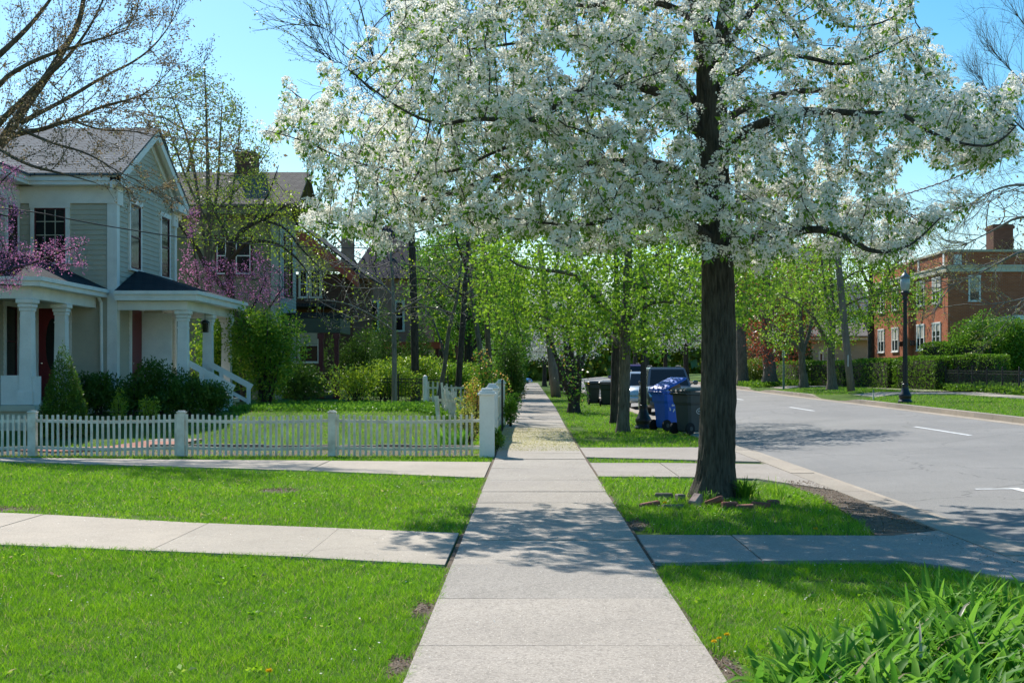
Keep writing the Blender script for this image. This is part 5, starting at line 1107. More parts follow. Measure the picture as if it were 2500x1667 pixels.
# ================================================================ cars (front towards the camera)
def car(label, x, y, paint, hgt=1.75, wid=.94, ln=4.7, glassm='glass', grille='black', cat='car', name='parked_suv'):
    z = road_z(x, y); C = empty(name, (x, y, z), label, cat, 'vehicles parked at the kerb')
    h = hgt; hood = h*.60; f0 = -ln/2; r0 = ln/2
    def sec(hw, zb, zt, y_, rnd_=.10, bulge=.0):
        return [(-hw*.93, y_, zb), (hw*.93, y_, zb), (hw, y_, zb+.16), (hw+bulge, y_, (zb+zt)/2), (hw*.97, y_, zt-rnd_), (hw*.86, y_, zt-.02), (hw*.45, y_, zt+.012), (-hw*.45, y_, zt+.012), (-hw*.86, y_, zt-.02), (-hw*.97, y_, zt-rnd_), (-hw-bulge, y_, (zb+zt)/2), (-hw, y_, zb+.16)]
    S = [sec(wid*.80, .42, hood*.72, f0), sec(wid*.92, .28, hood*.84, f0+.10), sec(wid*.98, .24, hood*.93, f0+.35), sec(wid, .24, hood*.98, f0+.75), sec(wid, .24, hood*1.02, f0+1.25), sec(wid, .24, hood*1.02, 0), sec(wid, .24, hood*1.02, r0-.6), sec(wid*.97, .28, hood*1.0, r0-.12), sec(wid*.88, .40, hood*.9, r0)]
    vs = [];
    for s_ in S: vs += s_
    n = 12; b = LB(); b.add(vs, [tuple(range(n-1, -1, -1)), tuple(range((len(S)-1)*n, len(S)*n))]+[(i*n+j, i*n+(j+1) % n, (i+1)*n+(j+1) % n, (i+1)*n+j) for i in range(len(S)-1) for j in range(n)]); b.build('body', M[paint], C, True)
    y0, y1, y2, y3 = f0+1.15, f0+1.95, r0-.45, r0-.12; zb = hood*1.0; w0, w1 = wid*.90, wid*.74
    cab = [(-w0, y0, zb), (w0, y0, zb), (w0, y3, zb), (-w0, y3, zb), (-w1, y1, h-.06), (w1, y1, h-.06), (w1, y2, h-.05), (-w1, y2, h-.05), (-w1*.86, y1+.1, h), (w1*.86, y1+.1, h), (w1*.86, y2-.1, h), (-w1*.86, y2-.1, h)]
    b = LB(); b.add(cab, [(0, 1, 5, 4), (1, 2, 6, 5), (2, 3, 7, 6), (3, 0, 4, 7), (4, 5, 9, 8), (5, 6, 10, 9), (6, 7, 11, 10), (7, 4, 8, 11), (8, 9, 10, 11)]); b.build('cabin', M[paint], C)
    def quad(nm, pts, off, m_):
        P = [Vector(p) for p in pts]; nn = (P[1]-P[0]).cross(P[2]-P[1]).normalized(); q = LB(); q.add([p+nn*off for p in P]+[p-nn*.0 for p in P], [(0, 1, 2, 3), (7, 6, 5, 4), (0, 4, 5, 1), (1, 5, 6, 2), (2, 6, 7, 3), (3, 7, 4, 0)]); q.build(nm, M[m_], C)
    def L3(a, c, t): return Vector(a).lerp(Vector(c), t)
    A, Bv, Cc, D = cab[0], cab[1], cab[5], cab[4]
    def patch(A, Bv, Cc, D, u0, u1, v0, v1): return [L3(L3(A, Bv, u), L3(D, Cc, u), v) for u, v in ((u0, v0), (u1, v0), (u1, v1), (u0, v1))]
    quad('windscreen', patch(A, Bv, Cc, D, .055, .945, .05, .93), .012, glassm)
    for s in (0, 1):
        if s: A, Bv, Cc, D = cab[1], cab[2], cab[6], cab[5]
        else: A, Bv, Cc, D = cab[3], cab[0], cab[4], cab[7]
        for a, c in ((.12, .42), (.46, .72), (.76, .93)): quad('side_window', patch(A, Bv, Cc, D, a, c, .1, .88), .01, glassm)
    b = LB(); b.box(-wid*.45, wid*.45, f0-.02, f0+.1, hood*.52, hood*.78, .03); b.build('grille', M[grille], C)
    b = LB(); b.box(-wid*.46, wid*.46, f0-.03, f0-.021, hood*.63, hood*.67); b.build('grille_bar', M['pewter'], C)
    b = LB(); b.box(-wid*.90, wid*.90, f0-.06, f0+.15, .30, .52, .05); b.build('bumper', M[paint], C)
    b = LB(); b.box(-.26, .26, f0-.075, f0-.062, .40, .52); b.build('number_plate', M['white'], C)
    for s in (-1, 1):
        b = LB(); b.add([(s*wid*.50, f0+.0, hood*.60), (s*wid*.90, f0+.10, hood*.62), (s*wid*.93, f0+.22, hood*.80), (s*wid*.52, f0+.06, hood*.80), (s*wid*.50, f0-.03, hood*.60), (s*wid*.90, f0+.03, hood*.62), (s*wid*.95, f0+.14, hood*.80), (s*wid*.52, f0+.02, hood*.80)], [(4, 5, 6, 7), (0, 3, 2, 1), (0, 1, 5, 4), (3, 7, 6, 2), (0, 4, 7, 3), (1, 2, 6, 5)]); b.build('headlight', M['headlamp'], C)
        b = LB(); b.box(s*(wid+.02)-.0, s*(wid+.20), y0+.28, y0+.42, zb+.04, zb+.20, .04); b.bar((s*wid*.88, y0+.36, zb+.06), (s*(wid+.06), y0+.36, zb+.10), .05); b.build('mirror', M[paint if paint != 'carsilver' else 'black'], C)
        for yy in (f0+.88, r0-.95):
            b = LB(); c = Vector((s*(wid-.11), yy, .34)); vs = []
            for dx_, r in ((-.11, .27), (-.10, .34), (.10, .34), (.115, .29)):
                for j in range(24): th = j*R(15); vs.append((c.x+s*dx_, c.y+r*math.cos(th), c.z+r*math.sin(th)))
            b.add(vs, [tuple(range(23, -1, -1)), tuple(range(72, 96))]+[(i*24+j, i*24+(j+1) % 24, (i+1)*24+(j+1) % 24, (i+1)*24+j) for i in range(3) for j in range(24)]); w_ = b.build('wheel', M['rubber'], C)
            b = LB(); b.tube([(c.x+s*.116, c.y, c.z), (c.x+s*.125, c.y, c.z)], .21, 14); b.build('rim', M['pewter'], w_)
    b = LB()
    for s in (-1, 1): b.tube([(s*w1*.82, y1+.25, h+.01), (s*w1*.82, y1+.35, h+.05), (s*w1*.82, y2-.3, h+.05), (s*w1*.82, y2-.2, h+.01)], .018, 6)
    b.build('roof_rails', M['black'], C)
    return C
def carpaint(n, c, met=.3):
    m, nt, o = newmat(n); pbr(nt, o, c, .3, spec=.5, metal=met, coat=.8); M[n] = m
carpaint('cardark', (.03, .045, .06)); carpaint('carsilver', (.50, .56, .60)); carpaint('carpurple', (.10, .05, .14)); carpaint('carblue', (.10, .25, .60)); carpaint('carwhite', (.7, .7, .7), .1); carpaint('headlamp', (.55, .58, .62), .6)
car('dark blue-black SUV parked facing the camera behind the wheeled bins', 5.33, 51.3, 'cardark', 1.78)
car('silver car parked behind the dark SUV, showing one headlight', 5.18, 59.5, 'carsilver', 1.62, name='parked_car')
car('dark purple van roof showing behind the silver car', 5.25, 70, 'carpurple', 2.0, cat='van', name='parked_van')
car('pale blue car crossing at the far end of the sidewalk', -2.2, 185, 'carblue', 1.45, name='distant_car').rotation_euler.z = R(62)
car('white vehicle parked far down the road beyond the pear trunk', DX(1683, 100), 101, 'carwhite', 1.9, cat='van', name='distant_van')

# ================================================================ bricks round the pear, tufts, daylilies, dandelions
rng = random.Random(9)
brs = [((1492, 1156), 'half-buried dark red brick, leftmost of the ring round the pear trunk', (.12, .04, .03), 20, 8, 'oldbrick'), ((1525, 1135), 'mossy grey stone block lying behind the left bricks of the ring', (.11, .05, .04), -5, 0, 'stone'), ((1545, 1158), 'flat grey stone just left of the pear trunk in the ring', (.12, .05, .025), 10, 0, 'stone'),
       ((1598, 1154), 'pale brick tilted up on end at the foot of the pear trunk', (.09, .05, .06), 55, 30, 'palebrick'), ((1640, 1152), 'long dark brick leaning against others in front of the trunk', (.11, .045, .035), -25, 22, 'oldbrick'), ((1676, 1157), 'short red brick in front of the right side of the trunk', (.09, .05, .045), 5, 0, 'oldbrick'),
       ((1712, 1160), 'red brick lying flat under the dark lily tuft', (.10, .045, .03), 0, 2, 'oldbrick'), ((1748, 1156), 'broad brown brick at the right of the ring', (.11, .05, .035), -10, -4, 'oldbrick'), ((1776, 1150), 'small reddish brick end, rightmost of the ring', (.06, .05, .035), 15, 0, 'oldbrick'), ((1562, 1140), 'small brown stone wedged behind the ring left of the trunk', (.05, .05, .05), 15, 0, 'stone')]
M['palebrick'] = solid('pale_brick', (.33, .24, .21), .9, .25, 12, bmp=.5)
for (x, y), lab, (a, c, h), rz, tilt, m in brs:
    Yb = (EYE-.03)*F/(y-CY); b = MB(); b.box(-a, a, -c, c, -h, h, .012)
    b.f = b.f; o = b.build('brick' if 'brick' in lab else 'stone', M[m], None); o.location = (DX(x, Yb), Yb, h*.25+abs(math.sin(R(tilt)))*a*.7); o.rotation_euler = (R(rng.uniform(-6, 6)), R(-tilt), R(rz)); tag(o, lab, 'brick' if 'brick' in lab else 'stone', 'bricks and stones round the pear')
def straps(name, label, cat, spots, n, L0, L1, w0, m, seed, group=None, arch=1.0, part='leaves', extra=None, base=None):
    rg = np.random.default_rng(seed); V = []; Q = []; A = []; k = 7; b = 0; spots = np.array(spots); base = base or (float(spots[:, 0].mean()), float(spots[:, 1].mean()), 0)
    for i in range(n):
        s = spots[rg.integers(len(spots))]; c = np.array([s[0]+rg.normal()*s[2], s[1]+rg.normal()*s[2], gz(s[0], s[1])-.01]); az = rg.uniform(0, 2*np.pi)
        L = rg.uniform(L0, L1); w = w0*rg.uniform(.7, 1.25); out = np.array([np.cos(az), np.sin(az), 0]); sd = np.array([-np.sin(az), np.cos(az), 0]); e = rg.uniform(R(52), R(86)); bend = rg.uniform(.5, 1.9)*arch; tw = rg.uniform(-.5, .5); p = c.copy(); va = rg.random()
        for j in range(k):
            t = j/(k-1); ang = e-bend*t**1.6; d = out*np.cos(ang)+np.array([0, 0, 1])*np.sin(ang); nn = np.cross(d, sd)
            ww = w*(np.sin(np.pi*min(1, .18+.82*t))**.6 if t < 1 else .02)*(1 if t < .99 else .05); s2 = sd*np.cos(tw*t)+nn*np.sin(tw*t)
            V += [p-s2*ww/2+nn*ww*.18, p, p+s2*ww/2+nn*ww*.18]; A += [va, va*.7, va]
            p = p+d*L/(k-1)
        for j in range(k-1):
            q = b+j*3; Q += [(q, q+1, q+4, q+3), (q+1, q+2, q+5, q+4)]
        b += k*3
    root = empty(name, base, label, cat, group); put_mesh(part, np.array(V), np.array(Q), np.array(A), M[m], root, base); return root
sp1 = [(x, y, .10) for x, y in [(1.14, 5.5), (1.2, 5.8), (1.3, 5.7), (1.38, 6.0), (1.55, 5.7), (1.9, 5.9), (2.3, 6.0), (1.75, 6.3), (2.15, 6.5), (2.6, 6.4), (1.5, 6.2), (2.0, 6.9), (2.4, 7.0), (1.45, 5.3), (2.7, 5.9), (1.8, 5.4)]]
dl = straps('daylily_clump', 'lush clump of long arching green strap leaves in the bottom right corner', 'plant', sp1, 1050, .24, .46, .042, 'daylily', 21)
gV = straps('tmp', 'x', 'x', sp1, 350, .2, .42, .008, 'grass', 22, base=tuple(dl.location)); ch = kids(gV)[0]; ch.parent = dl; ch.name = 'thin_leaves'; bpy.data.objects.remove(gV)
gV = straps('tmp', 'x', 'x', sp1, 30, .3, .5, .02, 'straw', 23, base=tuple(dl.location), arch=1.5); ch = kids(gV)[0]; ch.parent = dl; ch.name = 'dry_leaves'; bpy.data.objects.remove(gV)
straps('daylily_clump', 'taller leaf clump behind the big one at the right frame edge', 'plant', [(2.75, 7.6, .14), (2.45, 7.6, .12), (3.0, 7.2, .15), (3.0, 6.7, .15)], 330, .28, .46, .028, 'daylily', 24)
straps('lily_tuft', 'dark green lily tuft growing beside the pear trunk', 'plant', [(DX(1708, 16.2), 16.1, .045)], 90, .18, .36, .016, 'green', 25, arch=.9)
straps('grass_tuft', 'thin upright grass tuft right of the lily tuft', 'plant', [(DX(1783, 16.3), 16.2, .05)], 40, .15, .34, .008, 'grass', 26, arch=.6)
straps('grass_tuft', 'small green tuft between the bricks and the pear trunk', 'plant', [(DX(1622, 15.9), 15.85, .06)], 40, .08, .2, .012, 'green', 27)
straps('grass_tuft', 'low grass tuft behind the leftmost bricks of the ring', 'plant', [(DX(1556, 16.4), 16.3, .07)], 60, .1, .26, .007, 'grass', 28)
straps('iris_clump', 'upright grey-green leaf clump inside the picket fence by the corner pillar', 'plant', [(-1.45, 26.9, .12), (-1.7, 27.3, .14)], 130, .3, .55, .028, 'daylily', 29, arch=.5)
def dandelion(x, y, lab, s=.02, h=.06):
    Y = (EYE-.05)*F/(y-CY); d = empty('dandelion', (DX(x, Y), Y, 0), lab, 'flower', 'yellow dandelions'); rg = np.random.default_rng(int(x)); n = 46
    a = rg.uniform(0, 2*np.pi, n); el = rg.uniform(.05, 1.2, n); D = np.stack([np.cos(a)*np.cos(el), np.sin(a)*np.cos(el), np.sin(el)], 1); V, Q, A = leafmesh('f', np.array([0, 0, h])+D*.002, D, s, s*.28, rg); link('flower_head', npmesh('flower_head', V, Q, None, A), d, M['dand'])
    b = LB(); b.tube([(0, 0, -.01), (.003, 0, h)], .0022, 5); b.build('stem', M['green_stem'], d)
M['green_stem'] = solid('stem_green', (.10, .22, .04), .6)
dandelion(618, 1546, 'single dandelion in the bottom left lawn'); dandelion(1640, 1478, 'left dandelion of three near the daylily clump', .018); dandelion(1652, 1470, 'middle dandelion of three near the daylily clump', .015); dandelion(1670, 1462, 'right dandelion of three near the daylily clump', .018)
dandelion(1873, 1217, 'dandelion at the near edge of the pear plot', .026); dandelion(1527, 1157, 'dandelion left of the bricks near the sidewalk edge', .026); dandelion(1632, 1096, 'dandelion on the far edge of the pear plot', .03)
# ================================================================ near maple and its neighbours on the verge
def lf(m, n, size, spread, w=.75, dz=-.25, p=1., maxr=.02, **k): return LF(dict(m=m, n=n, size=size, spread=spread, w=w, dz=dz, p=p, **k), maxr=maxr)
sc_tree('maple_tree', 'young maple with bright green leaves, its grey trunk standing left of the street lamp', 'tree', 34.4,
  [(1431, 993, 0, .165), (1434, 900, 0, .15), (1436, 766, 0, .145), (1442, 640, 0, .12), (1444, 560, 0, .09), (1446, 440, 0, .05)],
  [[(1434, 775, 0, .10), (1412, 725, -.3, .085), (1370, 690, -.6, .075), (1330, 640, -.8, .06), (1311, 627, -.9, .055), (1220, 617, -1.2, .04), (1185, 609, -1.3, .03), (1155, 579, -1.4, .02), (1110, 600, -1.5, .01)],
   [(1432, 800, 0, .08), (1395, 765, .6, .06), (1340, 745, 1.0, .05), (1270, 735, 1.4, .035), (1180, 700, 1.6, .02)],
   [(1440, 690, 0, .07), (1463, 650, .5, .06), (1487, 610, .8, .05), (1520, 570, 1.0, .035), (1570, 520, 1.2, .02)],
   [(1438, 740, 0, .06), (1480, 700, -.8, .05), (1530, 690, -1.2, .04), (1600, 700, -1.5, .02)], [(1442, 640, 0, .06), (1400, 560, .8, .045), (1330, 520, 1.2, .03), (1240, 520, 1.5, .015)]],
  [([(1078, 668), (1092, 560), (1130, 530), (1200, 520), (1300, 500), (1450, 500), (1600, 520), (1780, 540), (1810, 660), (1720, 740), (1560, 790), (1500, 830), (1470, 800), (1400, 760), (1350, 800), (1290, 790), (1240, 800), (1175, 795), (1150, 750), (1100, 730)], 1)],
  1500, 3.4, lf('maple', 15, .095, .15, .85, dz=.15, p=.8, maxr=.02), seed=31, infl=1.9, kill=.28, step=.2, minr=.006, holes=[([(1480, 700), (1640, 700), (1640, 830), (1480, 830)], .5), ([(1180, 760), (1300, 760), (1300, 830), (1180, 830)], .3), ([(1100, 440), (1640, 440), (1640, 600), (1100, 600)], .6)])
sc_tree('maple_tree', 'slim dark trunk with yellow-green leaves just behind the near maple', 'tree', 40,
  [(1411, 974, 0, .135), (1412, 900, 0, .13), (1414, 800, 0, .125), (1418, 700, 0, .10), (1415, 600, 0, .07), (1410, 480, 0, .04)],
  [[(1414, 790, 0, .06), (1450, 720, 1, .045), (1520, 660, 1.5, .03), (1580, 640, 1.8, .015)], [(1416, 740, 0, .06), (1370, 660, 1, .045), (1310, 600, 1.5, .03), (1260, 560, 1.8, .015)]],
  [([(1250, 640), (1260, 480), (1400, 420), (1560, 450), (1640, 560), (1640, 790), (1560, 800), (1440, 800), (1300, 760)], 1)], 900, 3, lf('green', 5, .10, .14, p=.8), seed=32, bark='bark_dark', infl=2.2, kill=.34, step=.26, minr=.007)
# ivy-grown multi stem tree
sc_tree('multi_stem_tree', 'ivy-grown cluster of dark stems fanning out beside the far sidewalk', 'tree', 50.5,
  [(1318, 947, 0, .22), (1317, 920, 0, .19), (1315, 880, 0, .15), (1312, 820, 0, .11), (1310, 740, 0, .07), (1308, 650, 0, .04)],
  [[(1316, 935, 0, .12), (1303, 890, -.3, .10), (1287, 845, -.5, .09), (1270, 800, -.6, .07), (1262, 770, -.6, .05), (1225, 745, -.6, .03), (1205, 735, -.6, .02)], [(1318, 930, 0, .12), (1325, 880, .2, .10), (1338, 830, .3, .09), (1347, 780, .3, .06), (1352, 700, .3, .03)],
   [(1322, 930, 0, .10), (1310, 860, .3, .08), (1298, 800, .4, .06), (1290, 720, .4, .04), (1285, 640, .4, .02)], [(1324, 935, 0, .10), (1333, 880, -.3, .08), (1328, 820, -.4, .07), (1332, 740, -.4, .04), (1335, 660, -.4, .02)]],
  [([(1200, 760), (1215, 700), (1280, 640), (1380, 640), (1400, 760), (1355, 790), (1350, 870), (1345, 930), (1305, 930), (1295, 870), (1270, 800)], 1)], 900, 1.7,
  LF(dict(m='green', n=4, size=.12, spread=.12, p=.8), dict(m='orangeleaf', n=2, size=.12, spread=.12, p=.15, name='new_leaves'), dict(m='greywhite', n=2, size=.07, spread=.12, p=.25, name='pale_leaves')), seed=33, bark='bark_dark', infl=2., kill=.3, step=.25, minr=.009)
# ---------------------------------------------------------------- garden trees on the left
sc_tree('bare_tall_tree', 'tall straight dark trunk with bare budding crown rising above the houses', 'tree', 48,
  [(954, 917, 0, .15), (953, 800, 0, .14), (949, 650, 0, .135), (944, 500, 0, .125), (938, 380, 0, .11), (925, 300, 0, .08), (912, 200, 0, .05), (900, 80, 0, .03), (890, -60, 0, .015)],
  [[(940, 400, 0, .07), (905, 260, .5, .055), (878, 190, .8, .045), (850, 110, 1, .035), (830, 20, 1, .025), (800, -80, 1, .012)], [(930, 320, 0, .06), (880, 180, -.6, .045), (850, 150, -.8, .035), (800, 115, -1, .022), (755, 70, -1, .012), (730, 60, -1, .006)],
   [(930, 300, 0, .05), (950, 180, .6, .04), (960, 60, .8, .03), (985, -60, .8, .015)], [(945, 480, 0, .06), (1000, 330, .6, .04), (1040, 200, 1, .03), (1060, 60, 1.2, .02), (1090, -60, 1.2, .01)], [(878, 200, 0, .03), (860, 220, -.4, .025), (800, 150, -.7, .015), (760, 140, -.8, .008)], [(915, 230, 0, .03), (870, 270, 0, .02), (830, 260, 0, .012)]],
  [([(725, 60), (740, -80), (1120, -80), (1080, 120), (1000, 330), (900, 340), (860, 300), (800, 250), (740, 160)], 1)], 650, 3.5, LF(dict(m='olive', n=3, size=.09, spread=.05, p=.35), maxr=.0125), seed=41, thick=.55, shoots=dict(count=95, L=2.0, levels=3, kids_=3, up=.4), bark='bark_dark', infl=2.0, kill=.4, step=.3, minr=.010, holes=[([(725, -80), (860, -80), (860, 200), (725, 200)], .5)])
def thin_tree(lab, Y, tr, limbs_, poly, n, leafm, seed, bark='bark_grey', hd=2.2, nl=2, size=.09, p=.5, minr=.006, sp=.1):
    return sc_tree('garden_tree', lab, 'tree', Y, tr, limbs_, [(poly, 1)], n, hd, lf(leafm, nl, size, sp, p=p), seed=seed, bark=bark, infl=2.2, kill=.30, step=.22, minr=minr, twig_bark='bark_pale' if bark == 'bark_grey' else None)
tangle = [(690, 600), (760, 560), (860, 600), (1000, 590), (1085, 560), (1100, 700), (1060, 760), (960, 750), (860, 740), (760, 770), (700, 720)]
thin_tree('slim straight garden trunk left of the taller dark one, with tangled bare twigs', 43, [(906, 926, 0, .088), (906, 850, 0, .082), (905, 740, 0, .07), (902, 640, 0, .05), (895, 560, 0, .03)],
  [[(905, 760, 0, .035), (850, 720, -.8, .028), (780, 690, -1.3, .018), (700, 690, -1.6, .01)], [(905, 720, 0, .035), (960, 690, -.6, .025), (1040, 640, -1., .015)], [(904, 680, 0, .03), (850, 620, .6, .02), (780, 600, 1, .01)]], tangle, 620, 'limegreen', 42, 'bark_pale', p=.22)
thin_tree('leaning curved trunk near the small picket fence in the garden', 44, [(1006, 924, 0, .085), (1014, 880, 0, .08), (1022, 841, 0, .075), (1030, 760, 0, .065), (1042, 715, 0, .055), (1052, 680, 0, .045), (1060, 600, 0, .025)],
  [[(1024, 830, 0, .04), (1000, 740, .5, .03), (960, 690, 1, .02), (880, 660, 1.4, .01)], [(1040, 720, 0, .04), (970, 700, -.8, .03), (900, 720, -1.4, .018), (820, 740, -1.8, .01)], [(1050, 690, 0, .03), (990, 620, -.5, .02), (900, 600, -1, .01)]], tangle, 620, 'olive', 43, 'bark_grey', p=.25)
thin_tree('grey forked trunk rising behind the weathered fence', 50, [(1052, 898, 0, .125), (1057, 820, 0, .115), (1063, 747, 0, .11), (1068, 666, 0, .10), (1072, 610, 0, .09), (1075, 540, 0, .05), (1080, 460, 0, .03)],
  [[(1072, 615, 0, .07), (1062, 590, -.3, .055), (1050, 560, -.5, .045), (1040, 500, -.6, .03), (1020, 430, -.6, .015)], [(1066, 680, 0, .05), (1000, 640, -1, .03), (920, 640, -1.6, .015)], [(1070, 640, 0, .05), (1120, 580, 1, .03), (1150, 520, 1.4, .015)]], [(900, 620), (980, 480), (1100, 430), (1200, 480), (1180, 640), (1060, 700), (960, 700)], 700, 'limegreen', 44, 'bark_dark', nl=2, p=.35)
thin_tree('leaning dark trunk left of the pair behind the white pillars', 57, [(1113, 878, 0, .12), (1104, 810, 0, .11), (1095, 750, 0, .105), (1086, 700, 0, .09), (1080, 620, 0, .06), (1078, 540, 0, .03)], [[(1092, 740, 0, .06), (1130, 650, .6, .04), (1150, 560, 1, .02)], [(1085, 690, 0, .05), (1040, 620, -.6, .03), (1000, 540, -1, .015)]],
  [(980, 640), (1020, 520), (1120, 470), (1190, 540), (1180, 700), (1100, 740)], 600, 'limegreen', 45, 'bark_grey', nl=3, p=.45, size=.10)
thin_tree('upright trunk right of the pair behind the white pillars', 59, [(1126, 878, 0, .13), (1122, 800, 0, .125), (1117, 709, 0, .12), (1112, 620, 0, .09), (1110, 520, 0, .05)], [[(1118, 720, 0, .06), (1150, 640, -.6, .04), (1190, 580, -1, .02)], [(1116, 690, 0, .05), (1080, 600, .6, .03), (1050, 540, 1, .015)]],
  [(1030, 660), (1040, 500), (1140, 440), (1230, 520), (1220, 720), (1150, 800), (1120, 740)], 700, 'limegreen', 46, 'bark_tan', nl=3, p=.5, size=.10)
thin_tree('slender grey tree close to the sidewalk beyond the farthest white pillar', 62, [(1155, 884, 0, .12), (1157, 820, 0, .10), (1162, 760, 0, .08), (1168, 700, 0, .05), (1172, 620, 0, .03)], [[(1158, 800, 0, .05), (1140, 740, .4, .035), (1130, 680, .6, .02)], [(1160, 780, 0, .05), (1185, 720, -.4, .035), (1200, 660, -.6, .02)]],
  [(1110, 740), (1130, 620), (1200, 600), (1225, 720), (1215, 830), (1180, 870), (1130, 850)], 800, 'green', 47, 'bark_grey', nl=5, p=.9, size=.13)
# gnarled tree in front of the olive house
sc_tree('gnarled_tree', 'gnarled dark tree with yellow-green leaves in front of the olive house', 'tree', 46,
  [(540, 905, 0, .19), (534, 800, 0, .17), (528, 700, 0, .16), (526, 610, 0, .15), (528, 571, 0, .14), (540, 543, 0, .11), (577, 513, 0, .085), (628, 493, 0, .06), (653, 473, 0, .04)],
  [[(530, 680, 0, .11), (505, 650, .3, .10), (477, 622, .5, .095), (462, 590, .6, .085), (449, 564, .6, .075), (430, 540, .6, .06), (410, 515, .6, .04)], [(527, 600, 0, .08), (560, 560, -.6, .07), (590, 552, -.8, .06), (640, 558, -1, .045), (690, 600, -1.1, .03), (720, 650, -1.1, .015)],
   [(532, 560, 0, .06), (500, 500, .4, .04), (480, 450, .6, .02)], [(580, 512, 0, .05), (620, 440, .6, .03), (640, 380, .8, .015)], [(600, 505, 0, .05), (655, 520, -.6, .04), (690, 570, -.8, .03), (740, 620, -1, .015)]],
  [([(412, 560), (415, 440), (500, 420), (600, 400), (680, 440), (760, 560), (740, 680), (640, 600), (560, 560), (480, 560)], 1)], 1700, 2.6, LF(dict(m='limegreen', n=6, size=.085, spread=.13, p=.6)), seed=51, bark='bark_dark', infl=2., kill=.3, step=.22, minr=.007, twig_bark='bark_grey')
# tall multi stem, olive leaves
sc_tree('tall_leafy_tree', 'tall multi-stemmed tree with small olive-green leaves behind the clapboard house gable', 'tree', 47,
  [(478, 900, 0, .16), (480, 700, 0, .13), (479, 480, 0, .09), (476, 330, 0, .05), (470, 160, 0, .02)],
  [[(480, 640, 0, .07), (455, 450, .5, .06), (440, 350, .7, .045), (415, 270, .9, .03), (385, 200, 1, .015)], [(480, 560, 0, .06), (500, 440, -.5, .05), (505, 330, -.8, .035), (510, 240, -1, .02)], [(480, 600, 0, .06), (530, 480, .5, .05), (545, 360, .8, .03), (555, 250, 1, .015)], [(480, 520, 0, .05), (430, 420, -.6, .04), (400, 330, -1, .03), (370, 260, -1.2, .015)], [(479, 500, 0, .05), (580, 400, 1, .03), (620, 340, 1.2, .015)]],
  [([(330, 300), (350, 200), (400, 180), (470, 140), (500, 180), (560, 230), (570, 280), (600, 330), (640, 360), (620, 420), (560, 460), (450, 460), (380, 340)], 1)], 1500, 3.2, LF(dict(m='olive', n=8, size=.10, spread=.15, p=.7)), seed=52, bark='bark_grey', infl=2.2, kill=.32, step=.26, minr=.007)
# big russet tree, upper left (trunk outside the frame)
sc_tree('russet_budding_tree', 'big tree with russet buds whose boughs fan into the upper left corner', 'tree', 29,
  [(-330, 1040, 0, .30), (-320, 860, 0, .27), (-290, 700, 0, .24), (-240, 560, 0, .22), (-180, 460, 0, .20), (-100, 400, 0, .17), (0, 335, 0, .125), (29, 288, 0, .11), (64, 237, 0, .095), (106, 179, 0, .085), (144, 118, 0, .075), (182, 58, 0, .06), (195, -20, 0, .05), (210, -120, 0, .03)],
  [[(-60, 375, 0, .08), (0, 278, -.4, .07), (32, 250, -.5, .06), (90, 190, -.6, .05), (150, 140, -.7, .04), (210, 60, -.8, .025), (250, -30, -.8, .015)], [(15, 318, 0, .07), (50, 305, -.3, .06), (96, 298, -.5, .05), (140, 282, -.7, .045), (182, 269, -.8, .04), (237, 243, -1, .03), (320, 224, -1.1, .018), (355, 198, -1.1, .01)],
   [(48, 282, 0, .06), (100, 255, .4, .05), (160, 224, .6, .045), (243, 173, .8, .035), (307, 144, .9, .025), (359, 102, 1, .018), (397, 48, 1, .01), (425, -10, 1, .006)], [(-240, 560, 0, .14), (-150, 300, .5, .11), (-60, 180, .8, .09), (0, 125, 1, .07), (70, 60, 1.2, .05), (130, -20, 1.2, .03)], [(-100, 400, 0, .08), (-20, 200, -.8, .06), (80, 135, -1, .045), (200, 100, -1.2, .03), (290, 70, -1.2, .015)],
   [(30, 290, 0, .04), (120, 330, -1.2, .03), (200, 350, -1.6, .022), (280, 400, -1.9, .012), (330, 420, -2, .006)], [(-20, 330, 0, .05), (60, 380, -1.4, .035), (150, 400, -1.8, .02), (220, 420, -2, .01)], [(160, 275, 0, .03), (230, 300, .4, .022), (300, 300, .5, .015), (380, 315, .6, .007)]],
  [([(-200, 100), (-350, -350), (350, -350), (300, -60), (-200, -60)], 3), ([(-200, 360), (-200, -100), (260, -100), (250, 60), (230, 190), (200, 280), (150, 330), (0, 345)], 3.2), ([(200, 290), (250, 60), (420, -20), (400, 120), (340, 250), (330, 330)], .6), ([(0, 330), (330, 300), (330, 430), (150, 430), (0, 400)], .5)], 5600, 2.6,
  LF(dict(m='russet', n=6, size=.055, spread=.055, p=.7), dict(m='yellowbud', n=2, size=.035, spread=.04, p=.18, name='yellow_bud_tips')), seed=53, thick=.75, shoots=dict(count=120, L=1.25, levels=3, kids_=4, up=.3), bark='bark_tan', infl=1.6, kill=.2, step=.15, minr=.0045, iters=70)  # both sets are buds, not open leaves
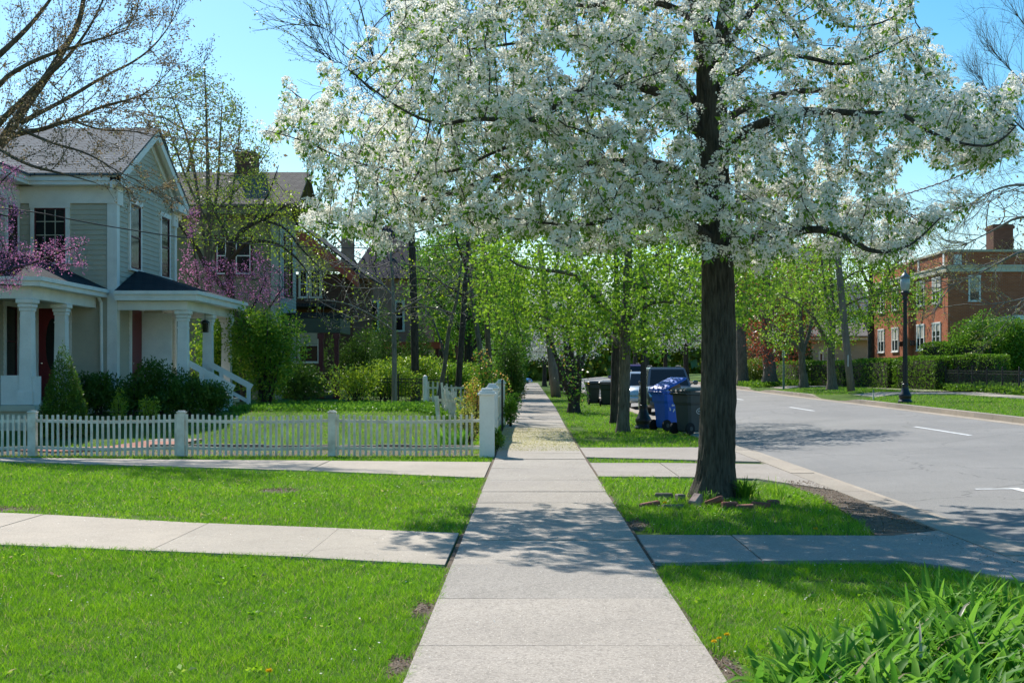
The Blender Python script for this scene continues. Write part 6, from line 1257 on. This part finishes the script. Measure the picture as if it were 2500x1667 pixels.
# redbuds
sc_tree('redbud_tree', 'redbud with pink blossom sprays reaching in at the left frame edge', 'tree', 27,
  [(-260, 960, 0, .12), (-240, 860, 0, .11), (-200, 780, 0, .10), (-120, 700, 0, .08), (-60, 640, 0, .06)],
  [[(-120, 700, 0, .05), (-40, 640, -.3, .04), (20, 620, -.5, .03), (90, 600, -.6, .02), (150, 575, -.6, .012), (200, 560, -.6, .006)], [(-60, 640, 0, .04), (0, 600, .3, .03), (60, 585, .4, .02), (130, 605, .5, .012), (195, 610, .5, .005)], [(-120, 700, 0, .05), (-60, 500, 0, .04), (-20, 440, 0, .03), (20, 400, 0, .015), (50, 380, 0, .008)], [(-60, 640, 0, .03), (0, 655, .3, .02), (50, 655, .4, .01)], [(-40, 470, 0, .03), (10, 500, .2, .015), (50, 490, .3, .006)]],
  [([(-60, 560), (10, 545), (80, 560), (170, 540), (205, 555), (150, 580), (208, 605), (195, 625), (120, 620), (60, 625), (60, 660), (0, 672), (-60, 680)], 2), ([(-40, 380), (30, 370), (45, 400), (30, 450), (55, 500), (0, 560), (-40, 520)], 1)], 900, 1.1,
  LF(dict(m='redbud', n=9, size=.034, spread=.05, name='blossom', w=.7, dz=0, p=.85), dict(m='yellowbud', n=2, size=.04, spread=.04, p=.15, name='young_leaves')), seed=54, bark='bark_dark', infl=1., kill=.14, step=.11, minr=.004)
sc_tree('redbud_tree', 'redbud in pink blossom between the clapboard house and the olive house', 'tree', 43.5,
  [(560, 915, 0, .11), (556, 850, 0, .10), (552, 780, 0, .085), (545, 720, 0, .06), (530, 660, 0, .04)],
  [[(555, 800, 0, .06), (510, 730, -.4, .045), (460, 670, -.6, .03), (425, 620, -.6, .015)], [(550, 760, 0, .05), (590, 690, .4, .035), (610, 640, .6, .02)], [(552, 780, 0, .05), (610, 720, -.6, .035), (650, 660, -.8, .015)], [(460, 700, 0, .03), (440, 520, .3, .02), (430, 480, .3, .01)]],
  [([(408, 640), (420, 570), (450, 600), (500, 590), (540, 610), (600, 560), (610, 600), (665, 625), (672, 690), (600, 700), (540, 690), (470, 690)], 3), ([(420, 470), (460, 480), (450, 540), (425, 530)], .3)], 600, 1.8,
  LF(dict(m='redbud', n=9, size=.062, spread=.09, name='blossom', w=.6, dz=0, p=.8)), seed=55, bark='bark_dark', infl=1.6, kill=.22, step=.18, minr=.006)

# ================================================================ bushes, hedges, conifer
def blob_pts(rg, n, blobs, shell=.55):
    w_ = np.array([b[3]*b[4]*b[5] for b in blobs]); w_ = w_/w_.sum(); i = rg.choice(len(blobs), n, p=w_); B = np.array(blobs)[i]
    d = unit(rg.normal(size=(n, 3))); r = shell+(1-shell)*rg.random((n, 1))**.6
    return B[:, :3]+d*B[:, 3:6]*r*(1+.12*fbm(d[:, :1]*5+i[:, None], d[:, 1:2]*5)), d
def bush(name, label, x, Y, w, h, m, n=2600, size=.07, seed=1, cat='shrub', dense=.35, lumps=7, stems=7, zb=None, flow=None, group=None, dpt=None, cone=False, wr=.55, bark='bark_dark'):
    rg = np.random.default_rng(seed); X = DX(x, Y); z0 = gz(X, Y) if zb is None else zb; base = (X, Y, z0); root = empty(name, base, label, cat, group); dp = dpt or w*.75; bl = []
    if cone:
        for k in range(14): t = k/13; rr = w/2*(1-t)**.75+.04; bl.append((X, Y, z0+.1+t*(h-.15), rr, rr, h*.11))
    else:
        for k in range(lumps):
            a = rg.uniform(0, 2*np.pi); q = rg.uniform(.1, .62); t = rg.uniform(.30, .78); rr = rg.uniform(.28, .42)
            bl.append((X+q*w/2*math.cos(a), Y+q*dp/2*math.sin(a), z0+h*t, w*rr*.75, dp*rr*.75, h*min(t, 1-t*.75)*rg.uniform(.65, .95)))
        bl.append((X, Y, z0+h*.45, w*.34, dp*.34, h*.42))
    P, d = blob_pts(rg, n, bl, dense); P[:, 2] = np.maximum(P[:, 2], z0+.01); D = d*.8+rg.normal(size=d.shape)*.6+np.array([0, 0, .25 if not cone else .5]); s = size*rg.uniform(.5, 1.3, n)
    cl = np.clip(.5+.5*fbm(P[:, 0]*3, P[:, 2]*3+P[:, 1]), 0, 1); V, Q, A = leafmesh('f', P, D, s, s*wr, rg, var=np.clip(.55*rg.random(n)+.45*cl, 0, 1)); put_mesh('foliage', V, Q, A, M[m], root, base)
    if flow: P2, d2 = blob_pts(rg, flow[1], bl, .85); V, Q, A = leafmesh('f', P2, rg.normal(size=P2.shape), flow[2], flow[2]*.7, rg); put_mesh('young_leaves', V, Q, A, M[flow[0]], root, base)
    T = []
    for k in range(stems):
        b = bl[k % len(bl)]; a = Vector((X+rg.uniform(-.08, .08)*w, Y+rg.uniform(-.05, .05)*dp, z0-.03)); c = Vector(b[:3]); e = c+Vector((0, 0, b[5]*.8)); T.append(([a, a.lerp(c, .5)+Vector((0, 0, .06*h)), c, e], [.012*h+.008, .010*h+.006, .007*h+.004, .003], 5))
    if T: V, Q = tubes(T); put_mesh('stems', V, Q, None, M[bark], root, base)
    return root
bush('dwarf_conifer', 'dense green cone-shaped evergreen beside the left porch', 146, 29.6, 1.18, 2.12-gz(-10.7, 29.6), 'darkgreen', 15000, .055, 61, 'conifer', .7, cone=True, wr=.35, flow=('hedge', 3500, .05))
def shr(lab, x, Y, w, h, m, n, size, seed, **k): return bush('garden_shrub', lab, x, Y, w, h, m, n, size, seed, **k)
shr('dark low shrub against the house wall, right of the cone evergreen', 225, 34.3, 1.5, 1.05, 'darkgreen', 4200, .08, 62); shr('dark shrub below the corner of the clapboard house', 300, 34.2, 1.5, 1.0, 'darkgreen', 4200, .08, 63)
shr('tall dark shrub before the right porch, below the leaning shutter', 368, 34.4, 1.5, 1.30, 'darkgreen', 5200, .08, 64); shr('dark spreading shrub left of the right porch steps', 428, 33.8, 1.5, 1.05, 'darkgreen', 4600, .08, 65); shr('dark shrub at the foot of the stair rails', 486, 34.2, 1.3, .82, 'darkgreen', 3600, .07, 66)
shr('small yellow-green bush, left of the pair before the dark shrubs', 276, 31.8, .58, .82, 'limegreen', 900, .055, 67, dense=.1); shr('small yellow-green bush, right of the pair before the dark shrubs', 345, 31.8, .55, .62, 'limegreen', 750, .055, 68, dense=.1)
shr('big loose green bush right of the porch steps', 610, 40.5, 2.7, 2.85, 'green', 9500, .10, 69, dense=.15, lumps=12, stems=14, flow=('limegreen', 2200, .08)); shr('leafy green bush behind the porch columns', 505, 45, 2.4, 3.4, 'green', 6500, .11, 70, dense=.2, lumps=10, flow=('limegreen', 2600, .10)); shr('dark broad bush below the porch of the olive house', 690, 44, 2.6, 1.3, 'darkgreen', 6000, .09, 71)
shr('yellow-leaved open shrub with arching twigs, in front of the dark garden bushes', 818, 42, 2.2, 1.3, 'limegreen', 2400, .085, 72, dense=.1, stems=12, lumps=10); shr('fine feathery green bush beside the yellow shrub', 885, 47, 2.8, 1.65, 'hedge', 7000, .085, 73, flow=('limegreen', 2500, .07), wr=.3)
shr('light green bush between the two straight garden trunks', 955, 50, 2.6, 1.55, 'hedge', 6000, .085, 74, flow=('limegreen', 3000, .08), wr=.4); shr('light green bush behind the small picket fence', 1030, 52, 2.2, 1.35, 'green', 5000, .09, 75, flow=('limegreen', 2600, .08)); shr('bright bush behind the weathered fence', 1085, 54, 1.6, 1.5, 'hedge', 3600, .09, 76, flow=('limegreen', 2200, .08))
bush('arborvitae', 'dark conical arborvitae standing in front of the brick houses', 880, 60, 2.8, 4.2, 'darkgreen', 9000, .14, 77, 'conifer', .6, cone=True, wr=.3); bush('arborvitae', 'second dark evergreen right of the conical arborvitae', 960, 63, 2.6, 3.6, 'darkgreen', 8000, .14, 78, 'conifer', .6, cone=True, wr=.3); bush('arborvitae', 'low dark evergreen behind the yellow shrub', 810, 57, 2.4, 2.6, 'darkgreen', 6000, .13, 79, 'conifer', .5, wr=.3)
shr('reddish-yellow young shrub beside the second white pillar', 1090, 33.0, .95, 1.35, 'orangeleaf', 900, .06, 80, dense=.1, stems=9, flow=('limegreen', 700, .055)); shr('twiggy shrub with yellow leaves in the corner behind the stout pillar', 1075, 27.6, .75, .95, 'yellowbud', 650, .045, 81, dense=.1, stems=9, flow=('olive', 500, .05)); shr('taller reddish-leaved bush behind the board fence', 1118, 44, 1.5, 2.2, 'green', 2600, .08, 82, dense=.1, stems=9, flow=('orangeleaf', 500, .08))
bush('creeper', 'small green creeper at the foot of the board fence', 1145, 26.5, .4, .38, 'green', 700, .05, 83, 'plant', stems=3); bush('creeper', 'leafy clump growing out under the farthest white pillar', 1172, 37.5, .7, .9, 'green', 1500, .07, 84, 'plant', stems=4)
bush('arborvitae', 'dark evergreen hanging over the sidewalk beyond the white pillars', 1172, 52, 1.5, 2.6, 'darkgreen', 5200, .11, 85, 'conifer', .4, wr=.4, lumps=9); bush('garden_shrub', 'bright green tall bush at the left sidewalk edge in the distance', 1180, 72, 2.2, 4.6, 'green', 6500, .15, 86, dense=.3, lumps=10, flow=('limegreen', 1800, .14))
# ground cover band
rg = np.random.default_rng(90); n = 16000; X = np.stack([rg.uniform(-8.2, -1.9, n), rg.uniform(35.4, 41.5, n)], 1); Z = np.array([gz(a, b) for a, b in X])+rg.random(n)*.16*(.6+.4*fbm(X[:, 0]*3, X[:, 1]*3))
V, Q, A = leafmesh('f', np.stack([X[:, 0], X[:, 1], Z], 1), rg.normal(size=(n, 3))+np.array([0, 0, .8]), .10*rg.uniform(.5, 1.2, n), .055, rg); tag(link('ground_cover', npmesh('ground_cover', V, Q, None, A), None, M['green']), 'glossy green ground cover at the back of the garden', kind='stuff')
n = 12000; X = np.stack([rg.uniform(12.9, 20, n), rg.uniform(71, 83, n)], 1); X = X[~((X[:, 1] > 70) & (X[:, 1] < 75.2))]; n = len(X); Z = np.array([gz(a, b) for a, b in X])+rg.random(n)*.22
V, Q, A = leafmesh('f', np.stack([X[:, 0], X[:, 1], Z], 1), rg.normal(size=(n, 3))+np.array([0, 0, .8]), .16*rg.uniform(.5, 1.2, n), .09, rg); tag(link('ground_cover', npmesh('ground_cover', V, Q, None, A), None, M['hedge']), 'low leafy plants under the big trunks across the road', kind='stuff')
n = 6000; X = np.stack([rg.uniform(19.1, 20.8, n), rg.uniform(50, 62, n)], 1); Z = np.array([gz(a, b) for a, b in X])+rg.random(n)*.3
V, Q, A = leafmesh('f', np.stack([X[:, 0], X[:, 1], Z], 1), rg.normal(size=(n, 3))+np.array([0, 0, .8]), .12*rg.uniform(.5, 1.2, n), .08, rg); tag(link('ground_cover', npmesh('ground_cover', V, Q, None, A), None, M['hedge']), 'ivy along the foot of the black iron railing', kind='stuff')

def hedge(label, p0, p1, h, w, seed, n=9000, size=.09):
    rg = np.random.default_rng(seed); p0 = np.array(p0, float); p1 = np.array(p1, float); L = np.linalg.norm(p1-p0); d = (p1-p0)/L; s = np.array([-d[1], d[0]]); c = (p0+p1)/2; z0 = gz(c[0], c[1]); base = (c[0], c[1], z0); root = empty('clipped_hedge', base, label, 'hedge', 'clipped hedges across the road')
    a = rg.uniform(0, 1, n); side = rg.random(n); u = a*L; v = np.empty(n); z = np.empty(n); nx_ = np.zeros((n, 3)); hw = w/2
    top = side < .3; v[top] = rg.uniform(-hw, hw, top.sum()); z[top] = h; nx_[top, 2] = 1
    f = (side >= .3) & (side < .82); v[f] = np.where(rg.random(f.sum()) < .75, 1, -1)*hw; z[f] = rg.uniform(0, h, f.sum()); nx_[f, :2] = np.sign(v[f])[:, None]*s
    e = side >= .82; ee = rg.random(e.sum()) < .5; u[e] = np.where(ee, 0, L); v[e] = rg.uniform(-hw, hw, e.sum()); z[e] = rg.uniform(0, h, e.sum()); nx_[e, :2] = np.where(ee, -1, 1)[:, None]*d
    rnd_ = .22; tz = np.clip((z-(h-rnd_))/rnd_, 0, 1); shrink = 1-.35*tz**2*(np.abs(v)/hw); v = v*shrink; z = z-.10*(np.abs(v)/hw)**3*(z > h-.01)
    wob = .07*fbm(u*2.2+seed, z*2.4)+.05*fbm(u*6+v, z*6); depth = -rg.random(n)**2*.16; P = np.stack([p0[0]+d[0]*u+s[0]*v, p0[1]+d[1]*u+s[1]*v, z0+np.maximum(z, .02)], 1)+nx_*(wob+depth)[:, None]
    D = nx_*.9+rg.normal(size=(n, 3))*.7+np.array([0, 0, .3]); sz = size*rg.uniform(.5, 1.3, n); V, Q, A = leafmesh('f', P, D, sz, sz*.6, rg, var=np.clip(.5*rg.random(n)+.5*(.5+.5*fbm(u*1.7, z*2)), 0, 1)); put_mesh('foliage', V, Q, A, M['hedge'], root, base)
    b = MB(); q = [(p0+d*.15+s*(hw-.16)), (p1-d*.15+s*(hw-.16)), (p1-d*.15-s*(hw-.16)), (p0+d*.15-s*(hw-.16))]; b.prism([tuple(x) for x in q][::-1], z0-.1, z0+h-.17); b.build('dark_core', M['bark_dark'], root)  # solid dark core added inside the leaves to block the view through
hedge('clipped hedge block at the left end, behind the sign post', (16.2, 84), (16.6, 77.5), 1.35, 1.6, 101); hedge('clipped hedge block behind the left young maple across the road', (16.9, 76.5), (17.6, 71), 1.35, 1.4, 102); hedge('clipped hedge block between the two young maples across the road', (17.8, 70.3), (18.5, 65.6), 1.45, 1.4, 103)
hedge('long clipped hedge behind the leaning utility pole', (18.7, 65), (19.6, 61.3), 1.55, 1.5, 104, 11000); hedge('tall rounded hedge in front of the brick building, behind the street lamp', (20.4, 66), (22.4, 62.5), 2.1, 2.2, 105, 14000, .1); hedge('hedge end right of the street lamp', (20.2, 61.8), (21.8, 60.2), 1.5, 1.6, 106)
shr('big bright green bush behind the iron railing', 2235, 64, 3.9, 3.2, 'green', 12000, .12, 111, dense=.3, lumps=12, flow=('hedge', 5000, .1)); shr('bright green bush at the right frame edge before the brick building', 2335, 62, 2.8, 2.9, 'green', 8500, .12, 112, dense=.3, lumps=10, flow=('hedge', 3500, .1))
shr('tan flowering shrub between the two big trunks', 1735, 90, 3.0, 3.2, 'litter', 3500, .13, 113, dense=.2, flow=('yellowbud', 900, .08)); shr('olive round shrub between the big trunks', 1735, 84, 3.2, 1.7, 'olive', 5000, .12, 114, dense=.6)
# ================================================================ trees across the road
sc_tree('young_maple', 'forked maple with bright leaves across the road, left of the utility pole pair', 'tree', 66,
  [(1846, 885, 0, .21), (1843, 850, 0, .18), (1841, 805, 0, .17), (1840, 754, 0, .11), (1838, 706, 0, .08), (1836, 640, 0, .05), (1832, 560, 0, .03)],
  [[(1842, 812, 0, .11), (1823, 787, -.5, .09), (1798, 767, -.8, .07), (1770, 740, -1, .045), (1740, 720, -1.2, .02)], [(1843, 810, 0, .12), (1852, 785, .3, .10), (1860, 760, .4, .09), (1867, 722, .5, .07), (1868, 660, .6, .05), (1885, 590, .6, .025)], [(1866, 725, 0, .06), (1830, 690, .8, .045), (1790, 670, 1.2, .03), (1740, 650, 1.5, .015)]],
  [([(1765, 730), (1770, 660), (1790, 600), (1830, 560), (1900, 550), (1925, 640), (1900, 690), (1850, 720), (1850, 780), (1815, 790), (1790, 815), (1768, 800), (1745, 770)], 1)], 600, 3.2, lf('maple', 11, .12, .20, .85, p=.7), seed=121, infl=2.6, kill=.4, step=.3, minr=.010, holes=[([(1780, 680), (1880, 680), (1880, 800), (1800, 770)], .35)])
sc_tree('young_maple', 'larger forked maple with green leaves spreading behind the utility pole across the road', 'tree', 59.5,
  [(1911, 889, 0, .21), (1909, 850, 0, .19), (1908, 790, 0, .17), (1914, 754, 0, .12), (1913, 700, 0, .10), (1909, 650, 0, .08), (1905, 580, 0, .05), (1900, 520, 0, .03)],
  [[(1909, 800, 0, .12), (1895, 778, -.3, .10), (1881, 752, -.5, .09), (1865, 722, -.7, .07), (1830, 696, -1, .05), (1800, 680, -1.2, .03), (1765, 655, -1.4, .015)], [(1911, 780, 0, .10), (1900, 700, .5, .08), (1893, 650, .7, .06), (1888, 600, .8, .04), (1880, 560, .8, .02)], [(1913, 720, 0, .07), (1960, 690, -.6, .05), (2020, 675, -1, .035), (2090, 660, -1.3, .018), (2140, 665, -1.4, .008)], [(1911, 660, 0, .06), (1970, 620, .6, .04), (2040, 600, 1, .02)]],
  [([(1800, 640), (1840, 560), (1920, 530), (2040, 580), (2120, 640), (2165, 680), (2145, 715), (2090, 720), (2060, 760), (2020, 745), (1980, 760), (1945, 790), (1890, 805), (1885, 760), (1860, 720), (1800, 700)], 1)], 1250, 3.2, lf('maple', 11, .115, .20, .85, p=.7), seed=122, infl=2.4, kill=.36, step=.28, minr=.009)
sc_tree('red_leaved_tree', 'tree with dark red leaves beside the big trunks across the road', 'tree', 76,
  [(1768, 872, 0, .36), (1765, 830, 0, .34), (1762, 780, 0, .33), (1760, 700, 0, .30), (1757, 600, 0, .26), (1752, 480, 0, .2), (1745, 300, 0, .12)],
  [[(1762, 760, 0, .14), (1735, 700, -1, .10), (1710, 650, -1.5, .06), (1690, 600, -1.8, .03)], [(1761, 740, 0, .14), (1800, 680, -1, .10), (1850, 640, -1.6, .06), (1890, 600, -2, .03)], [(1762, 780, 0, .10), (1800, 770, -1.5, .07), (1840, 760, -2, .04), (1870, 740, -2.2, .02)]],
  [([(1688, 690), (1690, 560), (1740, 500), (1830, 540), (1900, 600), (1890, 720), (1860, 800), (1820, 840), (1780, 825), (1750, 845), (1725, 800), (1705, 740)], 1)], 1700, 3.6, lf('redleaf', 12, .15, .25, .6, p=.85), seed=123, bark='bark_grey', infl=2.8, kill=.45, step=.35, minr=.011)
sc_tree('big_grey_trunk_tree', 'tall old tree with thick grey trunk immediately right of the pear trunk', 'tree', 82,
  [(1706, 884, 0, .36), (1704, 830, 0, .33), (1702, 740, 0, .31), (1700, 620, 0, .28), (1697, 480, 0, .22), (1690, 300, 0, .14), (1685, 100, 0, .06)],
  [[(1700, 600, 0, .14), (1740, 480, 1, .10), (1800, 360, 2, .05)], [(1699, 560, 0, .14), (1650, 440, -1, .10), (1600, 320, -2, .05)]], [([(1500, 500), (1560, 280), (1700, 150), (1850, 280), (1880, 500), (1800, 600), (1600, 600)], 1)], 700, 5, lf('olive', 4, .2, .25, p=.6), seed=124, bark='bark_grey', infl=3.6, kill=.6, step=.5, minr=.014)
sc_tree('bare_spring_tree', 'bare tree with sparse yellow buds at the right frame edge before the brick building', 'tree', 52,
  [(2520, 900, 0, .30), (2515, 780, 0, .26), (2505, 640, 0, .22), (2490, 500, 0, .18), (2475, 350, 0, .12), (2460, 150, 0, .06)],
  [[(2505, 640, 0, .12), (2440, 600, -.5, .09), (2360, 570, -1, .07), (2300, 600, -1.3, .04), (2230, 640, -1.5, .02), (2180, 655, -1.5, .008)], [(2500, 580, 0, .12), (2430, 520, .5, .09), (2350, 490, .8, .06), (2280, 530, 1, .035), (2220, 560, 1, .015)], [(2495, 520, 0, .10), (2420, 440, -.5, .08), (2340, 420, -.8, .05), (2270, 440, -1, .03), (2215, 480, -1, .012)], [(2485, 420, 0, .10), (2400, 330, .4, .07), (2330, 330, .6, .04), (2270, 370, .8, .02)], [(2505, 620, 0, .09), (2430, 660, -1, .06), (2340, 690, -1.5, .03), (2260, 700, -1.8, .012)]],
  [([(2175, 640), (2215, 560), (2200, 480), (2235, 400), (2290, 340), (2400, 300), (2480, 300), (2480, 720), (2380, 730), (2300, 720), (2230, 700)], 1)], 2200, 2.8, LF(dict(m='yellowbud', n=2, size=.055, spread=.04, p=.40)), seed=125, thick=.8, shoots=dict(count=110, L=2.2, levels=3, kids_=4, up=.05), bark='bark_pale', infl=2., kill=.28, step=.22, minr=.0058, twig_bark='bark_pale', holes=[([(2175, 300), (2480, 300), (2480, 520), (2175, 520)], .55)])
sc_tree('bare_spring_tree', 'distant bare tree with upright twigs in the upper right corner', 'tree', 75,
  [(2560, 900, 0, .35), (2540, 600, 0, .3), (2500, 380, 0, .22), (2460, 250, 0, .12), (2440, 60, 0, .05)], [[(2500, 380, 0, .14), (2420, 280, -1, .09), (2360, 200, -1.5, .05), (2300, 140, -1.8, .02)], [(2520, 440, 0, .12), (2420, 360, 1, .08), (2330, 280, 1.5, .05), (2260, 200, 2, .02)], [(2480, 300, 0, .1), (2400, 120, 0, .06), (2340, 40, 0, .03)]],
  [([(2236, 210), (2240, 130), (2290, 110), (2330, 30), (2460, -40), (2520, 200), (2480, 320), (2360, 280), (2280, 250)], 1)], 900, 3.5, LF(dict(m='russet', n=1, size=.05, spread=.03, p=.2)), seed=126, thick=.5, shoots=dict(count=110, L=2.8, levels=3, kids_=4, up=.5), bark='bark_grey', infl=3., kill=.42, step=.33, minr=.008)

# ================================================================ farther trees: four kinds, each built once and copied
def far_tree(name, label, loc, leaf, seed, hh, cw, bark='bark_dark', n=500, minr=.014):
    """tree grown at the reference distance, then stood at loc"""
    Y = 80.0; s = F/Y; g0 = CY+EYE*s; top = g0-hh*s; cb = g0-hh*.28*s; x0 = 1000.0; r = cw*s/2; rr_ = random.Random(seed)
    poly = [(x0+r*math.cos(a)*(.85+.3*rr_.random()), (top+cb)/2-(cb-top)/2*math.sin(a)*(.85+.25*rr_.random())) for a in [k*R(30) for k in range(12)]]
    t = sc_tree(name, label, 'tree', Y, [(x0, g0, 0, .24), (x0+3, g0-hh*.2*s, 0, .2), (x0-2, g0-hh*.45*s, 0, .15), (x0+4, g0-hh*.8*s, 0, .05)], [[(x0, g0-hh*(.22+.08*k)*s, 0, .11), (x0+(r*.4)*sg, g0-hh*(.38+.1*k)*s, dy*.5, .07), (x0+(r*.75)*sg, g0-hh*(.5+.1*k)*s, dy, .03)] for k, (sg, dy) in enumerate([(1, 1.5), (-1, -1.5), (.8, -2), (-.8, 2)])],
        [(poly, 1)], n, cw*.45, leaf, seed=seed, bark=bark, infl=3.2, kill=.5, step=.42, minr=minr, zmin=0.0)
    t.location = loc; return t
GREEN = far_tree('background_tree', 'green leafy tree behind the brick houses, nearest of the far garden trees', (-3.6, 76, .5), lf('green', 18, .17, .42, .7), 201, 9.5, 6.5, n=520)
GREEN2 = far_tree('background_tree', 'mid-green tree on the left beyond the thin trunks', (-3.9, 80, .4), lf('green', 20, .20, .45, .7), 202, 11, 7, n=560)
WHITEF = far_tree('blossoming_street_tree', 'first distant white-blossomed tree on the right verge', (2.6, 92, 0), LF(dict(m='greywhite', n=22, size=.12, spread=.36, w=.8, name='blossom'), dict(m='green', n=2, size=.2, spread=.4)), 203, 9, 7.5, n=620)
BARE = far_tree('bare_background_tree', 'bare brownish tree far behind the parked cars', (3.2, 125, 0), LF(dict(m='russet', n=3, size=.16, spread=.4)), 204, 11, 8, n=560)
CONIF = bush('dark_conifer', 'dark conifer far left between the houses', 1000, 80, 4.5, 12, 'darkgreen', 7000, .35, 205, 'conifer', .6, cone=True, wr=.35, zb=0); CONIF.location = (-12.5, 78, .4)
rng = random.Random(77)
def put(proto, x, y, s, lab): dup(proto, (x, y, gz(x, y) if abs(x) < 60 else .5), rng.uniform(0, 6.28), lab, s)
for (x, y, s, lab) in [(-15, 70, 1.0, 'green tree between the olive and brown brick houses'), (-19, 64, 1.1, 'green crown showing above the roof of the olive house'), (-5.5, 100, 1.1, 'green tree far along the left gardens'), (21, 104, 1.1, 'green tree beside the pale low house'), (27, 128, 1.3, 'green tree behind the pale low house'), (15.5, 100, .9, 'light green tree on the far lawn past the red one')]: put(GREEN, x, y, s, lab)
for (x, y, s, lab) in [(-2.7, 104, .9, 'dark green tree at the left sidewalk edge, in the distance'), (-8, 118, 1.2, 'tall green tree far left behind the sidewalk trees'), (-3.0, 150, 1.1, 'farthest green tree on the left of the sidewalk'), (17, 118, 1.2, 'mid-green tree far across the road'), (6, 210, 1.6, 'large green tree closing the road at the end'), (-7, 215, 1.6, 'large green tree closing the view left of the sidewalk'), (-22, 95, 1.3, 'broad green tree far behind the olive house'), (16, 180, 1.5, 'green tree at the far bend of the road')]: put(GREEN2, x, y, s, lab)
for (x, y, s, lab) in [(2.5, 112, 1.0, 'second distant white-blossomed tree on the right verge'), (2.5, 135, 1.05, 'third distant white-blossomed tree on the right verge'), (-2.8, 126, 1.0, 'white-blossomed tree on the left edge far down the sidewalk'), (2.6, 162, 1.1, 'fourth distant white-blossomed tree on the right verge'), (-2.6, 175, 1.1, 'farthest white-blossomed tree left of the sidewalk'), (12.9, 108, 1.0, 'white-blossomed tree across the road behind the parked cars'), (13.2, 128, 1.0, 'farther white-blossomed tree across the road'), (1.9, 101, 1.05, 'white-blossomed tree leaning over the sidewalk between the first two on the right verge'), (-2.5, 112, 1.0, 'nearest white-blossomed tree on the left sidewalk edge'), (1.6, 148, 1.1, 'low white-blossomed crown closing the end of the sidewalk')]: put(WHITEF, x, y, s, lab)
for (x, y, s, lab) in [(-11, 92, 1.3, 'bare brown tree behind the navy roof'), (12, 150, 1.2, 'bare tree in the road distance'), (24, 92, 1.2, 'bare tree between the pale house and brick building'), (40, 100, 1.5, 'bare tree crown behind the brick building roof'), (-16.5, 60, 1.25, 'bare tree standing behind the clapboard house roof'), (-23, 52, 1.3, 'bare tree farther left behind the clapboard house')]: put(BARE, x, y, s, lab)
for (x, y, s, lab) in [(-17, 84, .9, 'dark conifer behind the brown brick house'), (19.5, 97, .75, 'dark conifer on the lawn beyond the big trunks')]: put(CONIF, x, y, s, lab)
# far-off wood that closes the horizon
rg = np.random.default_rng(300); n = 70000; a = rg.uniform(R(-30), R(28), n); d = rg.uniform(235, 300, n); X, Yy = np.sin(a)*d, np.cos(a)*d; hmax = 9+5*(.5+.5*fbm(a*14, a*9))+3*fbm(a*60, a*41); Zz = hmax*rg.random(n)**1.2
V, Q, A = leafmesh('f', np.stack([X, Yy, Zz], 1), rg.normal(size=(n, 3)), 2.0*rg.uniform(.5, 1.2, n), 1.5, rg); tag(link('far_wood', npmesh('far_wood', V, Q, None, A), None, M['olive']), 'far-off green wood closing the horizon', kind='stuff')
